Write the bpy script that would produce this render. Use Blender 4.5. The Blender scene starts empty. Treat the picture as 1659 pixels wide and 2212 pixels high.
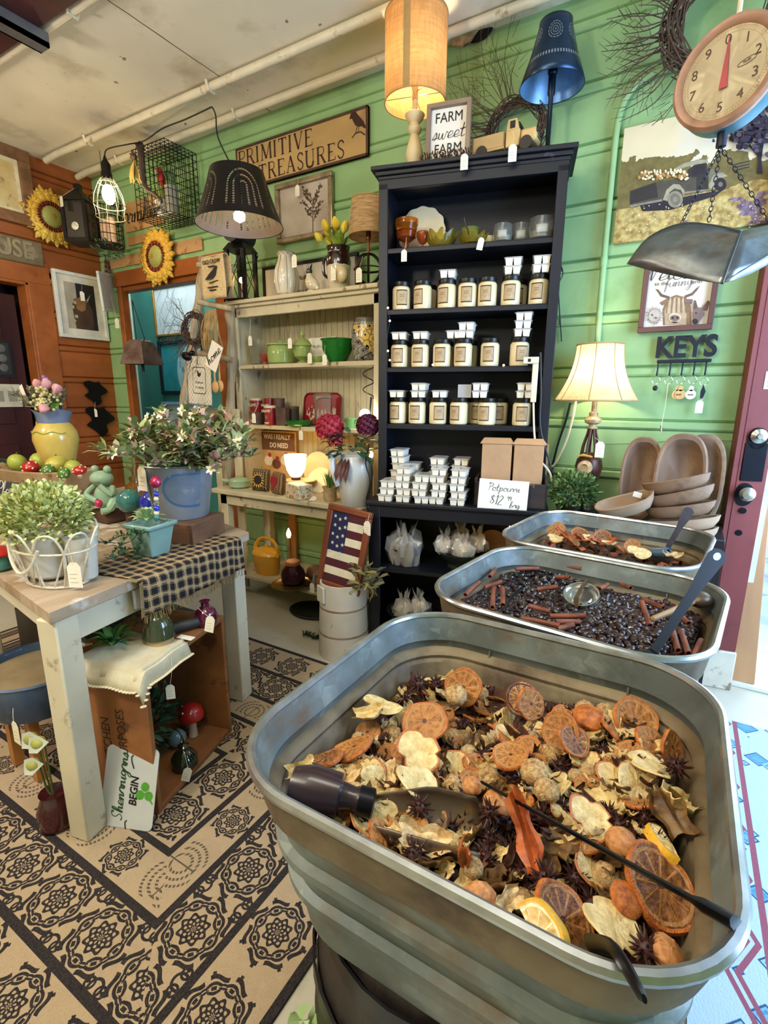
import bpy, math, random, ast
from mathutils import Vector as V, Matrix
D = bpy.data; SC = bpy.context.scene; COL = SC.collection; PI = math.pi
R = math.radians; sin, cos = math.sin, math.cos
random.seed(7)
rnd = random.uniform
# ------------------------------------------------------------------ camera
H = 1.32; FPX = 1080.0; CX, CY = 829.5, 1106.0
YAW, PIT, ROL = R(30.5), R(12.95), R(.32)
FW = V((-sin(YAW)*cos(PIT), cos(YAW)*cos(PIT), -sin(PIT)))
_r = V((cos(YAW), sin(YAW), 0)); _u = _r.cross(FW)
RT = _r*cos(ROL)+_u*sin(ROL); UP = _u*cos(ROL)-_r*sin(ROL)
CAM = V((0, 0, H))
cd = D.cameras.new('camera'); co = D.objects.new('camera', cd); COL.objects.link(co)
cd.sensor_fit = 'HORIZONTAL'; cd.sensor_width = 36; cd.lens = 36*FPX/1659
cd.clip_start = .02
co.matrix_world = Matrix((( RT.x, UP.x, -FW.x, 0), (RT.y, UP.y, -FW.y, 0), (RT.z, UP.z, -FW.z, H), (0, 0, 0, 1)))
SC.camera = co
# ------------------------------------------------------------------ world, lights, exposure
SC.view_settings.view_transform = 'Standard'; SC.view_settings.look = 'None'
SC.view_settings.gamma = 1; SC.view_settings.use_curve_mapping = False
SC.view_settings.exposure = 0.12
w = D.worlds.new('sky'); SC.world = w; w.use_nodes = True
bg = w.node_tree.nodes['Background']; bg.inputs[0].default_value = (.62, .80, 1, 1); bg.inputs[1].default_value = 2.2
def lamp(name, kind, loc, energy, color=(1, 1, 1), size=1, sy=None, aim=None, spread=None):
    l = D.lights.new(name, kind); l.energy = energy; l.color = color
    if kind == 'AREA':
        l.shape = 'RECTANGLE'; l.size = size; l.size_y = sy or size
        if spread: l.spread = spread
    elif kind == 'POINT': l.shadow_soft_size = size
    o = D.objects.new(name, l); COL.objects.link(o); o.location = loc
    if aim is not None:
        d = V(aim)-V(loc); o.rotation_euler = d.to_track_quat('-Z', 'Y').to_euler()
    return o
WARM = (1, .80, .52)
lamp('added_fill_panel', 'AREA', (-1.4, -.6, 2.95), 34, (1, .92, .80), 1.6, 1.0, (-1.5, .9, .6))  # unseen fill panel, added to brighten the room overall
lamp('added_fill_point', 'POINT', (-1.3, -.5, 2.25), 74, (1, .94, .84), .12)  # unseen fill point behind the camera, added to lift the ceiling
lamp('added_fill_point', 'POINT', (-3.3, .1, 2.2), 52, (1, .93, .82), .12)  # second added fill point, unseen, towards the orange wall
lamp('added_fill_panel', 'AREA', (-.3, .35, 2.98), 22, (1, .92, .80), 1.0, .7, (-.5, 1.2, 0))  # second added fill panel, unseen, above the tubs
lamp('added_cool_fill', 'AREA', (1.42, 1.5, 1.45), 105, (.40, .60, 1), 1.2, 1.8, (-.2, 2.3, .9))  # cool fill added from the right to tint green wall and tubs
lamp('doorway_daylight', 'AREA', (.95, 3.05, 1.3), 26, (.60, .76, 1), 1.0, 2.0, (.5, 1.0, .6))
lamp('back_room_light', 'AREA', (-4.3, 3.1, 2.75), 16, (.9, .96, 1), 1.0, .5, (-4.6, 3.5, 1.2))
# ------------------------------------------------------------------ pixel rays onto real planes
def ray(px, py): return FW+RT*((px-CX)/FPX)-UP*((py-CY)/FPX)
def ay(px, py, Y): d = ray(px, py); return CAM+d*(Y/d.y)
def ax(px, py, X): d = ray(px, py); return CAM+d*(X/d.x)
def az(px, py, Z): d = ray(px, py); return CAM+d*((Z-H)/d.z)
def apl(px, py, o, n): d = ray(px, py); return CAM+d*((V(o)-CAM).dot(n)/d.dot(n))
# ------------------------------------------------------------------ materials
def lin(c):
    if isinstance(c, str):
        c = [int(c[i:i+2], 16)/255 for i in (0, 2, 4)]
        return tuple(x/12.92 if x <= .04045 else ((x+.055)/1.055)**2.4 for x in c)
    return tuple(c)
class X:
    """arithmetic expressions compiled to Math nodes"""
    def __init__(s, nt, **env): s.nt = nt; s.env = env
    def m(s, op, *a):
        n = s.nt.nodes.new('ShaderNodeMath'); n.operation = op
        for i, q in enumerate(a):
            if isinstance(q, (int, float)): n.inputs[i].default_value = q
            else: s.nt.links.new(q, n.inputs[i])
        return n.outputs[0]
    def __call__(s, e, name=None):
        o = s.ev(ast.parse(e.strip(), mode='eval').body)
        if name: s.env[name] = o
        return o
    def ev(s, e):
        if isinstance(e, ast.Constant): return float(e.value)
        if isinstance(e, ast.Name): return s.env[e.id]
        if isinstance(e, ast.UnaryOp): return s.m('MULTIPLY', s.ev(e.operand), -1.0)
        if isinstance(e, ast.BinOp):
            return s.m({ast.Add: 'ADD', ast.Sub: 'SUBTRACT', ast.Mult: 'MULTIPLY', ast.Div: 'DIVIDE', ast.Mod: 'FLOORED_MODULO', ast.Pow: 'POWER'}[type(e.op)], s.ev(e.left), s.ev(e.right))
        f = {'sin': 'SINE', 'cos': 'COSINE', 'abs': 'ABSOLUTE', 'min': 'MINIMUM', 'max': 'MAXIMUM', 'sqrt': 'SQRT', 'atan2': 'ARCTAN2', 'lt': 'LESS_THAN', 'gt': 'GREATER_THAN', 'floor': 'FLOOR'}[e.func.id]
        return s.m(f, *[s.ev(a) for a in e.args])
def mixc(nt, f, a, b):
    n = nt.nodes.new('ShaderNodeMix'); n.data_type = 'RGBA'
    for q, i in ((f, 0), (a, 6), (b, 7)):
        if isinstance(q, (int, float)): n.inputs[i].default_value = q
        elif isinstance(q, (tuple, str)): n.inputs[i].default_value = (*lin(q)[:3], 1)
        else: nt.links.new(q, n.inputs[i])
    return n.outputs[2]
def noise_n(nt, co, scale, detail=4, rough=.55, st=(1, 1, 1)):
    n = nt.nodes.new('ShaderNodeTexNoise'); n.inputs['Scale'].default_value = scale
    n.inputs['Detail'].default_value = detail; n.inputs['Roughness'].default_value = rough
    mp = nt.nodes.new('ShaderNodeMapping'); mp.inputs['Scale'].default_value = st
    nt.links.new(co, mp.inputs[0]); nt.links.new(mp.outputs[0], n.inputs['Vector'])
    return n.outputs[0]
def ramp(nt, f, a, b):
    n = nt.nodes.new('ShaderNodeMapRange'); n.inputs[1].default_value = a; n.inputs[2].default_value = b
    nt.links.new(f, n.inputs[0]); return n.outputs[0]
MATS = {}
def mat(name, c, rough=.5, metal=0, var=.14, scale=9, bump=0, bs=60, c2=None, lo=.35, hi=.65, st=(1, 1, 1), emit=0, ec=None, trans=0, ior=1.45, coat=0, alpha=1, sub=0, worn=None, wl=.56, wh=.62, ws=14, wst=(1, 1, 1), paint=None):
    if name in MATS: return MATS[name]
    m = D.materials.new(name); m.use_nodes = True; nt = m.node_tree; b = nt.nodes['Principled BSDF']
    co = nt.nodes.new('ShaderNodeTexCoord').outputs['Object']
    c = lin(c); a1 = tuple(min(1, x*(1-var)) for x in c); a2 = lin(c2) if c2 else tuple(min(1, x*(1+var)) for x in c)
    col = mixc(nt, ramp(nt, noise_n(nt, co, scale, st=st), lo, hi), a1, a2)
    if worn: col = mixc(nt, ramp(nt, noise_n(nt, co, ws, 6, .6, wst), wl, wh), col, worn)
    if paint: col = paint(nt, co, col)
    nt.links.new(col, b.inputs['Base Color'])
    b.inputs['Roughness'].default_value = rough; b.inputs['Metallic'].default_value = metal; b.inputs['IOR'].default_value = ior
    b.inputs['Transmission Weight'].default_value = trans; b.inputs['Coat Weight'].default_value = coat; b.inputs['Alpha'].default_value = alpha
    if sub: b.inputs['Subsurface Weight'].default_value = sub; b.inputs['Subsurface Scale'].default_value = .01
    if emit: b.inputs['Emission Color'].default_value = (*lin(ec or c), 1); b.inputs['Emission Strength'].default_value = emit
    if bump:
        bn = nt.nodes.new('ShaderNodeBump'); bn.inputs['Strength'].default_value = bump; bn.inputs['Distance'].default_value = .004
        nt.links.new(noise_n(nt, co, bs, 3, .6, st), bn.inputs['Height']); nt.links.new(bn.outputs[0], b.inputs['Normal'])
    MATS[name] = m; return m
def shade_mat(name, c, e, rough=.9):
    """lamp shade cloth: diffuse plus translucent, lit by the bulb inside"""
    m = D.materials.new(name); m.use_nodes = True; nt = m.node_tree; nt.nodes.remove(nt.nodes['Principled BSDF'])
    co = nt.nodes.new('ShaderNodeTexCoord').outputs['Object']
    f = noise_n(nt, co, 90, 3, .6, (1, 1, .15)); f2 = noise_n(nt, co, 90, 3, .6, (.1, .1, 1))
    k = X(nt, a=f, b=f2)('(a+b)*.5')
    c = lin(c); col = mixc(nt, ramp(nt, k, .4, .6), tuple(x*.82 for x in c), tuple(min(1, x*1.1) for x in c))
    d = nt.nodes.new('ShaderNodeBsdfDiffuse'); t = nt.nodes.new('ShaderNodeBsdfTranslucent'); mx = nt.nodes.new('ShaderNodeMixShader'); mx.inputs[0].default_value = e
    nt.links.new(col, d.inputs[0]); nt.links.new(col, t.inputs[0]); nt.links.new(d.outputs[0], mx.inputs[1]); nt.links.new(t.outputs[0], mx.inputs[2])
    nt.links.new(mx.outputs[0], nt.nodes['Material Output'].inputs[0]); return m
# ------------------------------------------------------------------ mesh builder
def TR(loc=(0, 0, 0), rx=0, ry=0, rz=0, s=1):
    S = Matrix.Diagonal((s, s, s, 1)) if isinstance(s, (int, float)) else Matrix.Diagonal((*s, 1))
    return Matrix.Translation(V(loc)) @ Matrix.Rotation(rz, 4, 'Z') @ Matrix.Rotation(ry, 4, 'Y') @ Matrix.Rotation(rx, 4, 'X') @ S
def align(a, b):
    """matrix whose local Z runs from a to b"""
    a, b = V(a), V(b); q = (b-a).to_track_quat('Z', 'Y'); return Matrix.Translation(a) @ q.to_matrix().to_4x4()
def frame_m(o, x, z):
    """matrix with origin o, local X along x, local Z along z (made square)"""
    x = V(x).normalized(); y = V(z).cross(x).normalized(); z = x.cross(y)
    m = Matrix.Identity(4)
    for i, q in enumerate((x, y, z, V(o))):
        for j in range(3): m[j][i] = q[j]
    return m
def smooth_path(p, n=6):
    p = [V(q) for q in p]; out = []
    for i in range(len(p)-1):
        a, b, c, d = p[max(i-1, 0)], p[i], p[i+1], p[min(i+2, len(p)-1)]
        for k in range(n):
            t = k/n; out.append(.5*((2*b)+(c-a)*t+(2*a-5*b+4*c-d)*t*t+(3*b-a-3*c+d)*t**3))
    return out+[p[-1]]
class MB:
    def __init__(s): s.v = []; s.f = []; s.m = []
    def add(s, vs, fs, mi=0, M=None):
        b = len(s.v)
        s.v += [tuple(M @ V(p)) for p in vs] if M is not None else [tuple(p) for p in vs]
        for f in fs: s.f.append([i+b for i in f]); s.m.append(mi)
        return s
    def box(s, x0, x1, y0, y1, z0, z1, mi=0, M=None):
        return s.add([(x, y, z) for z in (z0, z1) for y in (y0, y1) for x in (x0, x1)],
                     [(0, 2, 3, 1), (4, 5, 7, 6), (0, 1, 5, 4), (2, 6, 7, 3), (0, 4, 6, 2), (1, 3, 7, 5)], mi, M)
    def grid(s, fn, nu, nv, mi=0, M=None, wu=False, wv=False):
        U = nu if wu else nu+1; W = nv if wv else nv+1
        vs = [fn(i/nu, j/nv) for j in range(W) for i in range(U)]
        fs = [(j*U+i, j*U+(i+1) % U, ((j+1) % W)*U+(i+1) % U, ((j+1) % W)*U+i) for j in range(nv) for i in range(nu)]
        return s.add(vs, fs, mi, M)
    def lathe(s, prof, n=24, mi=0, M=None, cap=True, warp=None):
        k = len(prof)
        def P(i, a):
            r, z = prof[i]
            p = (r*cos(a), r*sin(a), z)
            return warp(p, a, i) if warp else p
        vs = [P(i, 2*PI*j/n) for i in range(k) for j in range(n)]
        fs = [(i*n+j, i*n+(j+1) % n, (i+1)*n+(j+1) % n, (i+1)*n+j) for i in range(k-1) for j in range(n)]
        if cap:
            if prof[0][0] > 1e-5: fs.append(tuple(range(n-1, -1, -1)))
            if prof[-1][0] > 1e-5: fs.append(tuple(range((k-1)*n, k*n)))
        return s.add(vs, fs, mi, M)
    def cyl(s, r, z0, z1, n=20, mi=0, M=None): return s.lathe([(r, z0), (r, z1)], n, mi, M)
    def sphere(s, r, n=16, mi=0, M=None, sx=1, sy=1, sz=1, warp=None):
        k = max(5, n//2)
        prof = [(max(1e-6, r*sin(PI*i/k)), -r*cos(PI*i/k)*sz) for i in range(k+1)]
        return s.lathe([(p[0]*sx, p[1]) for p in prof], n, mi, M, False, warp)
    def tube(s, pts, r, n=6, mi=0, M=None, closed=False, flat=1):
        pts = [V(p) for p in pts]; k = len(pts); vs = []; up = None
        for i, p in enumerate(pts):
            a = pts[i-1] if (i or closed) else pts[0]; b = pts[(i+1) % k] if (i < k-1 or closed) else pts[-1]
            t = (b-a).normalized() if (b-a).length > 1e-9 else V((0, 0, 1))
            if up is None: up = t.orthogonal().normalized()
            up = (up-t*up.dot(t)); up = up.normalized() if up.length > 1e-6 else t.orthogonal().normalized()
            sd = t.cross(up); rr = r[i] if isinstance(r, (list, tuple)) else r
            vs += [p+(up*cos(2*PI*j/n)*flat+sd*sin(2*PI*j/n))*rr for j in range(n)]
        e = k if closed else k-1
        fs = [(i*n+j, i*n+(j+1) % n, ((i+1) % k)*n+(j+1) % n, ((i+1) % k)*n+j) for i in range(e) for j in range(n)]
        if not closed: fs += [tuple(range(n-1, -1, -1)), tuple(range((k-1)*n, k*n))]
        return s.add(vs, fs, mi, M)
    def prism(s, poly, h0, h1, mi=0, M=None, mi2=None):
        n = len(poly)
        s.add([(x, y, h0) for x, y in poly]+[(x, y, h1) for x, y in poly], [(i, (i+1) % n, n+(i+1) % n, n+i) for i in range(n)]+[tuple(range(n-1, -1, -1))], mi, M)
        return s.add([(x, y, h1) for x, y in poly], [tuple(range(n))], mi if mi2 is None else mi2, M)
    def profile(s, prof, a, b, mi=0, M=None):
        """profile of (y,z) points swept along x from a to b"""
        n = len(prof)
        return s.add([(a, y, z) for y, z in prof]+[(b, y, z) for y, z in prof], [(i, (i+1) % n, n+(i+1) % n, n+i) for i in range(n)]+[tuple(range(n-1, -1, -1)), tuple(range(n, 2*n))], mi, M)
    def mb(s, o, M=None, mi=None):
        b = len(s.v); s.v += [tuple(M @ V(p)) for p in o.v] if M is not None else o.v
        s.f += [[i+b for i in f] for f in o.f]; s.m += o.m if mi is None else [mi]*len(o.m); return s
    def build(s, name, mats, parent=None, loc=None, sharp=38, bevel=0, thick=0, sub=0):
        me = D.meshes.new(name); me.from_pydata(s.v, [], s.f)
        if not isinstance(mats, (list, tuple)): mats = [mats]
        for m in mats: me.materials.append(m)
        if len(mats) > 1: me.polygons.foreach_set('material_index', s.m)
        me.polygons.foreach_set('use_smooth', [True]*len(me.polygons)); me.update()
        me.set_sharp_from_angle(angle=R(sharp))
        o = D.objects.new(name, me); COL.objects.link(o)
        if parent is not None: o.parent = parent
        if loc is not None: o.location = loc
        if thick: q = o.modifiers.new('t', 'SOLIDIFY'); q.thickness = thick; q.offset = 0
        if bevel: q = o.modifiers.new('b', 'BEVEL'); q.width = bevel; q.segments = 2; q.limit_method = 'ANGLE'
        if sub: q = o.modifiers.new('s', 'SUBSURF'); q.levels = sub; q.render_levels = sub
        return o
def tag(o, label, cat, group=None, kind=None):
    o['label'] = label; o['category'] = cat
    if group: o['group'] = group
    if kind: o['kind'] = kind
    return o
def T(name, label, cat, loc=(0, 0, 0), rz=0, group=None, M=None):
    o = D.objects.new(name, None); COL.objects.link(o); o.empty_display_size = .02
    if M is not None: o.matrix_world = M
    else: o.location = loc; o.rotation_euler = (0, 0, rz)
    return tag(o, label, cat, group)
def S(o): o['kind'] = 'structure'; return o
def dup(root, loc=None, rz=None, label=None, group=None, M=None):
    r = root.copy(); COL.objects.link(r)
    if M is not None: r.matrix_world = M
    if loc is not None: r.location = loc
    if rz is not None: r.rotation_euler = (0, 0, rz)
    if label: r['label'] = label
    if group: r['group'] = group
    for ch in list(root.children):
        c = ch.copy(); COL.objects.link(c); c.parent = r
        for g in list(ch.children):
            d = g.copy(); COL.objects.link(d); d.parent = c
    return r
# ------------------------------------------------------------------ lettering
def text_mb(mb, s, size, M, mi=0, shear=0, depth=.0006, sx=1, bold=0):
    c = D.curves.new('t', 'FONT'); c.body = s; c.size = size; c.shear = shear; c.align_x = 'CENTER'; c.align_y = 'CENTER'; c.extrude = depth; c.offset = bold; c.resolution_u = 4; c.fill_mode = 'BOTH'
    o = D.objects.new('t', c); COL.objects.link(o); dg = bpy.context.evaluated_depsgraph_get()
    me = o.evaluated_get(dg).to_mesh()
    mb.add([(v.co.x*sx, v.co.y, v.co.z) for v in me.vertices], [tuple(p.vertices) for p in me.polygons], mi, M)
    o.evaluated_get(dg).to_mesh_clear(); D.objects.remove(o); D.curves.remove(c); return mb
SERIF = {  # strokes: (x0,y0,x1,y1,...) w ; thick .13 thin .05
 'P': (.62, [(.14, .12, 0, .12, 1), (.06, .12, .97, .42, .97, .58, .86, .58, .62, .42, .5, .12, .5)], [(0, 0, .26), (0, 1, .2)]),
 'R': (.74, [(.14, .12, 0, .12, 1), (.06, .12, .97, .42, .97, .56, .86, .56, .64, .42, .52, .12, .52), (.13, .36, .52, .68, 0)], [(0, 0, .26), (.58, 0, .8), (0, 1, .2)]),
 'I': (.3, [(.14, .13, 0, .13, 1)], [(0, 0, .26), (0, 1, .26)]),
 'M': (1., [(.06, .12, 0, .16, 1), (.14, .16, 1, .5, .06), (.06, .5, .06, .84, 1), (.14, .86, 1, .9, 0)], [(0, 0, .24), (.78, 0, 1.02), (.02, 1, .18), (.84, 1, 1)]),
 'T': (.72, [(.14, .36, 0, .36, 1), (.07, .02, .96, .7, .96), (.05, .03, .98, .03, .8), (.05, .69, .98, .69, .8)], [(.22, 0, .5)]),
 'V': (.78, [(.14, .1, 1, .4, .02), (.05, .4, .02, .7, 1)], [(0, 1, .24), (.58, 1, .8)]),
 'E': (.62, [(.14, .12, 0, .12, 1), (.06, .12, .96, .56, .96), (.06, .12, .52, .42, .52), (.06, .12, .03, .6, .03), (.05, .57, .98, .57, .82), (.05, .61, .02, .61, .2)], [(0, 0, .2), (0, 1, .2)]),
 'A': (.8, [(.05, .1, 0, .38, .98), (.14, .38, .98, .7, 0), (.05, .22, .36, .55, .36)], [(0, 0, .22), (.56, 0, .82)]),
 'S': (.56, [(.09, .5, .8, .42, .95, .22, .97, .08, .8, .14, .62, .42, .42, .5, .24, .4, .05, .2, .02, .06, .2)], []),
 'U': (.8, [(.14, .12, 1, .12, .3, .2, .06, .4, .0, .6, .07, .66, .3), (.05, .66, .3, .66, 1)], [(0, 1, .26), (.56, 1, .78)]),
}
def ribbon(mb, pts, w, M, mi, z=.0008):
    """flat stroke of width w in local XY"""
    pts = [V((*p, 0)) for p in pts]; n = len(pts); vs = []
    for i, p in enumerate(pts):
        t = (pts[min(i+1, n-1)]-pts[max(i-1, 0)]).normalized(); nn = V((-t.y, t.x, 0)); ww = (w[i] if isinstance(w, list) else w)/2
        vs += [p+nn*ww+V((0, 0, z)), p-nn*ww+V((0, 0, z))]
    return mb.add(vs, [(2*i, 2*i+1, 2*i+3, 2*i+2) for i in range(n-1)], mi, M)
def serif_mb(mb, s, h, M, mi=0, gap=.14, sx=1):
    x = 0
    for ch in s:
        if ch == ' ': x += .4; continue
        w, st, bars = SERIF[ch]
        for q in st:
            p = [((q[i]+x)*h*sx, q[i+1]*h) for i in range(1, len(q), 2)]
            if len(p) > 3: p = [(a.x, a.y) for a in smooth_path([(a, b, 0) for a, b in p], 5)]
            ribbon(mb, p, q[0]*h*(sx if len(p) == 2 else 1), M, mi)
        for a, y, b in bars: ribbon(mb, [((a+x)*h*sx, (y+(.02 if y == 0 else -.02))*h), ((b+x)*h*sx, (y+(.02 if y == 0 else -.02))*h)], .045*h, M, mi)
        x += w+gap
    return x*h*sx
_sc = '''a.5 .42 .4 .2 .48 .05 .3 0 .12 .05 .25 .2 .48 .4 .45 .42 .1 .6 .05
b.5 0 .1 .2 .5 .3 .9 .2 1 .12 .8 .1 .1 .25 0 .42 .15 .35 .4 .15 .35
c.45 .38 .4 .25 .48 .08 .3 .05 .1 .25 0 .5 .1
e.45 .02 .12 .35 .25 .35 .42 .2 .46 .08 .25 .15 .03 .5 .12
f.4 .02 .3 .3 .7 .32 .95 .2 .95 .15 .5 .14 -.35 .22 -.4 .26 -.1 .2 .2 .42 .25
g.5 .42 .4 .2 .48 .06 .3 .14 .08 .3 .15 .42 .42 .4 -.2 .22 -.42 .1 -.28 .5 .1
h.55 0 .15 .22 .6 .25 .95 .12 .9 .08 0 .2 .35 .35 .42 .38 .05 .55 .1
i.3 .05 .2 .14 .46 .12 .1 .2 .02 .32 .12
k.5 0 .1 .2 .55 .22 .95 .1 .9 .08 0 .2 .35 .38 .4 .15 .25 .4 0 .5 .1
l.3 0 .15 .2 .6 .22 .98 .1 .9 .1 .1 .3 .1
m.75 0 .3 .08 .44 .08 0 .2 .4 .32 .42 .32 0 .45 .4 .58 .42 .6 .05 .78 .12
n.55 0 .3 .08 .44 .08 0 .2 .38 .35 .42 .38 .05 .55 .12
o.5 .3 .46 .12 .42 .06 .15 .22 0 .4 .15 .36 .42 .22 .42 .52 .36
p.5 .05 .3 .1 .46 .06 -.4 .12 .3 .3 .45 .4 .2 .25 0 .1 .08
r.4 0 .2 .1 .48 .16 .38 .3 .4 .26 .08 .42 .1
s.4 0 .05 .2 .48 .28 .2 .15 0 .04 .08 .42 .12
t.4 .18 .9 .15 .5 -.02 .52 .36 .56 .15 .48 .14 .1 .22 .02 .4 .12
u.5 .05 .42 .06 .1 .2 .02 .35 .15 .4 .44 .38 .08 .52 .1
w.65 .04 .42 .06 .08 .2 .04 .3 .4 .32 .06 .48 .04 .56 .45 .66 .38
y.5 .05 .42 .1 .12 .28 .12 .4 .42 .36 -.25 .18 -.42 .1 -.25 .5 .12
S.65 .05 .1 .3 .02 .5 .25 .2 .6 .25 .92 .5 1 .55 .8
P.6 .2 0 .25 1 .05 .85 .3 1.02 .58 .85 .5 .55 .22 .48
W.9 .02 .95 .15 1 .2 .05 .45 .7 .55 .05 .8 1 .9 .9
F.6 .0 .9 .2 1 .6 .95 .35 .95 .25 .2 .05 .02 .2 .5 .5 .52
C.6 .55 .8 .4 1 .1 .7 .1 .2 .35 0 .58 .2
$.5 .45 .75 .25 .9 .08 .7 .4 .35 .25 .08 .05 .25 .2 .5 .25 1
1.3 .08 .75 .2 .95 .18 0
2.5 .05 .75 .25 .95 .42 .7 .05 .02 .48 .02
9.45 .4 .75 .2 .95 .08 .7 .3 .55 .42 .8 .35 0
..2 .08 .04 .12 .04'''
SCRIPT = {}
for _l in _sc.split('\n'):
    _q = _l[1:].split(); SCRIPT[_l[0]] = [float(a) for a in _q]
def script_mb(mb, s, h, M, mi=0, w=.09, slant=.2, n=4):
    """handwriting strokes; centred on M"""
    x = 0; st = []
    for ch in s:
        if ch == ' ': x += .35; continue
        g = SCRIPT[ch]; p = [((g[i]+x+g[i+1]*slant)*h, g[i+1]*h, 0) for i in range(1, len(g), 2)]
        st.append(smooth_path(p, n)); x += g[0]
    off = V((-x*h/2, -.3*h, 0))
    for p in st:
        q = [((a+off).x, (a+off).y) for a in p]; k = len(q)
        ws = [w*h*(.55+.75*max(0, (q[max(i-1, 0)][1]-q[min(i+1, k-1)][1])/(abs(q[max(i-1, 0)][0]-q[min(i+1, k-1)][0])+abs(q[max(i-1, 0)][1]-q[min(i+1, k-1)][1])+1e-6))) for i in range(k)]
        ribbon(mb, q, ws, M, mi)
    return mb
# ================================================================== SETTING
YW, XL, ZC = 2.70, -4.354, 3.03
g_wall = mat('green_paint', '90B47A', .55, var=.08, scale=3, bump=.12, bs=30, worn='7CA066', ws=5, wl=.55, wh=.75)
o_wall = mat('orange_varnish', '985426', .42, var=.22, scale=3, bump=.15, bs=40, st=(1, .25, 1.5), worn='7A3A16', ws=2.5, wl=.5, wh=.75)
casing = mat('casing_varnish', '9A5524', .4, var=.2, scale=5, st=(.3, 1, 1), worn='6E3312', ws=4, wl=.52, wh=.72)
dark_door = mat('dark_door_varnish', '3A1610', .35, var=.3, scale=4, st=(1, 1, .2))
teal_wall = mat('teal_paint', '44867C', .55, var=.08, scale=4)
white_tr = mat('white_trim', 'D8D8C8', .5, var=.08, worn='B5AE98', ws=20, wl=.6, wh=.7)
def wall_profile(z0, z1, y):
    p = [(0, z0)]
    zs = .93+.2455*2
    for k in range(-6, 12):
        b = .928+.2455*k
        for dz, dy in ((-.004, 0), (0, .007), (.004, -.004), (.012, -.010), (.034, -.010), (.040, -.004), (.044, .006), (.047, -.003), (.050, .007), (.054, 0)):
            if z0 < b+dz < z1: p.append((dy, b+dz))
    p.append((0, z1))
    return [(y+a, b) for a, b in p]+[(y+.08, z1), (y+.08, z0)]
m = MB()
for x0, x1, z0, z1 in ((XL, -4.14, 0, ZC), (-4.14, -2.90, 2.19, ZC), (-2.90, .30, 0, ZC), (.30, 1.25, 2.12, ZC), (1.25, 1.6, 0, ZC)):
    m.profile(wall_profile(z0, z1, YW), x0, x1)
S(m.build('wall_back', g_wall, sharp=20))
ML = Matrix(((0, -1, 0, XL), (1, 0, 0, 0), (0, 0, 1, 0), (0, 0, 0, 1)))  # x->y ; y->-x
m = MB()
for y0, y1, z0, z1 in ((2.14, YW+.08, 0, ZC), (.9, 2.14, 2.13, ZC), (-2.6, .9, 0, ZC)):
    m.profile(wall_profile(z0, z1, 0), y0, y1, 0, ML)
S(m.build('wall_left', o_wall, sharp=20))
# room shell behind and beside the camera
m = MB(); m.box(1.5, 1.58, -2.6, .9, 0, ZC); m.box(1.5, 1.58, .9, 2.6, 2.4, ZC); m.box(1.5, 1.58, .9, 2.6, 0, .5); m.box(1.5, 1.58, 2.6, 2.78, 0, ZC)
S(m.build('wall_right', g_wall))
m = MB(); m.box(XL, 1.58, -2.68, -2.6, 0, ZC); S(m.build('wall_front', mat('cream_plaster', 'C9BFA0', .7)))
m = MB(); m.box(1.53, 1.55, .9, 2.6, .5, 2.4)
wn = MB(); 
for a, b in ((.9, .96), (2.54, 2.6), (1.72, 1.78)): wn.box(1.5, 1.57, a, b, .5, 2.4)
for a, b in ((.5, .56), (2.34, 2.4), (1.4, 1.44)): wn.box(1.5, 1.57, .9, 2.6, a, b)
S(wn.build('added_window', white_tr))  # unseen window frame, added to go with the cool fill
# ceiling, with stains and seams
def ceil_paint(nt, co, col):
    sx = nt.nodes.new('ShaderNodeSeparateXYZ'); nt.links.new(co, sx.inputs[0])
    e = X(nt, x=sx.outputs[0], y=sx.outputs[1], n=noise_n(nt, co, 1.2, 5), q=noise_n(nt, co, 9, 2))
    seam = e('max(lt(abs(x+2.42+(n-.5)*.04),.0035)*gt(n,.42), lt(abs(x+.35),.003))')
    col = mixc(nt, ramp(nt, noise_n(nt, co, 2.2, 6, .62), .52, .72), col, 'B5A684')
    col = mixc(nt, e('gt(q,.74)*.75'), col, '5A4A36')
    return mixc(nt, seam, col, '6B5C46')
m = MB(); m.box(XL, 1.58, -2.68, YW+.08, ZC, ZC+.08)
S(m.build('ceiling', mat('ceiling_paint', 'E4DBC2', .7, var=.08, scale=1.5, bump=.25, bs=7, paint=ceil_paint)))
# floor
m = MB(); m.box(-6.1, 1.58, -2.68, 3.56, -.06, 0)
S(m.build('floor', mat('floor_paint', 'BDB8A4', .5, var=.07, scale=3, worn='A39C84', ws=9, wl=.58, wh=.75, bump=.06)))
# ground and daylight beyond the doorway
m = MB(); m.box(.2, 6, YW+.1, 12, -.14, -.08)
S(m.build('ground_outside', mat('pale_paving', 'B9C6CC', .8, var=.25, scale=2, worn='8F8F96', ws=3)))
# conduits under the ceiling
pipe_m = mat('conduit_paint', 'D9CFB2', .4, var=.07, worn='A89874', ws=12, wl=.62, wh=.7)
for nm, y, z, x0, lab in (('trim_1', 2.30, 3.0, -4.24, 0), ('trim_2', 2.575, 3.0, -4.33, 1), ('trim_3', 1.605, 3.01, -4.34, 2)):
    m = MB(); m.tube([(x0, y, z-.01), (x0+.14, y, z), (1.5, y, z)], .022, 12)
    for k in range(5): m.tube([(x0+.55+k*1.2, y-.035, z+.02), (x0+.55+k*1.2, y-.02, z-.022), (x0+.55+k*1.2, y+.02, z-.022), (x0+.55+k*1.2, y+.035, z+.02)], .008, 6)
    S(m.build(nm, pipe_m))
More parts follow.
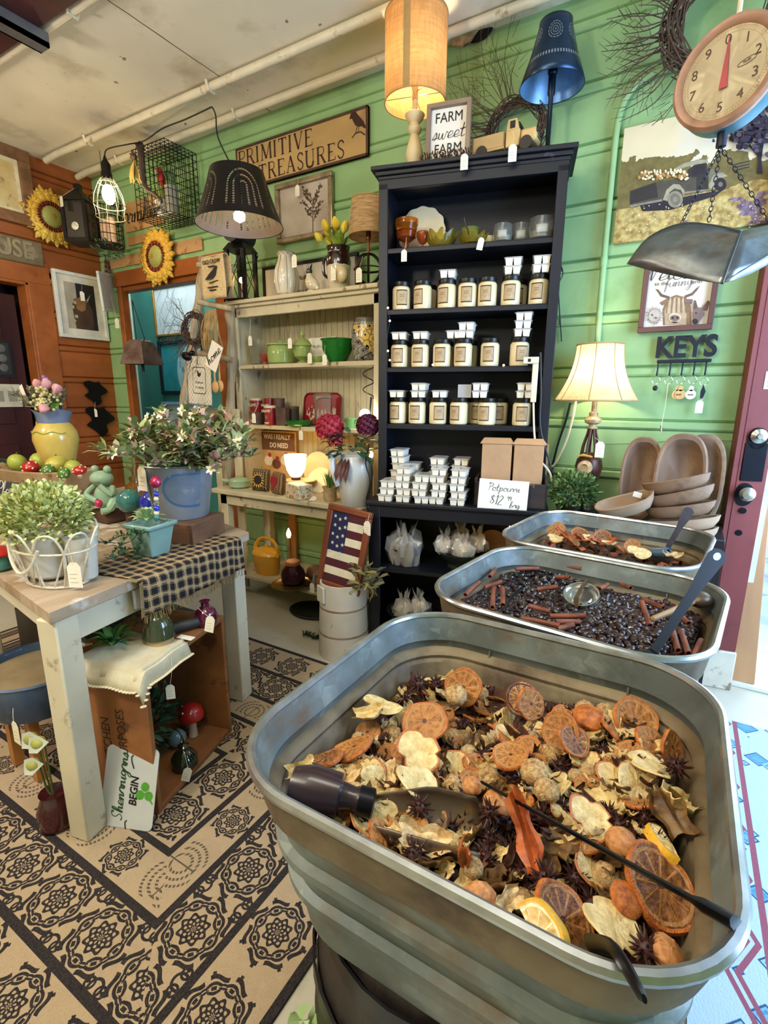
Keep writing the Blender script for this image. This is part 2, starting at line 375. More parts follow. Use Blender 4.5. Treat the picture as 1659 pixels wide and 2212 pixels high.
# dark beam and grey rail at the hatch in the ceiling
m = MB(); m.box(XL, 1.5, 1.28, 1.56, ZC-.05, ZC-.001); S(m.build('beam_ceiling', mat('dark_red_beam', '3E1A1C', .6, var=.3, scale=4)))
m = MB(); m.box(-2.87, -2.79, 1.0, 1.60, ZC-.11, ZC-.09); m.box(-2.87, -2.86, 1.0, 1.6, ZC-.11, ZC-.05); m.box(-2.80, -2.79, 1.0, 1.6, ZC-.11, ZC-.05)
S(m.build('trim_rail', mat('grey_steel', '77787A', .4, .6, var=.15)))
# broken hole with plaster over the wall by the burlap lamp
p = ay(1035, 62, YW-.01); m = MB(); m.sphere(.055, 12, 0, TR(p+V((0, 0, 0)), s=(1.4, .35, 1)))
def crumb(q, a, i): return V(q)*(1+.25*sin(7*a+i*3))
m.sphere(.045, 12, 1, TR(p+V((-.07, -.02, -.02)), s=(1.5, .5, .8)), warp=crumb)
S(m.build('trim_4', [mat('hole_dark', '1A120C', .9), mat('crumbled_plaster', 'B89A6A', .9, var=.3, scale=30)]))
# left doorway: casing, dark door with paper notes
m = MB(); m.box(XL, XL+.013, 2.11, 2.27, 0, 2.30); m.box(XL, XL+.015, .7, 2.27, 2.14, 2.30)
m.box(XL-.12, XL+.01, 2.09, 2.12, 0, 2.14); m.box(XL-.12, XL+.01, .9, 2.12, 2.12, 2.15)
S(m.build('trim_door_left', casing, bevel=.004))
d1 = S(D.objects.new('door_1', None)); COL.objects.link(d1); d1.location = (XL-.13, 2.07, 0)
m = MB(); m.box(-.045, 0, -1.1, 0, .01, 2.06)
for a, b in ((.12, .95), (1.1, 1.95)): m.box(-.002, .008, -1.0, -.12, a, b)
m.build('door_panel', dark_door, d1, bevel=.004)
m = MB(); m.box(.0, .012, -.30, -.08, 1.45, 1.72, 0); m.box(0.01, .014, -.28, -.10, 1.47, 1.70, 1)
for k in range(3):
    for j in range(2): m.sphere(.03, 8, 2, TR((.016, -.15-j*.08, 1.52+k*.07), s=(.15, 1, 1)))
m.build('door_sign', [mat('black_satin', '14120F', .4), mat('chalk_dark', '232320', .6), mat('chalk_grey', '5A5A54', .7)], d1)
m = MB(); m.box(.009, .011, -.36, -.06, 1.23, 1.40, 0); 
for k in range(3): m.box(.011, .0115, -.33+k*.09, -.27+k*.09, 1.27, 1.35, 1)
m.build('door_notice', [mat('aged_paper', 'BDB79E', .8), mat('pencil_grey', '8B8774', .8)], d1)
m = MB(); m.box(XL-.5, XL-.42, -.5, 2.5, 0, 2.6); m.box(XL-.5, XL-.09, 2.2, 2.24, 0, 2.6); m.box(XL-.5, XL, -.5, 2.5, 2.2, 2.24)
S(m.build('wall_left_passage', mat('passage_brown', '2A0F0A', .6, var=.25)))
# opening in the green wall into the teal room
m = MB(); m.box(-4.16, -2.86, YW-.03, YW+.0, 2.185, 2.295); m.box(-4.14, -4.085, YW-.02, YW+.04, 0, 2.185); m.box(-2.98, -2.86, YW-.03, YW+.08, 0, 2.185); m.box(-4.14, -2.86, YW, YW+.08, 2.15, 2.185)
S(m.build('trim_opening', casing, bevel=.004))
m = MB(); m.box(-6.0, -1.6, 3.5, 3.56, 0, 3.0)
S(m.build('wall_teal', teal_wall))
m = MB(); m.box(-1.66, -1.6, YW+.08, 3.5, 0, 3); m.box(-6.06, -6, YW+.08, 3.5, 0, 3); m.box(-6.06, -1.6, YW+.08, 3.56, 3, 3.04); m.box(-6.06, XL, YW+.02, YW+.08, 0, 3); S(m.build('wall_teal_sides', teal_wall))
m = MB(); m.box(-5.48, -5.22, 3.46, 3.5, 0, 2.6); m.box(-5.24, -5.18, 3.44, 3.5, 0, 2.6); S(m.build('trim_teal_room', white_tr))
# right doorway: red post with old lock plates, plinth, sill, propped board
red = mat('barn_red_paint', '7A3630', .5, var=.16, scale=4, st=(1, 1, .3), worn='5E2420', ws=8, wl=.58, wh=.7)
d2 = S(D.objects.new('door_2', None)); COL.objects.link(d2); d2.location = (.205, 2.60, 0); d2.rotation_euler = (0, 0, R(8))
m = MB(); m.box(0, .125, 0, .09, .17, 2.2); m.box(.02, .03, -.003, 0, .2, 2.15)
m.build('door_stile', red, d2, bevel=.006)
m = MB(); m.box(-.02, .13, -.012, .1, 0, .19); m.build('plinth', mat('plinth_paint', 'CFC6AE', .6, var=.1, worn='8D7F66', ws=12), d2, bevel=.006)
iron = mat('black_iron', '17171C', .35, .7, var=.2)
knob_m = mat('worn_brass', 'B9B4A6', .25, .9, var=.2, scale=30)
m = MB(); m.prism([(.05+.036*cos(2*PI*k/20), .0+.045*sin(2*PI*k/20)) for k in range(20)], 0, .008, 0, TR((.02, 0, 1.16), rx=PI/2)); m.box(.03, .11, -.008, 0, .98, 1.14)
m.build('lock_plate', iron, d2, bevel=.002)
m = MB(); m.lathe([(.03, 0), (.03, .012), (.012, .02), (.010, .03)], 20, 0, TR((.07, -.008, 1.17), rx=PI/2)); m.build('keyhole_rose', knob_m, d2)
m = MB(); m.lathe([(.012, 0), (.012, .03), (.028, .035), (.03, .05), (.02, .062), (.001, .064)], 20, 0, TR((.055, -.006, .93), rx=PI/2)); m.build('door_knob', knob_m, d2)
m = MB(); m.prism([(.036*cos(2*PI*k/20), .05*sin(2*PI*k/20)) for k in range(20)], 0, .006, 0, TR((.055, 0, .92), rx=PI/2)); m.cyl(.013, 0, .01, 14, 0, TR((.06, 0, .85), rx=PI/2)); m.cyl(.013, 0, .004, 14, 0, TR((.06, 0, .75), rx=PI/2)); m.build('rose_plate', iron, d2)
m = MB(); m.box(.06, .12, -.003, 0, 1.36, 1.43, 0); m.box(.07, .11, -.0035, -.003, 1.41, 1.415, 1); m.box(.07, .105, -.0035, -.003, 1.385, 1.39, 1); m.box(.07, .11, -.0035, -.003, 1.37, 1.374, 1); m.build('door_notice', [mat('sticker_white', 'C8C6D0', .5), mat('ink_grey', '84848E', .7)], d2)
m = MB(); m.box(.075, .12, -.003, 0, 1.62, 1.72); m.build('paper_slip', mat('sticker_white', 'C8C6D0'), d2)
S(MB().box(.30, 1.25, 2.66, 2.86, 0, .02).build('trim_sill', white_tr, bevel=.004))
S(MB().box(.31, .36, YW, YW+.08, 0, 2.12).build('trim_door_right', white_tr))
b = MB().box(-.045, .045, -.012, .012, 0, .95).build('leaning_board', mat('bare_pine', 'B98A5E', .6, var=.2, scale=6, st=(1, 1, .15)), bevel=.002)
b.matrix_world = TR((.385, 2.695, .02), ry=R(-4), rx=R(-2)); tag(b, 'pale bare timber board propped upright in the bright doorway', 'board')
# ------------------------------------------------------------------ rugs
def rug_paint(nt, co, col):
    sx = nt.nodes.new('ShaderNodeSeparateXYZ'); nt.links.new(co, sx.inputs[0])
    e = X(nt, x=sx.outputs[0], y=sx.outputs[1])
    e('-.61-x', 'a'); e('min(y-.18, 1.83-y)', 'b'); e('min(min(a,b),x+3.2)', 'd'); e('lt(a,b)', 's'); e('s*y+(1-s)*x', 't')
    black = e('max(max(max(lt(d,.022),lt(abs(d-.212),.011)),max(lt(abs(d-.395),.011),lt(abs(d-.545),.011))),max(lt(abs(d-.73),.011),lt(abs(d-.95),.011)))', 'blk')
    # one round medallion in u,v with radius 1
    def med(u, v, n):
        e.env['u'] = u; e.env['v'] = v
        e('sqrt(u*u+v*v)', 'r'); e('atan2(v,u)', 'p')
        e('lt(abs(r-.9-.06*cos(8*p)),.062)*gt(cos(8*p+1.57),-.75)', 'm1')
        e('abs(cos(4*p))', 'k4'); e('abs(sin(4*p))', 'q4')
        e('lt(abs(abs(r-.66)-.12*k4),.044)*gt(k4,.35)', 'm2')
        e('lt(abs(r-.66),.05)*gt(k4,.9)', 'm3')
        e('lt(abs(r-.68),.15*(q4-.62)+.02)*gt(q4,.68)*gt(abs(r-.68),.014)', 'm4')
        e('lt(abs(r-.36-.05*cos(8*p)),.045)', 'm5')
        e('lt(r,.33)*gt(sin(r*34)*cos(8*p)+.25,0)', 'm6')
        e('lt(abs(r-1.04),.05)*gt(cos(8*p),.93)', 'm7')
        return e('max(max(max(m1,m2),max(m3,m4)),max(max(m5,m6),m7))')
    e('t%.205-.1025', 'tm')
    A = med(e('tm/.084'), e('(d-.117)/.084'), 1)
    A = e.m('MULTIPLY', A, e('lt(abs(d-.117),.094)'))
    e('(t+.05)%.19-.095', 'tn')
    B = med(e('tn/.093'), e('(d-.304)/.093'), 2); B = e.m('MULTIPLY', B, e('lt(abs(d-.304),.083)'))
    # filler between the dense medallions
    e('(t+.145)%.19-.095', 'tf'); e('abs(d-.304)-.07', 'df'); e('sqrt(tf*tf+df*df)', 'rf')
    F = e('max(lt(abs(rf-.018),.0035),lt(abs(sqrt((abs(tf)-.02)*(abs(tf)-.02)+df*df)-.012),.003))*lt(abs(d-.304),.083)')
    B = e.m('MAXIMUM', B, F)
    # willow and medallion by turns
    e('(t%.36)-.18', 'tw'); e('lt(abs(tw),.09)', 'ism')
    Cm = med(e('tw/.062'), e('(d-.47)/.062'), 3); Cm = e.m('MULTIPLY', Cm, e('ism'))
    e('abs(((t+.18)%.36)-.18)', 'wu'); e('d-.505', 'wv')
    e('atan2(wu*1.0,wv+.05)', 'wa'); e('sqrt(wu*wu+(wv+.02)*(wv+.02))', 'wr')
    W = e('lt(abs((wr%.02)-.01),.004)*lt(wr,.078)*gt(wr,.016)*lt(wv,.012)*gt(wv,-.085)*gt(sin(wv*520+wu*260),-.35)')
    W = e.m('MAXIMUM', W, e('lt(wu,.0022)*lt(abs(wv+.02),.05)'))
    W = e.m('MULTIPLY', W, e('(1-ism)*lt(abs(d-.47),.066)'))
    e('(t+.03)%.19-.095', 'to')
    G = med(e('to/.09'), e('(d-.64)/.09'), 4); G = e.m('MULTIPLY', G, e('lt(abs(d-.64),.08)'))
    Hh = med(e('tm/.09'), e('(d-.84)/.09'), 5); Hh = e.m('MULTIPLY', Hh, e('lt(abs(d-.84),.1)'))
    e.env.update(A=A, B=B, C=Cm, W=W, G=G, Q=Hh)
    pat = e('max(max(max(A,B),max(C,W*.8)),max(max(G,Q),blk))')
    fray = noise_n(nt, co, 300, 2)
    return mixc(nt, X(nt, a=pat, f=fray)('a*(.82+.3*f)'), mixc(nt, fray, col, 'B6A182'), '17131A')
m = MB(); m.box(-3.2, -.61, .18, 1.83, .0, .008)
tag(m.build('area_rug', mat('rug_weave', 'A08B6E', .9, var=.08, scale=40, bump=.5, bs=260, paint=rug_paint)), 'tan area rug with black medallion bands and stripes under the tables', 'rug')
def orient(nt, co, col):
    sx = nt.nodes.new('ShaderNodeSeparateXYZ'); nt.links.new(co, sx.inputs[0])
    v = nt.nodes.new('ShaderNodeTexVoronoi'); v.distance = 'MANHATTAN'; v.inputs['Scale'].default_value = 11; nt.links.new(co, v.inputs['Vector'])
    e = X(nt, x=sx.outputs[0], y=sx.outputs[1], d=v.outputs['Distance'], n=noise_n(nt, co, 5, 2))
    c = mixc(nt, ramp(nt, v.outputs['Color'], .3, .7), '5E92B4', '8FB2C2')
    c = mixc(nt, e('gt(d,.55)'), c, 'A9BCC2')
    c = mixc(nt, e('lt(abs(d-.34),.05)'), c, '4B86A0')
    c = mixc(nt, e('gt(n,.54)*lt(d,.3)'), c, 'B83A56')
    c = mixc(nt, e('lt(abs(d-.5),.03)'), c, '2E4A66')
    return mixc(nt, e('max(lt(abs(x-.33),.008),lt(abs(abs(x-.30+abs((y*5)%1-.5)*.10)-.012),.007))'), c, '8C4A58')
m = MB(); m.box(.16, 1.4, -.4, 2.33, 0, .009)
tag(m.build('oriental_rug', mat('oriental_weave', '8FB4C8', .9, bump=.5, bs=200, paint=orient)), 'pale blue oriental rug with red figures beside the washtubs at the doorway', 'rug')
# ================================================================== WASHTUBS
def galv_paint(nt,co,col):
    v=nt.nodes.new('ShaderNodeTexVoronoi');v.inputs['Scale'].default_value=45;nt.links.new(co,v.inputs['Vector'])
    c=mixc(nt,ramp(nt,v.outputs['Color'],.1,.9),col,'8E968E')
    c=mixc(nt,ramp(nt,noise_n(nt,co,7,6,.65),.46,.68),col,c)
    return mixc(nt,ramp(nt,noise_n(nt,co,5,6,.65,(1,1,2)),.52,.72),c,'6A543A')
galv=mat('galvanised_steel','646C68',.48,.4,var=.35,scale=6,bump=.15,bs=40,paint=galv_paint)
galv_in=mat('aged_zinc_inside','6A573A',.62,0,var=.3,scale=5,c2='857658',worn='43301C',ws=6,wl=.5,wh=.7,bump=.2,bs=50)
rim_m=mat('zinc_rim','A3A6A4',.3,.85,var=.2,scale=20)
def rrect(hx,hy,r,n=14):
    p=[]
    for k,(sx,sy) in enumerate(((1,1),(-1,1),(-1,-1),(1,-1))):
        for i in range(n+1):
            a=PI/2*(k+i/n);p.append((sx*(hx-r)+r*cos(a),sy*(hy-r)+r*sin(a)))
    return p
def shell(mb,lev,hx,hy,r,mi=0,cap=None):
    rings=[rrect(hx-d,hy-d,max(.02,r-d*.5)) for d,z in lev];n=len(rings[0])
    vs=[(x,y,lev[i][1]) for i,q in enumerate(rings) for x,y in q]
    fs=[(i*n+j,i*n+(j+1) % n,(i+1)*n+(j+1) % n,(i+1)*n+j) for i in range(len(lev)-1) for j in range(n)]
    if cap == 'end':fs.append(tuple(range((len(lev)-1)*n,len(lev)*n)))
    if cap == 'start':fs.append(tuple(range(n)))
    mb.add(vs,fs,mi)
def make_tub(loc,rz,hx,hy,label):
    t=T('washtub',label,'washtub',loc,rz,'galvanized washtubs')   # origin at tub base
    hgt=.29;m=MB()
    shell(m,[(.062,0),(.056,.012),(.05,.05),(.046,.082),(.035,.089),(.035,.100),(.044,.108),(.034,.148),(.023,.155),(.023,.167),(.031,.176),(.024,.215),(.013,.222),(.013,.232),(.018,.24),(.004,hgt)],hx,hy,.14,0,'start')
    m.build('outer_wall',galv,t)
    m=MB();shell(m,[(.002,hgt),(.010,hgt-.055),(.013,hgt-.068),(.026,hgt-.074),(.030,hgt-.080),(.028,hgt-.088),(.034,hgt-.094),(.052,.09),(.072,.02)],hx,hy,.14,0,'end')
    m.build('inner_wall',galv_in,t)
    m=MB();m.tube([(x,y,hgt) for x,y in rrect(hx,hy,.14,12)],.0075,8,0,None,True);m.build('rolled_rim',rim_m,t)
    m=MB()
    for sx in (-.35,.55):MB().tube([(hx*sx,hy-.003,hgt),(hx*sx,hy-.026,.17),(hx*sx,hy-.06,0)],.0025,6).build('seam',rim_m,t)
    return t
TUBZ=.55
TUBS=[((-.197,.683),0,.303,.302,'galvanized washtub full of dried orange and apple potpourri, in front of the other two'),
        ((-.185,1.300),R(-7),.312,.28,'galvanized washtub of dark glossy pods and cinnamon sticks, the middle tub of the row'),
        ((-.190,1.905),R(-7),.312,.295,'galvanized washtub half empty with orange slices, set below the dough bowls')]
for (x,y),rz,hx,hy,lab in TUBS:make_tub((x,y,TUBZ),rz,hx,hy,lab)
def tub_pt(k,px,py,z):return az(px,py,z)
stave=mat('barrel_stave','2A2420',.5,var=.35,scale=5,st=(4,4,.3),bump=.3)
hoop_m=mat('barrel_hoop','15151A',.3,.6,var=.2)
def barrel(loc,lab):
    t=T('keg_stand',lab,'keg',loc,0,'kegs under the washtubs');m=MB()
    m.lathe([(.19,0),(.225,.12),(.24,.26),(.23,.42),(.205,.548)],32);m.build('staves',stave,t)
    for z,r in ((.05,.204),(.16,.235),(.40,.236),(.50,.218)):
        m=MB();m.lathe([(r,z-.018),(r+.004,z-.017),(r+.004,z+.017),(r,z+.018)],32,0,None,False);m.build('hoop',hoop_m,t)
barrel((-.25,.66,0),'dark wooden keg holding up the front washtub of orange potpourri')
barrel((-.185,1.30,0),'dark wooden keg under the middle washtub of pods')
barrel((-.19,1.905,0),'dark wooden keg under the half empty washtub by the dough bowls')
# ------------------------------------------------------------------ potpourri prototypes (unit size about 1)
def slice_paint(c1,c2,rim,seg=10):
    def f(nt,co,col):
        sx=nt.nodes.new('ShaderNodeSeparateXYZ');nt.links.new(co,sx.inputs[0])
        e=X(nt,x=sx.outputs[0],y=sx.outputs[1],n=noise_n(nt,co,6,3))
        e('sqrt(x*x+y*y)+(n-.5)*.07','r');e('atan2(y,x)','p')
        c=mixc(nt,n_ := ramp(nt,noise_n(nt,co,9,4),.35,.65),c1,c2)
        c=mixc(nt,e('lt(abs(cos(p*%g)),.16+.02/(r+.05))*lt(r,.37)' % (seg/2)),c,rim)
        c=mixc(nt,e('gt(r,.385)*lt(r,.43)'),c,rim)
        return mixc(nt,e('lt(r,.05)'),c,'4A2A14')
    return f
peel=mat('orange_peel','A4521C',.5,var=.3,scale=5,c2='C8742E',bump=.5,bs=30)
pulp=mat('orange_pulp','B8742A',.45,scale=8,bump=.6,bs=16,paint=slice_paint('7E4A1C','B87A38','A87C44'))
pulp_d=mat('dark_orange_pulp','7A3E16',.45,scale=8,bump=.6,bs=16,paint=slice_paint('4E2810','8E5A2A','9E7040'))
apple=mat('apple_flesh','CDAA66',.6,var=.2,scale=4,c2='E2CA8E',bump=.5,bs=12,worn='A87838',ws=6,wl=.6,wh=.75)
apple_sk=mat('apple_skin','A8632E',.5,var=.3)
lime_p=mat('lime_pulp','8A5A2E',.5,scale=8,bump=.5,bs=16,paint=slice_paint('6A3C22','B98A4A','3A1F18',9))
lemon_r=mat('lemon_rind','D9A52E',.45,var=.15);lemon_p=mat('lemon_pulp','D8BC78',.5,paint=slice_paint('C89A4A','E6CE94','EFE0B4'))
chip_m=mat('wood_chip','B98F52',.6,var=.3,scale=5,c2='DDC08A',bump=.5,bs=14)
curl_m=mat('brown_curl','47240F',.5,var=.4,scale=6,bump=.4)
pod_m=mat('spiky_pod','3A1A12',.55,var=.5,scale=8)
pit_m=mat('knobbly_ball','C08E4E',.6,var=.25,scale=6,c2='E0BE84',bump=1,bs=18)
nut_m=mat('tan_nut','B06C34',.45,var=.25,scale=5,c2='C98D52',bump=.3)
cin_m=mat('cinnamon_bark','64331E',.55,var=.3,scale=6,c2='864A30',st=(1,1,.2),bump=.4)
rind_m=mat('red_rind','8F3F1C',.5,var=.25,scale=5,c2='B8622E')
def slice_me(name,top,rim,th=.09,wob=.12,half=0,seed=1,notch=0):
    rg=random.Random(seed);ph=rg.uniform(0,6);m=MB();n=36;a1=PI if half else 2*PI
    def zz(x,y):return wob*(x*x-.6*y*y)+.04*sin(4*x+ph)
    def rr(a):return .5*(1+.05*sin(2*a+ph)+.03*sin(5*a+ph)-notch*max(0,cos(a*2.5+ph))**6)
    rad=[1e-4,.25,.5,.75,.88,.96]
    K=n+1 if half else n
    vs=[]
    for s in (1,-1):
        for f in rad:
            for j in range(K):
                a=a1*j/n;r=rr(a)*f;x,y=r*cos(a),r*sin(a)
                dip=.02*sin(a*10)*(1 if .3 < f < .8 else 0)
                vs.append((x,y,zz(x,y)+s*(th/2+dip-(.015 if f < .85 else 0))))
    off=len(rad)*K;fs=[];mi=[]
    for si in range(2):
        for i in range(len(rad)-1):
            for j in range(K if not half else K-1):
                q=[si*off+i*K+j,si*off+(i+1)*K+j,si*off+(i+1)*K+(j+1) % K,si*off+i*K+(j+1) % K]
                fs.append(q if si == 0 else q[::-1]);mi.append(0 if i < len(rad)-2 else 1)
    b=len(vs)
    for j in range(K):
        a=a1*j/n;r=rr(a);x,y=r*cos(a),r*sin(a);vs.append((x,y,zz(x,y)))
    L=(len(rad)-1)*K
    for j in range(K if not half else K-1):
        k=(j+1) % K
        fs += [(L+j,b+j,b+k,L+k),(b+j,off+L+j,off+L+k,b+k)];mi += [1,1]
    m.v=vs;m.f=fs;m.m=mi
    if half:m.add([(-.5,0,zz(-.5,0)+th/2),(.5,0,zz(.5,0)+th/2),(.5,0,zz(.5,0)-th/2),(-.5,0,zz(-.5,0)-th/2)],[(0,1,2,3)],0)
    return m.build(name,[top,rim])
def chip_me(name,ma,seed,curl=.5,w=.55,holes=0):
    rg=random.Random(seed);ph=[rg.uniform(0,6) for _ in range(4)];m=MB()
    def f(s):
        def g(u,v):
            a=(u-.5)*2;b=(v-.5)*2
            wv=w*(1+.22*sin(5*a+ph[0]))*(1-.25*a*a);x=.5*a*(1+.12*sin(3*b+ph[1]));y=.5*b*wv
            z=curl*(.35*b*b*w+.25*a*a)+.05*sin(7*a+ph[2])*b+.05*sin(6*b+ph[3])
            return (x,y,z+s*.025*(1-.3*a*a))
        return g
    m.grid(f(1),9,6);nb=len(m.v);m.grid(f(-1),9,6)
    m.f[54:]=[q[::-1] for q in m.f[54:]]
    per=[i for i in range(10)]+[10*j+9 for j in range(1,7)]+[60+i for i in range(8,-1,-1)]+[10*j for j in range(5,0,-1)]
    for a,b in zip(per,per[1:]+per[:1]):m.f.append([b,a,a+nb,b+nb]);m.m.append(0)
    return m.build(name,ma)
def ball_me(name,ma,seed,amp=.07,sz=.85,fq=5):
    rg=random.Random(seed);p=[rg.uniform(0,6) for _ in range(3)]
    m=MB();m.sphere(.5,18,0,None,1,1,sz,lambda q,a,i:V(q)*(1+amp*sin(fq*a+p[0]+i*2.1)+amp*.6*sin(9*a-i+p[1])))
    return m.build(name,ma)
def spiky_me(name,ma,seed):
    rg=random.Random(seed);m=MB();m.sphere(.22,10)
    for k in range(46):
        z=1-2*(k+.5)/46;a=k*2.39996;r=math.sqrt(1-z*z);d=V((r*cos(a),r*sin(a),z))+V((rg.uniform(-.2,.2),rg.uniform(-.2,.2),rg.uniform(-.2,.2)))
        m.tube([d*.15,d*rg.uniform(.36,.5)],[.05,.008],4)
    return m.build(name,ma)
def stick_me(name,ma,seed):
    m=MB();L=.5
    prof=[(.055*cos(a)*(1-.12*a/6),.055*sin(a)*(1-.12*a/6)) for a in [6.6*i/13 for i in range(14)]]
    prof=prof+[(x*.72,y*.72) for x,y in prof[::-1]]
    m.add([(x,y,-L) for x,y in prof]+[(x+.01,y+.008,L) for x,y in prof],[(i,(i+1) % 28,28+(i+1) % 28,28+i) for i in range(28)]+[(i,27-i,26-i,i+1) for i in range(13)]+[(28+i,28+i+1,28+26-i,28+27-i) for i in range(13)])
    return m.build(name,ma)
def bean_me(name,ma,seed):
    rg=random.Random(seed);p=rg.uniform(0,6)
    m=MB();m.sphere(.5,10,0,None,.68,.68,1,lambda q,a,i:(q[0]*(1+.12*sin(2*a+p)),q[1]*(.9 if sin(a) > .8 else 1.05),q[2]*1.05))
    return m.build(name,ma)
PROTO={}
def proto(k,o):PROTO[k]=o.data;D.objects.remove(o)
for i in range(3):
    proto('orange%d' % i,slice_me('dried_orange_slice',pulp,peel,.10,.12,0,i))
    proto('apple%d' % i,slice_me('dried_apple_slice',apple,apple if i else apple_sk,.05,.28,0,10+i,.25))
    proto('chip%d' % i,chip_me('dried_fruit_chip',apple if i < 2 else chip_m,i,.6))
    proto('curl%d' % i,chip_me('dried_peel_curl',curl_m,20+i,1.5,.3))
    proto('pit%d' % i,ball_me('textured_seed_ball',pit_m,i,.06,.9,7))
    proto('pod%d' % i,spiky_me('spiky_seed_pod',pod_m,i))
proto('dark0',slice_me('dried_orange_slice',pulp_d,peel,.12,.15,0,5));proto('lime0',slice_me('dried_lime_slice',lime_p,mat('lime_rind','6A3A1E',.5,var=.3),.08,.05,0,6))
proto('lemon0',slice_me('lemon_slice',lemon_p,lemon_r,.2,.08,1,7));proto('ohalf0',ball_me('dried_orange_half',peel,3,.02,.45,3))
proto('nut0',ball_me('tan_nut',nut_m,4,.03,.8,2));proto('rind0',chip_me('dried_rind_strip',rind_m,31,.9,.3));proto('stick0',stick_me('cinnamon_stick',cin_m,1))
proto('chunk0',ball_me('fibrous_bark_chunk',nut_m,8,.06,.7,3));proto('leaf0',chip_me('dried_leaf',mat('dried_leaf_brown','4E3018',.5,var=.3,scale=4,c2='7A5A2C'),40,.4,.7))
pod_gl=mat('glossy_dark_pod','1E1416',.28,var=.5,scale=3,c2='3A2220',coat=.25)
proto('bean0',bean_me('dried_rosehip_pod',pod_gl,1));proto('bean1',bean_me('dried_rosehip_pod',pod_gl,2))
def piece(k,pos,s,rx,ry,rz,label,cat,group):
    me=PROTO[k];o=D.objects.new(me.name,me);COL.objects.link(o)
    o.matrix_world=TR(pos,rx,ry,rz,s);return tag(o,label,cat,group)
SZ=.752   # surface of the potpourri in the front tub
PG='potpourri pieces in the front washtub'
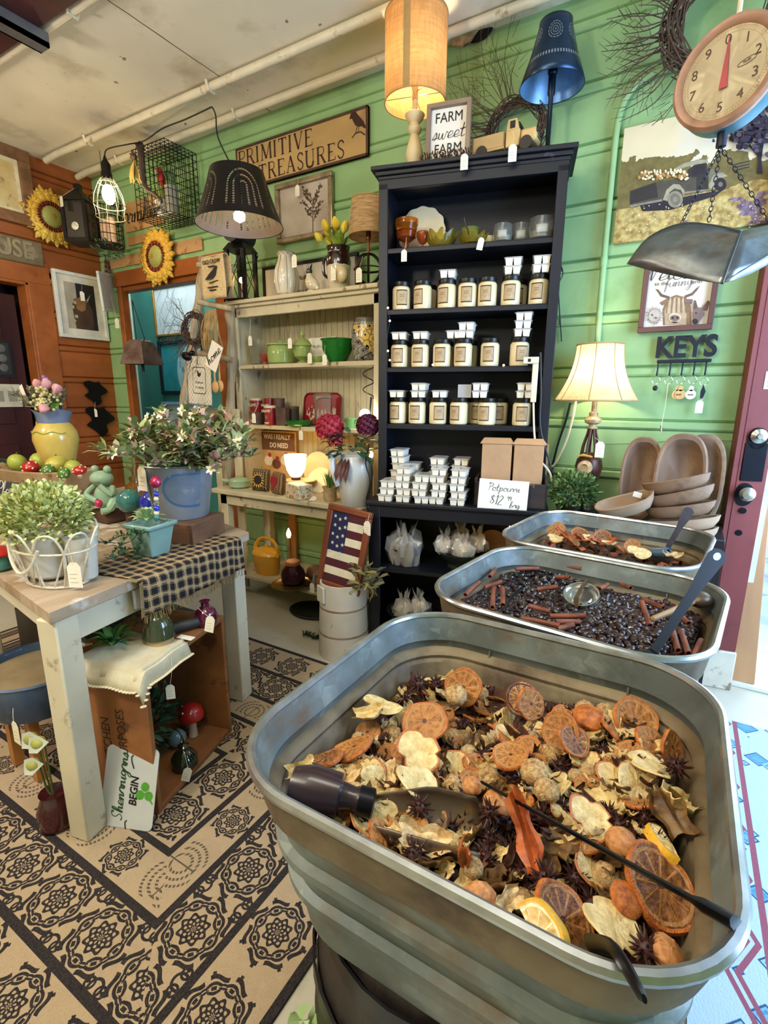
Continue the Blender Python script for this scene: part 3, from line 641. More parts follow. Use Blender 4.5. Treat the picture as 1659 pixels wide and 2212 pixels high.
FIXED=[  # kind, px, py, size, tilt x, tilt y, turn, label
 ('apple1',827,1523,.085,-.3,.1,.3,'pale dried apple slice at the back corner of the front tub, seeds showing'),
 ('orange0',765,1612,.085,-.2,-.35,.4,'round dried orange slice with dark centre behind the wooden scoop handle'),
 ('dark0',705,1637,.066,-.4,-.2,1,'small brown orange slice tucked between tub wall and scoop handle'),
 ('apple0',904,1622,.088,.45,0,.5,'round cream apple slice with star core behind the tin scoop'),
 ('apple2',902,1690,.088,.5,.2,1.5,'cream apple slice with star core touching the tin scoop blade'),
 ('orange1',918,1560,.09,.6,.1,0,'orange slice standing tilted behind the star core apple slices'),
 ('pit0',985,1502,.048,0,0,0,'knobbly tan ball at the back of the front tub'),
 ('orange2',1000,1485,.085,1.1,.1,.2,'red brown orange slice on edge behind the knobbly tan ball'),
 ('lime0',1128,1508,.074,.75,.2,0,'dark lime slice with pale segments near the back wall of the front tub'),
 ('orange1',1145,1520,.07,.9,.9,.5,'orange slice half hidden behind the dark lime slice'),
 ('orange0',1103,1630,.070,.15,-.1,0,'round orange slice lying flat in the middle of the front tub'),
 ('ohalf0',1275,1550,.068,.1,.1,0,'smooth orange half dome down by the back wall of the front tub'),
 ('orange2',1210,1580,.075,.9,-.6,.4,'orange slice on edge beside the smooth orange half'),
 ('dark0',1240,1600,.065,.7,-.3,1.2,'brown folded orange slice below the smooth orange half'),
 ('orange0',1372,1556,.095,.7,.35,.3,'large orange slice leaning in the far corner of the front tub'),
 ('orange1',1405,1607,.07,.5,.5,.6,'orange slice with thick rind in front of the large leaning slice'),
 ('orange2',1452,1615,.07,.3,1.2,0,'orange slice standing on edge against the doorway side of the front tub'),
 ('apple1',1403,1668,.085,.25,.1,2,'torn cream apple slice with brown specks below the thick rind slice'),
 ('pit1',1154,1668,.05,0,0,1,'round knobbly pinkish ball in the middle of the front tub'),
 ('pit2',1180,1708,.045,.4,0,2,'smaller knobbly ball just below the round pinkish one'),
 ('nut0',1073,1735,.05,0,.3,.5,'smooth orange brown nut beside the start of the long iron handle'),
 ('nut0',1342,1820,.052,.2,0,1,'tan rough nut below the long iron handle, middle of the front tub'),
 ('nut0',1019,1698,.036,.2,0,1,'small amber nut between scoop and long iron handle'),
 ('rind0',1140,1808,.125,.5,.5,-.9,'long curled red orange rind near the middle of the front tub'),
 ('rind0',1003,1868,.10,.3,.9,1.3,'hooked orange peel strip in front of the tin scoop'),
 ('pit1',1022,1874,.034,0,0,1,'tan knobbly lump inside the hooked peel strip'),
 ('dark0',1440,1925,.125,.35,.35,.2,'largest dark orange slice under the long iron handle'),
 ('lemon0',1505,1862,.085,.5,.2,1.9,'bright yellow lemon wedge against the doorway side of the front tub'),
 ('dark0',1215,1988,.11,.6,.3,.8,'big brown orange slice near the front rim of the front tub'),
 ('lemon0',1165,2030,.10,.9,.2,-.7,'yellow lemon slice against the front rim of the front tub'),
 ('apple2',1325,2000,.10,.3,.2,1.4,'large cream dried fruit flake behind the short spoon handle'),
 ('chunk0',1457,2078,.05,.2,.3,.3,'orange fibrous bark chunk in the front corner of the front tub'),
 ('chip1',1497,1765,.075,.3,.6,.9,'square cream flake by the doorway wall of the front tub'),
 ('apple0',1275,1765,.078,.4,.1,.6,'folded cream apple slice just above the long iron handle'),
 ('chip2',914,1822,.085,.3,.2,.4,'ruffled yellow cream flake in front of the scoop blade'),
 ('chunk0',1036,1945,.055,.5,.2,.2,'pitted tan chunk close to the front rim of the front tub'),
 ('chip2',1093,1948,.055,.6,.2,1.3,'amber folded flake beside the pitted tan chunk'),
 ('ohalf0',1353,1942,.055,.2,.4,.2,'flat orange cap below the long iron handle'),
 ('leaf0',1445,1765,.075,.4,.5,-.8,'broad brown dried leaf by the doorway side of the front tub'),
 ('chip1',800,1545,.06,.2,-.3,.5,'thick cream flake at the back corner under the apple slice'),
 ('chip0',655,1665,.055,.3,-.5,.5,'yellow flake wedged behind the wooden scoop handle end'),
 ('pod0',1060,1755,.06,0,0,0,'spiky brown pod beside the smooth orange brown nut'),
 ('pod1',905,1478,.06,0,0,0,'spiky brown pod at the back edge of the front tub'),
 ('pod2',1410,1825,.065,0,0,0,'spiky dark pod between tan nut and broad dried leaf'),
 ('pod0',1180,1900,.07,0,0,0,'spiky brown pod in front of the long red rind'),
 ('pod1',1470,1680,.06,0,0,0,'spiky dark pod beside the torn apple slice'),
 ('pod2',1395,2050,.065,0,0,0,'spiky brown pod beside the orange bark chunk'),
 ('pod1',905,1745,.055,0,0,0,'spiky pod resting in the tin scoop blade'),
]
CATS={'orange':'dried orange','apple':'dried apple','chip':'dried fruit','curl':'peel','pit':'seed ball','pod':'seed pod','dark':'dried orange','lime':'dried lime','lemon':'lemon','ohalf':'dried orange','nut':'nut','rind':'peel','chunk':'bark','leaf':'leaf','stick':'cinnamon'}
def inside(x,y,k,mg):
    (cx,cy),rz,hx,hy,_=TUBS[k];dx,dy=x-cx,y-cy;u=dx*cos(rz)+dy*sin(rz);v=-dx*sin(rz)+dy*cos(rz)
    return abs(u) < hx-mg and abs(v) < hy-mg and abs(u)/(hx-mg)+abs(v)/(hy-mg) < 1.72
def hsurf(x,y):
    return SZ-.02+.03*sin(9*x+1)*cos(8*y)+.012*sin(23*x)*sin(19*y)
for k,px,py,s,a,b,c,lab in FIXED:
    s *= .88-.2*max(0,min(1,(py-1550)/450))
    p=az(px,py,SZ+.012);p.z=max(p.z,hsurf(p.x,p.y)+.012);ctr=V((-.197,.683,p.z))
    while not inside(p.x,p.y,0,.035+s*.30):p += (ctr-p)*.03
    piece(k,p,s,a,b,c,lab,CATS[k.rstrip('012')],PG)
FILL=[('apple',40,.042,.064,'cream dried apple slice half buried in the front tub potpourri'),('orange',30,.042,.06,'dried orange slice half buried in the front tub potpourri'),('pit',26,.028,.042,'knobbly tan ball among the front tub potpourri'),('pod',48,.035,.055,'spiky brown seed pod among the front tub potpourri'),('leaf',30,.03,.06,'brown dried leaf among the front tub potpourri'),('chip',130,.024,.05,'cream dried fruit flake lying among the front tub potpourri'),('curl',95,.03,.065,'curled brown peel among the front tub potpourri')]
placed=[(az(f[1],f[2],SZ),f[3]*.75) for f in FIXED]
for k,n,a,b,lab in FILL:
    c=0;tries=0
    while c < n and tries < 9000:
        tries += 1;x,y=rnd(-.5,.11),rnd(.38,.98);s=rnd(a,b)
        if not inside(x,y,0,.06+s*.35):continue
        if any((x-q.x)**2+(y-q.y)**2 < (.235*(s+t))**2 for q,t in placed):continue
        placed.append((V((x,y,0)),s*.75));c += 1
        kk=k+('0' if k == 'leaf' else str(random.randrange(3)))
        piece(kk,(x,y,hsurf(x,y)+s*.12),s,rnd(-.7,.7),rnd(-.7,.7),rnd(0,6),lab,CATS[k],'small %s pieces in the front tub' % CATS[k])
# crumbs below: nobody could count them
dk=mat('dark_crumbs','2E180C',.6,var=.5,scale=30,c2='573218')
def bed(k,mg,hf,seed,n,mats,size,name):
    (cx,cy),rz,hx,hy,_=TUBS[k];m=MB();rg=random.Random(seed)
    P=rrect(hx-mg,hy-mg,.09,10);N=len(P);M=TR((cx,cy,0),rz=rz);vs=[]
    for f in [0.001,.15,.3,.45,.6,.75,.9,1]:
        for x,y in P:
            q=M @ V((x*f,y*f,0));vs.append((q.x,q.y,hf(q.x,q.y)))
    m.add(vs,[(i*N+j,i*N+(j+1) % N,(i+1)*N+(j+1) % N,(i+1)*N+j) for i in range(7) for j in range(N)])
    for _ in range(n):
        x,y=cx+rg.uniform(-hx,hx),cy+rg.uniform(-hy,hy)
        if not inside(x,y,k,mg+.01):continue
        s=rg.uniform(*size);q=Matrix.Translation((x,y,hf(x,y)+s*.25)) @ Matrix.Rotation(rg.uniform(0,6),4,'Z') @ Matrix.Rotation(rg.uniform(-1,1),4,'X') @ Matrix.Rotation(rg.uniform(-1,1),4,'Y')
        w=rg.uniform(.25,.6)*s;m.add([(-s,-w,0),(0,-w*1.2,s*.3),(s,-w*.3,0),(s,w*.4,.1*s),(0,w,s*.35),(-s*.9,w*.7,0)],[(0,1,4,5),(1,2,3,4)],rg.randrange(len(mats)),q)
    return m.build(name,mats)
tag(bed(0,.05,lambda x,y:hsurf(x,y)-.012,3,1900,[dk,dk,curl_m,chip_m,pod_m],(.008,.02),'potpourri_crumbs'),'dark crumbs and shavings of potpourri filling the front washtub','potpourri',None,'stuff')
# ------------------------------------------------------------------ scoop, long handle, short handle in the front tub
dk_wood=mat('dark_turned_wood','2C1E22',.3,var=.3,scale=6,st=(1,1,.2),coat=.3)
tin=mat('old_tin','665644',.4,.5,var=.3,scale=8,worn='7A5A34',ws=10)
blk=mat('black_iron','17171C')
a,b=az(628,1690,.80),az(775,1728,.785)
t=T('scoop','tin scoop with fat dark wooden handle lying in the front tub potpourri','scoop',M=align(a,b));L=(b-a).length
MB().lathe([(.002,-.002),(.022,.002),(.030,.03),(.027,.07),(.018,L*.75),(.015,L*.92),(.017,L)],24).build('handle',dk_wood,t)
m=MB();m.lathe([(.019,L),(.019,L+.02),(.014,L+.022)],20);m.build('ferrule',blk,t)
def scoopf(u,v):
    a=PI*(u-.5)*1.15;w=.044*(.55+.45*min(1,v*2.2));z=L+.02+.17*v-.03*abs(u-.5)*2*(v > .8);return (w*sin(a)*1.05,-.012+w*(1-cos(a))*.8-.02,z)
u_=(t.matrix_world.to_3x3().inverted() @ V((0,0,1)))
ang=math.atan2(u_.x,u_.y) if False else math.atan2(-u_.x,u_.y)
MB().grid(scoopf,14,10,0,TR(rz=ang)).build('blade',tin,t,thick=.0018)
def bar(name,pts,w,ma,label,cat,flat=.3,group=None):
    o=MB().tube(smooth_path(pts,6),w,8,flat=flat).build(name,ma);return tag(o,label,cat,group)
p0,p1=az(1042,1690,.775),az(1590,1995,.852)
pm=[p0+(p1-p0)*t for t in (0,.3,.6,.85)]+[p1]
pp=smooth_path(pm,6);ws=[.005+.004*(i/len(pp))+(.006 if i > len(pp)-6 else 0) for i in range(len(pp))]
t=T('ladle','long dark iron ladle lying across the front tub to its rim','ladle',p0)
MB().tube([q-p0 for q in pp],ws,8,flat=.45).build('handle',blk,t)
MB().lathe([(.001,-.03),(.022,-.026),(.034,-.01),(.036,0),(.033,0),(.02,-.02),(.001,-.024)],20,0,TR((-.03,.03,-.06))).build('bowl',tin,t)
p0,p1=az(1275,2040,.80),az(1392,2158,.868)
t=T('spoon','dark spoon whose short handle hangs over the front rim of the front tub','spoon',p0)
MB().tube([q-p0 for q in smooth_path([p0,p0+(p1-p0)*.45+V((0,0,.018)),p1],6)],[.009,.009,.0085,.008,.008,.008,.009,.010,.010,.010,.009,.008,.004],10,flat=.5).build('handle',blk,t)
MB().sphere(.026,14,0,TR((-.03,.03,-.055),s=(1.3,.9,.25))).build('bowl',tin,t)
# ------------------------------------------------------------------ middle tub: glossy pods, cinnamon, tools
MZ=.785
def h2(x,y):return MZ-.012+.016*sin(11*x+2)*cos(9*y+1)
cand=[]
rg=random.Random(5)
for j in range(60):
    for i in range(60):
        x=-.50+i*.0108+rg.uniform(-.004,.004)+(.005 if j % 2 else 0);y=.99+j*.0108+rg.uniform(-.004,.004)
        if inside(x,y,1,.052):cand.append((x,y))
cand.sort(key=lambda c:c[0]**2+c[1]**2)
step=max(1,len(cand)//1500)
BG='glossy dark pods in the middle tub'
near=[c for c in cand if c[1]-.12*c[0] < 1.30]
rg.shuffle(near);near=near[:300];ns=set(near)
for x,y in near:
    o=piece('bean%d' % rg.randrange(2),(x,y,h2(x,y)+rg.uniform(.001,.010)),rg.uniform(.019,.026),rg.uniform(.9,2.2),rg.uniform(-.6,.6),rg.uniform(0,6),'glossy dark dried pod in the middle washtub','pod',BG)
m=MB();bm_=MB();bm_.sphere(.5,8,0,None,.68,.68,1)
for x,y in cand:
    if (x,y) in ns:continue
    m.mb(bm_,TR((x,y,h2(x,y)+rg.uniform(-.006,.006)),rg.uniform(.8,2.3),rg.uniform(-.6,.6),rg.uniform(0,6),rg.uniform(.018,.025)))
tag(m.build('pod_bed',pod_gl),'mass of glossy dark pods filling the middle washtub','pods',None,'stuff')
tag(bed(1,.045,lambda x,y:h2(x,y)-.008,4,0,[dk],(.01,.02),'pod_crumbs'),'dark crumbs under the pods in the middle washtub','crumbs',None,'stuff')
def c6(x,y):return 940+x/2.307,1060+y/2.307
STK=[(400,390,515,385),(590,368,730,390),(600,430,670,430),(272,428,302,388),(150,520,217,455),(248,482,332,455),(285,582,292,470),(338,570,338,488),(510,492,612,480),(470,575,572,602),(430,635,622,672),(575,626,752,620),(600,652,722,650),(610,688,692,670),(580,695,645,716),(1030,556,1068,672),(1040,545,1140,585),(928,465,972,486),(1182,690,1215,795),(1225,700,1268,812),(1285,832,1330,745),(1228,628,1262,660),(820,490,862,465),(120,555,165,580)]
for i,(xa,ya,xb,yb) in enumerate(STK):
    a=az(*c6(xa,ya),MZ+.014);b=az(*c6(xb,yb),MZ+.014+.006*(i % 3));L=(b-a).length
    q=align((a+b)/2,b) @ TR(rz=rnd(0,6)) @ Matrix.Diagonal((.125,.125,L,1))
    o=D.objects.new('cinnamon_stick',PROTO['stick0']);COL.objects.link(o);o.matrix_world=q
    near='beside the tin cup' if 560 < xa < 900 else 'by the wall toward the dark bookcase' if xa < 480 else 'at the doorway end'
    far='back' if ya < 500 else 'front'
    tag(o,'cinnamon stick at the %s of the pod tub, %s' % (far,near),'cinnamon','cinnamon sticks %s %s' % (far,near))
can=mat('bright_tin','B8B8AC',.25,.9,var=.15,scale=30)
c=az(1256,1282,MZ+.02)
t=T('tin_cup','round tin cup with strap handle sunk among the dark pods','cup',M=TR(c+V((0,0,-.005)),rx=.42,rz=-.1))
MB().lathe([(.044,-.07),(.044,.0),(.046,.002),(.046,.006),(.042,.006),(.040,-.004),(.03,-.006),(.026,-.003),(.018,-.006),(.001,-.006)],32).build('body',can,t)
MB().tube([(-.002,-.046,.002),(-.002,-.035,.022),(0,0,.026),(.002,.035,.022),(.002,.046,.002)],[.012]*5,8,flat=.18).build('strap_handle',tin,t)
a,b=az(1412,1408,.79),ay(1556,1190,1.36)
t=T('spatula','black slotted handle spatula standing in the middle tub of pods','spatula',M=frame_m(a,b-a,(0,-1,.15)));L=(b-a).length
m=MB();n=14
out=[(0,.009),(L*.55,.010),(L*.75,.015),(L*.93,.019),(L*.985,.014),(L,.004),(L,-.004),(L*.985,-.014),(L*.93,-.019),(L*.75,-.015),(L*.55,-.010),(0,-.009)]
m.prism(out,-.005,.005);m.build('handle',mat('black_nylon','101318',.35,var=.2),t,bevel=.003)
MB().cyl(.0075,-.0055,.0055,14,0,TR((L*.93,0,0),s=(1.5,1,1))).build('hang_hole',mat('pale_hole','B9C3CC',.6),t)
MB().prism([(-.07,.035),(0,.012),(0,-.012),(-.07,-.035)],-.002,.002).build('blade',mat('black_nylon','101318'),t)
a,b=az(1408,1338,MZ+.02),az(1500,1300,MZ+.03)
t=T('wooden_ladle','pale wooden handled ladle lying in the pod tub behind the spatula','ladle',M=align(a,b));L=(b-a).length
MB().lathe([(.001,0),(.007,.003),(.008,L*.6),(.006,L)],12).build('handle',mat('pale_handle_wood','9A7A4E',.5,var=.2),t)
MB().sphere(.03,14,0,TR((0,0,L+.025),s=(1,.7,1))).build('bowl',tin,t)
c=az(1068,1322,MZ+.012);t=T('serving_spoon','dark serving spoon half buried in the pods by the front rim','spoon',c)
MB().lathe([(.001,-.02),(.025,-.014),(.034,0),(.031,0),(.02,-.01),(.001,-.014)],20,0,TR(rx=-.3,s=(1.2,.8,1))).build('bowl',tin,t)
e_=az(1125,1272,MZ+.03)-c;MB().tube(smooth_path([(.02,.01,0),e_*.55+V((0,0,-.003)),e_,e_+V((.01,.004,.012))],5),.004,6).build('handle',blk,t)
# ------------------------------------------------------------------ third tub
h3=lambda x,y:.735+.05*max(0,-(x+.1))-.02*(y-1.75)
tag(bed(2,.05,h3,6,500,[dk,curl_m,rind_m],(.008,.02),'potpourri_crumbs'),'thin layer of reddish crumbs in the half empty washtub','potpourri',None,'stuff')
G3='dried slices in the half empty tub'
for k,x,y,s,a,b,c,lab in [
 ('orange0',540,188,.075,1.25,.5,.4,'orange slice standing on edge in the half empty tub, bookcase end'),('orange1',603,192,.075,.8,.1,0,'orange slice leaning beside the standing one in the half empty tub'),
 ('apple0',600,235,.07,.2,0,0,'pale apple slice below the standing orange slices in the half empty tub'),('rind0',660,230,.09,.4,.2,0,'brown rind strip beside the pale apple slice in the half empty tub'),
 ('dark0',720,217,.07,.7,.1,0,'dark orange slice in the middle heap of the half empty tub'),('rind0',735,242,.085,.4,.3,.6,'red rind strip at the near edge of the half empty tub heap'),
 ('apple2',770,238,.06,.5,0,1,'small pink apple slice in the middle heap of the half empty tub'),('dark0',835,232,.07,.9,0,0,'dark brown slice behind the heap in the half empty tub'),
 ('rind0',835,262,.09,.3,0,.3,'wide reddish rind at the front of the half empty tub heap'),('pod0',812,197,.065,0,0,0,'black spiky pod at the back of the half empty tub heap'),
 ('chip1',868,268,.05,.2,0,.5,'cream flake beside the wide reddish rind in the half empty tub'),('orange2',980,278,.06,1.2,0,.2,'pinkish orange ring standing alone in the half empty tub'),
 ('apple1',1015,306,.08,.3,0,.2,'flat apple slice beside the blue grey scoop tip in the half empty tub'),('chip2',1185,330,.06,.3,0,.2,'reddish flakes near the grey handle in the half empty tub'),('dark0',690,250,.055,.5,.3,1,'small dark slice against the near wall of the half empty tub'),('dark0',930,290,.05,.4,.3,1,'small brown slice before the pinkish ring in the half empty tub')]:
    p=az(*c6(x,y),.775);piece(k,p,s,a,b,c,lab,CATS[k.rstrip('012')],G3)
a,b=az(*c6(1142,315),.765),ay(*c6(1272,85),2.02)
t=T('metal_scoop','long grey steel scoop leaning out of the half empty tub','scoop',M=frame_m(a,b-a,(0,-1,.1)));L=(b-a).length
m=MB();m.prism([(0,.008),(L*.6,.010),(L*.8,.016),(L*.96,.017),(L,.008),(L,-.008),(L*.96,-.017),(L*.8,-.016),(L*.6,-.010),(0,-.008)],-.003,.003);m.build('handle',mat('grey_steel_handle','6C6A70',.35,.7,var=.2),t,bevel=.002)
MB().sphere(.035,14,0,TR((-.04,0,-.006),s=(1.4,1,.3))).build('blade',tin,t)
c=az(*c6(1085,310),.77);o=MB().lathe([(.018,0),(.02,.05),(.018,.055),(.012,.055),(.012,.01),(.001,.01)],18,0,TR(ry=1.3,rz=-.4)).build('scoop_tube',mat('blue_grey_enamel','3F5666',.35,var=.2));o.location=c;tag(o,'short blue grey tube lying among the slices of the half empty tub','tube')
# ================================================================== BOOKCASE
SC.cycles.sample_clamp_indirect=4.0
ORD=['first','second','third','fourth','fifth','sixth','seventh','eighth','ninth','tenth']
navy=mat('dark_navy_paint','090D17',.5,var=.3,scale=5,worn='3A3F48',ws=18,wl=.66,wh=.74,bump=.08)
BK=TR((-1.345,2.2,0),rz=R(15));BKI=BK.inverted();BKN=BK.to_3x3() @ V((0,1,0))
def bk(px,py,yl=0):return BKI @ apl(px,py,BK @ V((0,yl,0)),BKN)
SH=[(2.0),(1.73),(1.463),(1.188)]
t=T('bookcase','tall dark navy bookcase with open base, full of candles and wax melts','bookcase',M=BK)
m=MB();m.box(.015,.035,0,.27,.815,2.30);m.box(.012,.055,-.004,.018,.815,2.27);m.build('side',navy,t,bevel=.002)
m=MB();m.box(.812,.832,0,.27,.815,2.30);m.box(.792,.836,-.004,.018,.815,2.27);m.build('side',navy,t,bevel=.002)
MB().box(.02,.83,.258,.27,.80,2.30).build('back_panel',navy,t)
m=MB();m.box(.012,.836,-.004,.018,2.245,2.31);m.build('header',navy,t,bevel=.002)
m=MB()
for z0,z1,o in ((2.285,2.30,.008),(2.30,2.318,.018),(2.318,2.336,.034)):m.box(.015-o,.832+o,-o,.27,z0,z1)
m.build('crown',navy,t,bevel=.003)
for z in SH:m=MB();m.box(.035,.812,.006,.258,z-.02,z);m.box(.035,.812,.002,.010,z-.024,z-.004);m.build('shelf',navy,t,bevel=.002)
m=MB();m.box(-.012,.86,-.15,.275,.795,.815);m.build('counter',navy,t,bevel=.004)
for a,b in ((0,.02),(.83,.85)):MB().box(a,b,-.13,.27,0,.795).build('base_side',navy,t)
MB().box(.02,.83,.25,.27,.0,.795).build('base_back',navy,t)
m=MB()
for a,b,c,d in ((0,.06,0,.795),(.79,.85,0,.795),(.06,.79,.735,.795),(.06,.79,0,.09)):m.box(a,b,-.135,-.115,c,d)
m.build('base_frame',navy,t,bevel=.003)
MB().box(.02,.83,-.112,.25,.44,.46).build('base_shelf',navy,t);MB().box(.02,.83,-.112,.25,.08,.10).build('base_bottom',navy,t)
# --- price tags
tagp=mat('tag_paper','E6DFC8',.8,var=.05);strg=mat('tag_string','D8CFB8',.8);inkg=mat('tag_ink','9A927E',.8)
def price_tag(p,q,label,s=.034,rz=0,tilt=0):
    """p: top hole of the tag; q: where the string is tied"""
    t=T('price_tag',label,'price tag',M=TR(p,ry=tilt,rz=rz))
    m=MB();m.prism([(-s*.45,-s*1.5),(s*.45,-s*1.5),(s*.45,-s*.1),(s*.2,s*.2),(-s*.2,s*.2),(-s*.45,-s*.1)],0,.0012,0,TR(rx=PI/2))
    for k in range(3):m.box(-s*.3,s*(.2-.1*(k % 2)),-.0016,-.0012,-s*(.6+.28*k),-s*(.57+.28*k),1)
    m.build('paper',[tagp,inkg],t)
    d=t.matrix_world.inverted() @ V(q)
    MB().tube(smooth_path([(0,-.001,0),V(d)*.5+V((.004,-.004,0)),d],4),.0009,4).build('string',strg,t)
    return t
# --- candle jars
wax=mat('cream_wax','E4D3A6',.35,var=.05,sub=.2,coat=.6);lid_m=mat('black_lid','14130F',.35,var=.2)
kraft=mat('kraft_label','B79F78',.8,var=.12,scale=40);kraft_l=mat('label_border','4A2E1A',.8)
def make_candle():
    t=T('candle_jar','','candle');r=.0435
    m=MB();m.lathe([(r-.008,0),(r-.002,.004),(r,.012),(r,.098),(r-.004,.106),(r-.009,.110)],28);m.build('jar',wax,t)
    m=MB();m.lathe([(r-.006,.109),(r-.003,.110),(r-.002,.113),(r-.002,.128),(r-.005,.131),(r-.012,.131),(r-.014,.128)],28);m.build('lid',lid_m,t)
    def f(u,v,k=.0008,w=.62,z0=.022,z1=.092):a=-PI/2+(u-.5)*2*w;return ((r+k)*cos(a),(r+k)*sin(a),z0+(z1-z0)*v)
    m=MB();m.grid(f,10,1,1)
    m.grid(lambda u,v:f(u,v,.0013,.555,.027,.087),10,1,0)
    for i,(wd,z) in enumerate(((.30,.068),(.34,.060),(.22,.045),(.2,.040))):m.grid(lambda u,v:f(u,v,.0017,wd*.8,z,z+(.0028 if i < 2 else .0014)),6,1,2)
    m.build('label',[kraft,kraft_l,mat('label_ink','8A7354',.8)],t)
    return t
c0=make_candle();first=[True]
def candle(px,row,turn,n,yl=.065,extra=''):
    p=bk(px,650,yl);p.z=SH[row];p.y=yl
    M=BK @ TR(p,rz=turn-R(8))
    rowname=['','second','third','fourth'][row]
    lab='cream candle jar, %s from the hutch side on the %s shelf of the navy bookcase' % (ORD[n],rowname) if not extra else extra
    if first[0]:first[0]=False;c0.matrix_world=M;c0['label']=lab;c0['group']='candle jars on the navy bookcase';return
    dup(c0,M=M,label=lab,group='candle jars on the navy bookcase')
for row,xs in ((1,(867,913,965,1009,1052,1102,1162)),(2,(864,910,958,1005,1064,1129)),(3,(862,906,953,1000,1064,1143))):
    for n,px in enumerate(xs):candle(px,row,[.05,-.1,.0,.45,-.3,-.2,.15,0][(n+row*3) % 8],n)
for px,row,yl,lab in ((925,1,.165,'cream candle jar half hidden behind the second one on the second bookcase shelf'),(1118,1,.165,'cream candle jar half hidden behind the sixth one on the second bookcase shelf'),
                         (873,2,.17,'cream candle jar half hidden behind the first one on the third bookcase shelf'),(966,2,.17,'cream candle jar peeping out behind the third one, third bookcase shelf'),(1017,2,.17,'cream candle jar behind the fourth on the third shelf'),
                         (1043,3,.165,'cream candle jar behind the fifth on the fourth shelf, hutch side'),(1091,3,.165,'cream candle jar behind the fifth on the fourth shelf, doorway side'),(868,3,.17,'cream candle jar tucked behind the first one on the fourth bookcase shelf'),(1008,3,.17,'cream candle jar tucked behind the fourth one on the fourth bookcase shelf')):
    candle(px,row,.1,0,yl,lab)
# --- wax melts
melt_m=mat('white_wax_cups','EBE2CC',.45,var=.04,sub=.15);clear=mat('clear_plastic','F2F2F2',.12,var=.02,alpha=.35,coat=.5)
def make_melt():
    t=T('wax_melt_clamshell','','wax melt');m=MB()
    for i in range(2):
        for j in range(3):
            x0,y0=-.034+i*.0352,-.05+j*.0345
            m.add([(x0+.003,y0+.003,0),(x0+.0298,y0+.003,0),(x0+.0298,y0+.0292,0),(x0+.003,y0+.0292,0),(x0,y0,.028),(x0+.0328,y0,.028),(x0+.0328,y0+.0322,.028),(x0,y0+.0322,.028)],[(3,2,1,0),(0,1,5,4),(1,2,6,5),(2,3,7,6),(3,0,4,7)])
    m.box(-.037,.037,-.053,.055,.028,.0295);m.build('cups',melt_m,t)
    m=MB();m.box(-.041,.041,-.058,.060,.0300,.0312);m.box(-.034,.034,-.05,.052,.0312,.0345);m.build('lid',clear,t);return t
m0=make_melt();mf=[True]
def melt(x,y,z,rz,lab,group,rx=0):
    M=BK @ TR((x,y,z),rx,0,rz)
    if mf[0]:mf[0]=False;m0.matrix_world=M;m0['label']=lab;m0['group']=group;return
    dup(m0,M=M,label=lab,group=group)
HT=.0352
for n,(px,py,k,yl) in enumerate(((834,1076,3,-.075),(869,1078,5,-.07),(906,1082,4,-.075),(945,1084,5,-.07),(987,1088,5,-.075))):
    p=bk(px,py,yl-.05)
    for i in range(k):melt(p.x+.006*((i*7+n) % 3-1),yl,.815+i*HT,.06*((i*5+n) % 3-1),'white wax melt, %s from the bottom in the %s front stack on the navy counter' % (ORD[i],ORD[n]),'front stacks of wax melts')
for n,(px,k,yl) in enumerate(((860,7,.06),(890,5,.065),(921,3,.06),(944,6,.06),(992,6,.06))):
    p=bk(px,1040,yl-.05)
    for i in range(k):melt(p.x+.005*((i*5+n) % 3-1),yl,.815+i*HT,.07*((i*3+n) % 3-1),'white wax melt, %s from the bottom in the %s rear stack on the navy counter' % (ORD[i],ORD[n]),'rear stacks of wax melts')
JT=.1315
def jt(px,row):return bk(px,650,.055).x
for px,row,k,lab in ((967,1,1,'on the lid of the third candle of the second shelf'),(1103,1,2,'on the sixth candle lid of the second shelf'),(1163,1,2,'on the seventh candle lid of the second shelf'),
                        (866,2,1,'on the first candle lid of the third shelf'),(912,2,1,'on the second candle lid of the third shelf'),(985,2,1,'bridging the third and fourth candles of the third shelf'),(1010,2,2,'on the fourth candle lid of the third shelf'),(1132,2,3,'on the sixth candle lid of the third shelf'),
                        (862,3,1,'on the first candle lid of the fourth shelf'),(910,3,2,'on the second candle lid of the fourth shelf'),(957,3,1,'on the third candle lid of the fourth shelf'),(1046,3,2,'between the fourth and fifth candles of the fourth shelf'),(1145,3,2,'on the sixth candle lid of the fourth shelf')):
    x=jt(px,row)
    for i in range(k):
        melt(x+.004*i,.06,SH[row]+JT+i*HT,.05-.06*i,'wax melt %s%s' % (lab,'' if k == 1 else ', %s of its stack' % ['bottom','second' if k > 2 else 'top','top'][i]),'wax melts on candle lids')

p=bk(1003,860,.05);o=MB().box(-.032,.032,-.006,.006,0,.062).build('clear_box',clear);o.matrix_world=BK @ TR((p.x,.05,SH[3]+JT));tag(o,'clear flat plastic box standing on the fourth candle of the fourth shelf','box')
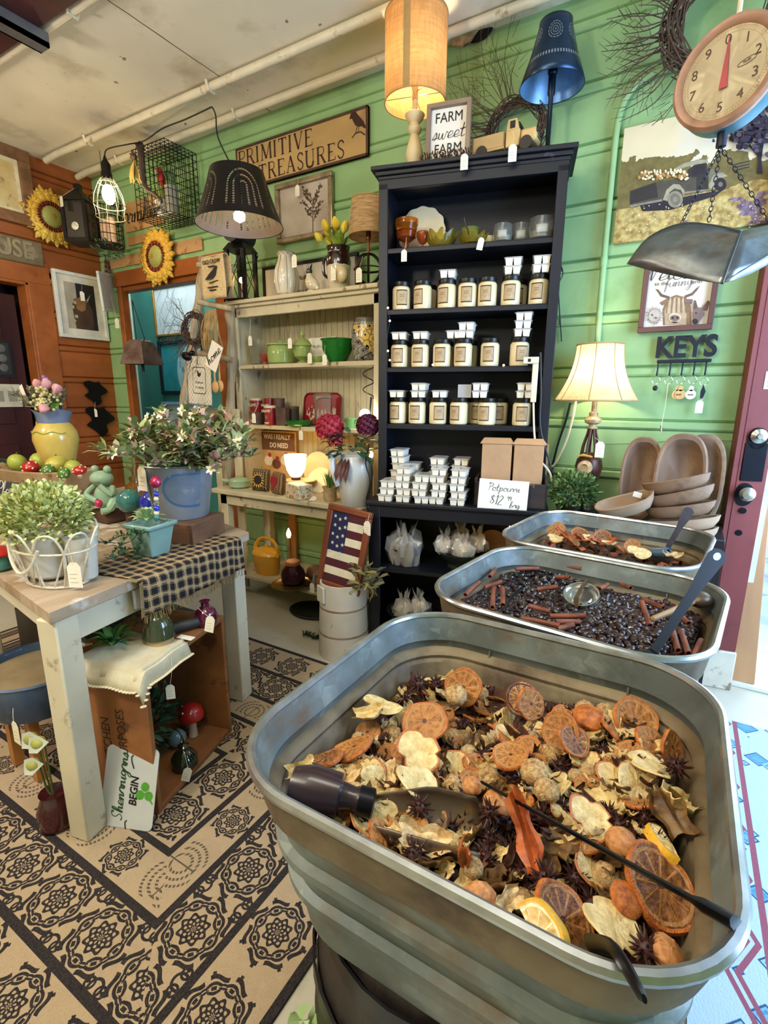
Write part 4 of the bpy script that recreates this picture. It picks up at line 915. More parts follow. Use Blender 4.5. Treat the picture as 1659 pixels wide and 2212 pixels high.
# --- top shelf glassware
amber=mat('amber_glass','D9842A',.05,var=.05,trans=.85,ior=1.3);amber_d=mat('peach_glass','C76A2E',.05,var=.05,trans=.8,ior=1.3)
olive_g=mat('yellow_green_glass','B9A845',.06,var=.05,trans=.8,ior=1.3);clear_g=mat('clear_glass','F0F4F0',.03,var=.02,trans=.95,ior=1.25);grn_g=mat('pale_green_glass','C4D06A',.05,var=.05,trans=.8,ior=1.3)
ivory=mat('ivory_glaze','E2D3AC',.25,var=.06,coat=.5)
def lat(name,prof,ma,M,label,cat,group=None,n=28,warp=None):
    o=MB().lathe(prof,n,0,None,True,warp).build(name,ma);o.matrix_world=M;return tag(o,label,cat,group)
def scal(k,a):return lambda p,t,i:(p[0]*(1+a*cos(k*t)),p[1]*(1+a*cos(k*t)),p[2])
z0=SH[0]
lat('plate',[(.001,0),(.05,0),(.056,.003),(.075,.006),(.112,.012),(.118,.016),(.112,.017),(.075,.011),(.055,.008),(.001,.006)],ivory,BK @ TR((.172,.215,z0+.119),rx=PI/2-.18),'ivory scalloped plate standing against the back of the top bookcase shelf','plate',n=72,warp=scal(12,.025))
t=T('compote','amber glass compote stacked bowl on a stem, top bookcase shelf','compote',M=BK @ TR((.125,.085,z0)))
MB().lathe([(.035,0),(.036,.004),(.012,.012),(.010,.035),(.02,.045),(.045,.06),(.05,.085),(.046,.088),(.04,.065),(.001,.055)],28).build('foot_bowl',amber_d,t)
MB().lathe([(.042,.09),(.048,.092),(.052,.11),(.055,.118),(.055,.14),(.05,.142),(.047,.12),(.001,.1)],28).build('top_bowl',amber,t)
lat('goblet',[(.022,0),(.022,.003),(.006,.01),(.006,.02),(.02,.03),(.03,.055),(.027,.075),(.025,.075),(.025,.05),(.001,.03)],amber_d,BK @ TR((.21,.055,z0)),'small peach glass goblet beside the amber compote','goblet')
def ruf(p,a,i):k=1+(.10*cos(9*a) if i in (3,4) else .03*cos(18*a));return (p[0]*k,p[1]*k,p[2]+(.010*cos(9*a) if i in (3,4) else 0))
lat('ruffled_dish',[(.03,0),(.05,.006),(.068,.04),(.075,.062),(.07,.062),(.06,.04),(.04,.012),(.001,.01)],olive_g,BK @ TR((.295,.075,z0)),'yellow green ruffled glass dish with spiky rim on the top bookcase shelf','dish',n=72,warp=ruf)
lat('ruffled_dish',[(.025,0),(.045,.004),(.058,.022),(.066,.036),(.062,.037),(.05,.022),(.035,.008),(.001,.008)],olive_g,BK @ TR((.445,.045,z0)),'low yellow green ruffled ashtray in front of the tall glass candle','dish',n=72,warp=ruf)
t=T('glass_candle','pale green glass tumbler candle behind the ruffled ashtray','candle',M=BK @ TR((.42,.15,z0)))
MB().lathe([(.03,0),(.038,.004),(.042,.10),(.040,.10),(.036,.008),(.001,.008)],28).build('tumbler',grn_g,t);MB().lathe([(.001,.01),(.035,.01),(.036,.088),(.004,.09),(.002,.104),(.001,.106)],24).build('wax',wax,t)
o=MB().tube([(0,0,0),(-.03,.0,.10)],[.003,.006],6).build('spoon',mat('dark_spoon','201C18',.4));o.matrix_world=BK @ TR((.43,.075,z0+.025));tag(o,'thin dark spoon leaning out of the ruffled ashtray','spoon')
lat('votive_candle',[(.001,0),(.026,0),(.027,.05),(.02,.052),(.001,.052)],wax,BK @ TR((.505,.12,z0)),'short cream votive candle beside the ruffled ashtray','candle')
def jarw(x,y,r,h,lab):
    t=T('glass_jar',lab,'jar',M=BK @ TR((x,y,z0)))
    MB().lathe([(r*.8,0),(r*.95,.006),(r,h*.5),(r*.93,h),(r*.88,h),(r*.94,h*.5),(r*.85,.012),(.001,.01)],28).build('body',clear_g,t)
    m=MB();m.grid(lambda u,v:((r*.96)*cos(-PI/2+(u-.5)),(r*.96)*sin(-PI/2+(u-.5)),h*(.28+.34*v)),8,1);m.build('label',mat('jar_label','E2D9C4',.7),t,thick=.001)
    m=MB();m.lathe([(.001,.012),(r*.8,.012),(r*.85,h*.42),(.001,h*.45)],20);m.build('wax',mat('grey_wax','A79C86',.5),t)
jarw(.575,.075,.043,.082,'clear glass jar with white label, first of three jars on the top bookcase shelf')
jarw(.655,.12,.045,.09,'clear glass jar set back between two other jars, top bookcase shelf')
jarw(.745,.075,.056,.095,'widest clear glass jar at the doorway end of the top bookcase shelf')
price_tag(BK @ V((.137,-.012,z0-.02)),BK @ V((.137,.03,z0+.05)),'white price tag hanging from the amber compote over the top shelf edge',.03,R(15))
price_tag(BK @ V((.49,-.012,z0+.006)),BK @ V((.46,.02,z0+.03)),'white price tag hanging from the low ruffled ashtray',.03,R(15),.2)
# --- kraft boxes with sign
bx=mat('dark_old_box','2E231E',.6,var=.35,scale=6,st=(.4,1,2),worn='7D6A52',ws=18,wl=.64,wh=.72)
t=T('wooden_box','dark old wooden box on the navy counter holding kraft boxes','box',M=BK @ TR((.682,-.005,.815)))
for a in ((-.165,.165,-.10,-.088,0,.118),(-.165,.165,.088,.10,0,.125),(-.165,-.153,-.10,.10,0,.135),(.153,.165,-.10,.10,0,.135),(-.165,.165,-.1,.1,0,.01)):MB().box(*a).build('side_board' if a[5] > .02 else 'bottom',bx,t,bevel=.002)
kb=mat('kraft_board','B08A62',.8,var=.08,scale=12)
def kraftbox(x,y,w,d,h,rz,lab):
    t=T('kraft_box',lab,'box',M=BK @ TR((x,y,.826),rz=rz))
    MB().box(-w,w,-d,d,0,h).build('body',kb,t,bevel=.002)
    MB().add([(-w*1.14,-d*1.1,h),(w*1.14,-d*1.1,h),(w*1.14,d,h),(-w*1.14,d,h),(-w*.9,-d*.5,h+.025),(w*.9,-d*.5,h+.025),(w*.9,d,h+.02),(-w*.9,d,h+.02)],[(3,2,1,0),(4,5,6,7),(0,1,5,4),(1,2,6,5),(2,3,7,6),(3,0,4,7)]).build('folded_top',kb,t)
kraftbox(.608,-.02,.068,.055,.285,.05,'tall kraft box, hutch side one of the two in the dark wooden box')
kraftbox(.757,-.025,.066,.055,.285,-.04,'tall kraft box, doorway side one of the two in the dark wooden box')
o=MB().lathe([(.001,0),(.09,0),(.10,.006),(.001,.004)],28).build('paper_plate',mat('white_paper','E8E4D8',.7));o.matrix_world=BK @ TR((.70,.16,1.095),rx=.12);tag(o,'white paper plate lying behind the tops of the kraft boxes','plate')
o=MB().box(.55,.85,.10,.22,.826,1.094).build('kraft_carton',kb);o.matrix_world=BK;tag(o,'kraft carton behind the two tall kraft boxes, white plate on it','box')
ink=mat('pen_ink','3A3A40',.6);card=mat('white_card','E6E2D2',.7,var=.04)
t=T('price_sign','white card with handwritten potpourri price leaning on the dark wooden box','sign',M=BK @ TR((.652,-.132,.878),rx=-.10,rz=.0,ry=.03))
m=MB();m.box(-.112,.112,-.001,.001,-.072,.072);m.build('card',card,t)
m=MB();W=TR((0,-.0018,.03),rx=PI/2);script_mb(m,'Potpourri',.036,W,0,.06);script_mb(m,'$12',.045,TR((-.03,-.0018,-.03),rx=PI/2),0,.06);script_mb(m,'99',.022,TR((.028,-.0018,-.016),rx=PI/2),0,.08);script_mb(m,'bag',.03,TR((.055,-.0018,-.045),rx=PI/2),0,.07)
m.build('handwriting',ink,t)
# --- base shelves
cello=mat('cellophane','E6E0D2',.08,var=.05,alpha=.38,coat=.8);white_p=mat('wrapped_white','D8CDB8',.5,var=.2,scale=30,bump=.5)
enamel=mat('dark_green_enamel','2C352F',.3,var=.2,worn='55584F',ws=30,wl=.66,wh=.72)
def crumple(r,seed):
    g=random.Random(seed);ph=[g.uniform(0,6) for _ in range(6)]
    return lambda p,a,i:V(p)*(1+.16*sin(3*a+ph[0]+i*.7)+.12*sin(7*a+ph[1]-i*1.3)+.10*sin(11*a+2*i+ph[2]))
def bag(x,y,z,r,h,seed,lab):
    t=T('gift_bag',lab,'wrapped gift',M=BK @ TR((x,y,z)));
    MB().sphere(r*.72,16,0,TR((0,0,r*.7)),warp=crumple(r,seed+1)).build('contents',white_p,t)
    MB().lathe([(r*.7,0),(r*.95,r*.3),(r*.98,r*.8),(r*.6,r*1.3),(r*.16,r*1.6),(r*.5,r*2.1)],30,0,None,False,crumple(r,seed)).build('cellophane_wrap',cello,t)
def tbowl(x,y,z,r,h,ma,lab):
    t=T('footed_bowl',lab,'bowl',M=BK @ TR((x,y,z)))
    MB().lathe([(r*.55,0),(r*.57,.008),(r*.45,.02),(r*.75,h*.5),(r,h),(r*.97,h+.002),(r*.72,h*.55),(r*.4,.03),(.001,.028)],36).build('body',ma,t);return t
tbowl(.46,.03,.46,.135,.09,enamel,'dark green enamel bowl heaped with wrapped gifts, upper base shelf')
for x,y,z,s,lab in ((.37,-.0,.535,1,'front hutch side bag of'),(.44,.06,.56,2,'topmost bag of'),(.53,.05,.545,3,'doorway side bag of'),(.47,-.03,.53,4,'front middle bag of')):bag(x,y,z,.055,.1,s,'cellophane gift bag, %s the heap in the dark bowl' % lab)
t=T('wire_basket','black wire basket wrapped in cellophane on the upper base shelf','basket',M=BK @ TR((.165,.0,.46)))
m=MB()
for z,r in ((0,.06),(.04,.068),(.08,.075)):m.tube([(r*cos(2*PI*k/24),r*sin(2*PI*k/24),z+.004) for k in range(24)],.003,5,0,None,True)
for k in range(14):a=2*PI*k/14;m.tube([(.06*cos(a),.06*sin(a),.004),(.075*cos(a),.075*sin(a),.084)],.002,4)
m.build('wires',mat('black_wire','141414',.4,.5),t)
MB().sphere(.055,14,0,TR((0,0,.06)),warp=crumple(1,9)).build('contents',mat('dark_contents','2A2624',.5,var=.5,scale=40),t)
MB().lathe([(.07,.002),(.088,.06),(.085,.12),(.03,.155),(.05,.19)],26,0,None,False,crumple(1,5)).build('cellophane_wrap',cello,t)
tr_=mat('plain_wood','A9825A',.55,var=.2,scale=6,st=(1,1,.2))
lat('round_tray',[(.001,0),(.075,0),(.082,.006),(.082,.016),(.076,.016),(.072,.008),(.001,.008)],tr_,BK @ TR((.60,.19,.545),rx=PI/2-.1),'round brown wooden tray standing behind the bowl of wrapped gifts','tray')
t=T('candle_lamp','small lit candle lamp with ribbed stick on the upper base shelf by the tubs','lamp',M=BK @ TR((.70,-.02,.46)))
stick_m=mat('waxy_stick','9A7A4A',.5,var=.25);bulb_hot=mat('warm_bulb','FFE2B0',.3,emit=30,ec='FFC878')
MB().lathe([(.03,0),(.03,.008),(.014,.014),(.013,.15),(.016,.16),(.014,.222),(.010,.226)],16).build('candle_stick',stick_m,t)
MB().lathe([(.006,.226),(.013,.24),(.012,.255),(.004,.275),(.001,.285)],14).build('bulb',bulb_hot,t)
lat('glass_bowl',[(.07,0),(.075,.01),(.11,.08),(.125,.10),(.12,.101),(.10,.075),(.06,.014),(.001,.012)],enamel,BK @ TR((.19,-.0,.10)),'dark bowl of wrapped gifts on the lowest base shelf','bowl')
bag(.165,-.02,.165,.06,.1,21,'cellophane gift bag on the hutch side of the low dark bowl');bag(.235,.02,.165,.058,.1,22,'cellophane gift bag on the doorway side of the low dark bowl')
o=MB().box(-.024,.024,-.02,.02,0,.085).build('small_box',mat('pale_box','D6D2C8',.6,var=.06),bevel=.001);o.matrix_world=BK @ TR((.345,-.08,.10),rz=.1);tag(o,'small pale grey box standing at the front of the lowest base shelf','box')
o=MB().box(-.014,.014,-.02,.02,0,.09).build('small_box',mat('cream_box','D9C7A4',.6,var=.06),bevel=.001);o.matrix_world=BK @ TR((.395,-.08,.10));tag(o,'narrow cream box beside the small pale grey box','box')
o=MB().box(-.06,.06,-.03,.03,0,.075).build('cedar_block',mat('cedar_wood','B98A66',.6,var=.2),bevel=.002);o.matrix_world=BK @ TR((.64,-.08,.46),rz=.15);tag(o,'pinkish cedar block behind the middle tub rim on the upper base shelf','block')
# --- on top of the bookcase
ZT=2.336
shade_b=shade_mat('burlap_shade_cloth','C4945C',.17);shade_w=shade_mat('linen_shade_cloth','E4CDA0',.5)
turned=mat('cream_turned_wood','D2BE92',.45,var=.14,scale=6,st=(1,1,.2),worn='B79B6C',ws=20,wl=.6,wh=.7)
def shade(t,prof,ma,seam=None):
    o=MB().lathe(prof,48,0,None,False).build('lamp_shade',ma,t)
    for r,z in (prof[0],prof[-1]):MB().tube([(r*cos(2*PI*k/48),r*sin(2*PI*k/48),z) for k in range(48)],.003,6,0,None,True).build('shade_hem',seam or ma,t)
    return o
def bulbat(t,z,r,e,col='FFDFA8'):
    m_=mat('bulb_%d' % e,'FFF4DC',.3,emit=e,ec=col);MB().sphere(r,16,0,TR((0,0,z)),sz=1.25).build('bulb',m_,t)
t=T('table_lamp','lit table lamp with tall tan burlap drum shade on the bookcase top','lamp',M=BK @ TR((.152,.10,ZT)))
MB().lathe([(.05,0),(.05,.012),(.03,.02),(.022,.03),(.036,.06),(.041,.085),(.03,.125),(.018,.16),(.03,.172),(.034,.185),(.024,.195),(.022,.205),(.04,.225),(.046,.24),(.03,.25),(.012,.255),(.012,.33)],28).build('base',turned,t)
shade(t,[(.138,.285),(.138,.62)],shade_b)
sp_=mat('shade_seam','A8854E',.8);MB().grid(lambda u,v:(.1385*cos(-1.75+.22*u),.1385*sin(-1.75+.22*u),.287+.33*v),4,2).build('shade_seam',sp_,t)
m=MB();m.tube([(-.138,0,.315),(.138,0,.315)],.002,5);m.tube([(0,-.138,.315),(0,.138,.315)],.002,5);m.cyl(.014,.30,.36,14);m.tube([(.012,-.01,.33),(.04,-.03,.33)],.002,5);m.build('socket',knob_m,t)
bulbat(t,.43,.03,130,'FFE9C8')
# FARM sweet FARM sign
fw_=mat('grey_brown_wood','8A745E',.6,var=.2,scale=7,st=(1,1,.25));blackp=mat('sign_black','1E1C1A',.7)
t=T('farm_sign','framed FARM sweet FARM sign standing on the bookcase top','sign',M=BK @ TR((.318,.035,ZT),rx=-.07,rz=-.05))
W_,H_=.098,.245
m=MB()
for a in ((-W_,W_,0,.018),(-W_,W_,H_-.018,H_),(-W_,-W_+.018,.018,H_-.018),(W_-.018,W_,.018,H_-.018)):m.box(a[0],a[1],-.02,.012,a[2],a[3])
m.build('frame',fw_,t,bevel=.0015)
m=MB();m.box(-W_+.018,W_-.018,0,.006,.018,H_-.018,0);F=lambda z:TR((0,-.0012,z),rx=PI/2)
text_mb(m,'FARM',.058,F(.188),1,0,.0005,.86);text_mb(m,'FARM',.058,F(.062),1,0,.0005,.86);script_mb(m,'sweet',.062,F(.122),1,.055)
m.build('panel',[mat('sign_white','E4DFD2',.6,var=.06),blackp],t)
t=T('pinecone_garland','row of small brown pinecones lying at the foot of the farm sign','garland',M=BK @ TR((.32,-.012,ZT)))
cone=mat('pinecone','54402E',.7,var=.4,scale=30)
for k in range(7):
    m=MB()
    for j in range(26):a=j*2.4;z=(j/26-.5);r=.018*(1-abs(z)*1.2);q=V((z*.045,r*cos(a),.016+r*sin(a)));m.sphere(.006,6,0,TR(q,s=(.5,1,1)))
    o=m.build('pinecone',cone,t);o.location=(-.09+k*.030,0,0);o.rotation_euler=(0,.1*(k % 3-1),.4*(k % 3-1))
price_tag(BK @ V((.405,-.045,ZT-.008)),BK @ V((.40,-.02,ZT+.03)),'white price tag hanging at the corner of the farm sign',.036,R(15))
# wooden truck
tk=mat('honey_wood','B79660',.5,var=.2,scale=6,st=(.3,1,1));tk2=mat('gold_wood','C9A86C',.5,var=.18,scale=6)
t=T('toy_truck','rough wooden toy truck parked on the bookcase top','toy truck',M=BK @ TR((.585,.07,ZT+.012),rz=-.25))
m=MB();m.box(-.155,-.01,-.05,.05,.02,.03)
for a in ((-.155,-.01,-.05,-.044,.03,.085),(-.155,-.01,.044,.05,.03,.085),(-.155,-.148,-.05,.05,.03,.085),(-.016,-.01,-.05,.05,.03,.085)):m.box(*a)
m.build('bed',tk,t,bevel=.002)
m=MB();m.box(-.005,.055,-.047,.047,.02,.085);m.prism([(-.003,.085),(.05,.085),(.04,.125),(.003,.125)],-.044,.044,0,TR(rx=PI/2));m.build('cab',tk2,t,bevel=.004)
m=MB();m.box(.012,.034,-.0452,-.044,.09,.118);m.build('window',mat('dark_void','15110E',.5),t);m=MB();m.prism([(.0,.0),(.001,.035),(-.001,.035)],-.03,.03);m.box(.0415,.0485,-.03,.03,.092,.116);m.build('windscreen',mat('dark_void','15110E'),t)
m=MB();m.box(.055,.125,-.042,.042,.03,.082);m.build('hood',tk2,t,bevel=.012)
for k in range(3):MB().box(.124,.127,-.022,.022,.045+k*.011,.050+k*.011).build('grille_bar',mat('dark_void','15110E'),t)
for x in (-.11,.085):
    for y in (-.045,.045):MB().lathe([(.001,-.01),(.026,-.01),(.026,.01),(.001,.01)],18,0,TR((x,y,.022),rx=PI/2)).build('wheel',mat('dark_wheel','2A211C',.5),t)
for y in (-.03,.03):MB().cyl(.009,0,.006,12,0,TR((.124,y,.068),ry=PI/2)).build('headlight',mat('dark_wheel','2A211C'),t)
price_tag(BK @ V((.605,-.045,ZT+.005)),BK @ V((.60,-.01,ZT+.075)),'white price tag hanging from the wooden toy truck',.038,R(15))
# blue punched tin lamp
def tin_paint(nt,co,col):
    sx=nt.nodes.new('ShaderNodeSeparateXYZ');nt.links.new(co,sx.inputs[0])
    e=X(nt,x=sx.outputs[0],y=sx.outputs[1],z=sx.outputs[2]);e('atan2(y,x)','a');e('((a*.955)%1-.5)*.105','u');e('z-.45','v');e('sqrt(u*u+v*v)','r')
    d=e('max(lt(r,.036)*gt(sin(r*620),.55)*gt(sin(atan2(v,u)*14),-.6), max(lt(abs(z-.545),.006),lt(abs(z-.36),.007))*gt(sin(a*60),.1))')
    return mixc(nt,d,col,'A9B6C4')
tinb=mat('blue_black_tin','2C3F58',.3,.8,var=.15,scale=10,paint=tin_paint)
t=T('punched_tin_lamp','dark blue punched tin lamp with flared shade at the bookcase end by the wall','lamp',M=BK @ TR((.745,.13,ZT)))
MB().lathe([(.045,0),(.045,.008),(.014,.014),(.011,.05),(.014,.06),(.010,.07),(.010,.25),(.016,.26),(.016,.33),(.02,.335),(.02,.37),(.001,.38)],20).build('stem',mat('dark_blue_iron','15202E',.35,.6),t)
o=MB().lathe([(.134,.285),(.12,.33),(.095,.40),(.068,.50),(.066,.52)],40,0,None,False).build('lamp_shade',tinb,t,thick=.002)
MB().lathe([(.132,.287),(.117,.33),(.092,.40),(.065,.50),(.063,.52)],40,0,None,False).build('shade_lining',mat('painted_daylight_tin','6C94B8',.35,.3,var=.2,scale=14),t)  # inner face painted lighter: reflected daylight put into its colour
# twig wreath on the wall behind, with sprays
twig=mat('grapevine','4A372C',.7,var=.35,scale=20)
def wreath(name,c,r,M,n,spray,seed,label,thick=.028,tw=.0022):
    g=random.Random(seed);t=T(name,label,'wreath',M=M);m=MB()
    for k in range(n):
        a0=g.uniform(0,6.28);L=g.uniform(2.5,5.5);o1=g.uniform(-1,1)*thick;o2=g.uniform(0,1)*thick
        m.tube([((r+o1*.8+thick*.5*sin(3*a+k))*cos(a),-o2-thick*.3*(1+cos(2*a+k)),(r+o1*.8+thick*.5*sin(3*a+k))*sin(a)) for a in [a0+L*i/18 for i in range(19)]],tw,4)
    m.build('vine_ring',twig,t);m=MB()
    for a,L,bend in spray:
        a += g.uniform(-.12,.12);p0=V((r*cos(a),-.01-g.uniform(0,.04),r*sin(a)));d=V((cos(a+bend),-.15*g.random(),sin(a+bend)));e=p0+d*L;mid=p0+d*L*.5+V((-d.z,0,d.x))*L*g.uniform(-.18,.18)
        P=smooth_path([p0,mid,e],5);m.tube(P,[tw*(1-.7*i/len(P)) for i in range(len(P))],4)
        for f in (.45,.6,.75,.9):
            b=p0+d*L*f;s=d*.05*L/.3+V((-d.z,0,d.x))*g.choice((-1,1))*.035;m.tube([b,b+s],[tw*.5,.0006],3)
    m.build('twigs',twig,t);return t
c=ay(1118,290,2.66)
wreath('twig_wreath',c,.125,TR(c),46,[(1.75+.045*i,.18+.22*((i*7) % 5)/5,.1*((i*3) % 5-2)) for i in range(34)]+[(2.8+.06*i,.16,.2) for i in range(10)],3,'twig wreath with long sprays leaning against the green wall behind the toy truck')
# cords, strip, twinkle lights
wc=mat('white_cord','D9CFB0',.5);bc=mat('black_cord','16140F',.5)
t=T('power_strip','cream power strip hanging on the doorway side stile of the bookcase','power strip',BK @ V((.758,-.012,1.40)),R(15))
MB().box(-.013,.013,-.02,0,-.10,.07).build('body',wc,t,bevel=.003);MB().box(-.055,.013,-.022,-.002,.07,.10).build('plug',wc,t,bevel=.003);MB().box(-.035,-.022,-.0226,-.022,.078,.092).build('socket_hole',bc,t)
def cord(pts,r,ma,lab):return tag(MB().tube(smooth_path(pts,6),r,6).build('electric_cable',ma),lab,'cable')
cord([BK @ V(q) for q in ((.76,-.018,1.30),(.775,-.03,1.15),(.80,-.04,1.05),(.86,-.03,.97),(.875,.0,.85))],.005,wc,'cream cord running down from the power strip behind the kraft boxes')
cord([BK @ V(q) for q in ((.775,-.01,1.52),(.79,-.012,1.35),(.80,-.014,1.18),(.86,-.02,1.0),(.89,.05,.85))],.005,bc,'black cord running beside the power strip on the bookcase stile')
cord([ay(x,y,2.66) for x,y in ((1245,860),(1238,900),(1222,955),(1200,1000),(1188,1010))],.006,wc,'cream lamp cord looping from the bell shade lamp to the bookcase')
cord([ay(x,y,2.675) for x,y in ((1232,870),(1222,910),(1205,960),(1190,1020))],.006,bc,'thick black cord on the green wall beside the cream lamp cord')
cord([ay(x,y,2.685) for x,y in ((1206,560),(1216,590),(1207,615),(1208,660),(1212,720),(1213,738))],.003,bc,'thin black cord dangling on the green wall beside the bookcase')
t=T('fairy_lights','string of warm fairy lights along the hutch side of the bookcase shelves','string lights',M=BK)
P=[bk(x,y,-.012) for x,y in ((838,640),(838,665),(842,693),(836,730),(838,758),(842,778),(848,786))]
MB().tube(smooth_path(P,4),.0015,4).build('wire',bc,t)
for q in (P[1],P[2],P[4],P[5],bk(935,788,0),bk(1088,789,0)):MB().sphere(.005,8,0,TR(q)).build('bulb',mat('fairy_bulb','FFE6C0',.3,emit=9,ec='FFC890'),t)
# ================================================================== RIGHT SIDE: lamp, bowls, wall pieces
def leaf(m,p,d,up,L,W,mi=0,bend=.15):
    p=V(p);d=V(d).normalized();s=d.cross(up);s=s.normalized() if s.length > 1e-4 else d.orthogonal().normalized();n=s.cross(d)
    a,b,c=p+d*L*.35+n*L*bend*.6,p+d*L*.7+n*L*bend*.8,p+d*L+n*L*bend*.2
    m.add([p,a+s*W*.5,b+s*W*.42,c,b-s*W*.42,a-s*W*.5,a-n*W*.12,b-n*W*.1],[(0,6,5),(0,1,6),(1,2,7,6),(6,7,4,5),(2,3,7),(7,3,4)],mi)
def bush(m,c,rx,ry,rz,n,L,W,nm,g,zmin=-1,tilt=.5):
    for _ in range(n):
        while 1:
            d=V((g.uniform(-1,1),g.uniform(-1,1),g.uniform(zmin,1)))
            if .15 < d.length < 1:break
        d.normalize();f=g.uniform(.55,1.0);p=V((c[0]+d.x*rx*f,c[1]+d.y*ry*f,c[2]+d.z*rz*f))
        q=(d+V((g.uniform(-tilt,tilt),g.uniform(-tilt,tilt),g.uniform(-tilt,tilt)+.3)))
        leaf(m,p,q,V((g.uniform(-1,1),g.uniform(-1,1),1)),L*g.uniform(.7,1.2),W*g.uniform(.8,1.2),g.randrange(nm))
box_g=[mat('box_leaf_dark','3E5A38',.5,var=.2),mat('box_leaf','55753F',.5,var=.2),mat('box_leaf_pale','7E9A52',.5,var=.2)]
stem_m=mat('green_stem','5A6B3A',.6,var=.2)
# small table under the lamp and bowls
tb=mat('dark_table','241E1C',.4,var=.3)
t=T('side_table','dark narrow side table behind the half empty tub under the bell shade lamp','table',(-.13,2.515,0))
MB().box(-.375,.33,-.175,.165,.745,.77).build('tabletop',tb,t,bevel=.003)
for x in (-.35,.31):
    for y in (-.15,.145):MB().box(x-.02,x+.02,y-.02,y+.02,0,.745).build('leg',tb,t)
ZB=.77
# bell lamp
bronze=mat('aged_bronze','4A2E22',.35,.4,var=.35,scale=12);marble=mat('mottled_gold','B59A70',.35,var=.35,scale=30)
p=ay(1278,1000,2.53);LX=p.x
t=T('table_lamp','lit lamp with cream bell shade on bronze rods before the green wall','lamp',(LX-.012,2.53,ZB))
MB().box(-.06,.06,-.06,.06,0,.03).build('base',mat('black_satin','14120F'),t,bevel=.004)
MB().lathe([(.045,.03),(.04,.05),(.03,.10),(.035,.16),(.05,.18),(.058,.21),(.062,.235),(.055,.27),(.03,.29),(.025,.30)],24).build('body',bronze,t)
for k in range(7):
    a=2*PI*k/7;MB().tube([(.042*cos(a),.042*sin(a),.275),(.036*cos(a),.036*sin(a),.33),(.018*cos(a),.018*sin(a),.395),(.016*cos(a),.016*sin(a),.415)],.006,6).build('rod',bronze,t)
MB().lathe([(.02,.41),(.024,.415),(.016,.425),(.016,.43),(.036,.44),(.038,.452),(.03,.462),(.02,.468),(.020,.485),(.012,.49),(.012,.56)],24).build('neck',[marble][0],t)
def bellp(k):return [(.098+.080*(u**2.1),.785-.245*u) for u in [i/k for i in range(k+1)]][::-1]
o=MB().lathe(bellp(12),48,0,None,False,lambda q,a,i:(q[0]*(1+.012*cos(8*a)),q[1]*(1+.012*cos(8*a)),q[2])).build('lamp_shade',shade_w,t)
bp=bellp(12)
for k in range(8):a=2*PI*k/8-PI/2;MB().tube([(r*1.014*cos(a),r*1.014*sin(a),z) for r,z in bp],.0022,5).build('shade_rib',mat('shade_braid','A8905E',.8),t)
for r,z in (bp[0],bp[-1]):MB().tube([(r*1.005*cos(2*PI*k/48),r*1.005*sin(2*PI*k/48),z) for k in range(48)],.004,6,0,None,True).build('shade_hem',mat('shade_braid','A8905E'),t)
m=MB();m.tube([(-.02,0,.54),(-.045,0,.56),(-.04,0,.64),(0,0,.77),(.04,0,.64),(.045,0,.56),(.02,0,.54)],.0025,5);m.cyl(.016,.55,.60,14);m.build('harp',knob_m,t)
bulbat(t,.655,.03,120,'FFE9C8')
m=MB();m.lathe([(.034,0),(.03,.012),(.018,.016),(.016,.006),(.001,.004)],20,0,TR((-.008,-.058,.235),rx=PI/2));m.build('medallion_ring',marble,t)
MB().tube([(-.05,-.05,.285),(-.02,-.055,.292),(.02,-.05,.285)],[.002,.007,.004],8).build('yellow_finial',mat('yellow_enamel','C9A04A',.3),t)
price_tag(ay(1297,958,2.44),ay(1285,945,2.49),'tan price tag tied to the rods of the bell shade lamp',.042)
# boxwood ball
p=ay(1238,1068,2.41);g=random.Random(3)
t=T('boxwood_plant','round green boxwood plant between the bell shade lamp and the half empty tub','plant',(p.x,2.40,ZB))
MB().lathe([(.04,0),(.045,.01),(.055,.07),(.05,.07),(.001,.065)],20).build('pot',mat('black_satin','14120F'),t)
m=MB();bush(m,(0,0,.13),.105,.065,.09,900,.026,.013,3,g,-.7);m.build('foliage',box_g,t)
# dough bowls
dough=mat('dough_bowl_wood','745640',.55,var=.25,scale=5,c2='8E7054',st=(.35,1.5,1),bump=.25,bs=30,worn='5E4632',ws=7,wl=.58,wh=.74)
dough_p=mat('pale_dough_wood','A0866A',.55,var=.18,scale=5,st=(.35,1.5,1),bump=.2,bs=30)
def dough_me(m,L,W,D_,th=.016):
    """long carved trencher, open side up (+z), length along x"""
    def oc(a):c,s=cos(a),sin(a);return (L/2*math.copysign(abs(c)**.75,c),W/2*math.copysign(abs(s)**.75,s))
    n=40
    lev=[(.55,0,0),(.78,.22,0),(.93,.62,0),(1,1,0),(.975,1.04,1),(.88,.98,1),(.74,.5,1),(.55,.24,1),(.02,.2,1)]
    vs=[]
    for f,z,i in lev:
        for j in range(n):
            x,y=oc(2*PI*j/n);ff=f if i == 0 else f
            vs.append((x*(ff if abs(x) > 0 else 1),y*ff*(1-.06*i),D_*z*(1+.10*(abs(x)/(L/2))**2*(z > .5))))
    fs=[(i*n+j,i*n+(j+1) % n,(i+1)*n+(j+1) % n,(i+1)*n+j) for i in range(len(lev)-1) for j in range(n)]+[tuple(range(n-1,-1,-1))]
    return m.add(vs,fs)
def dbowl(L,W,D_,M,lab,ma=dough,grp=None):
    o=dough_me(MB(),L,W,D_).build('dough_bowl',ma);o.matrix_world=M;return tag(o,lab,'dough bowl',grp)
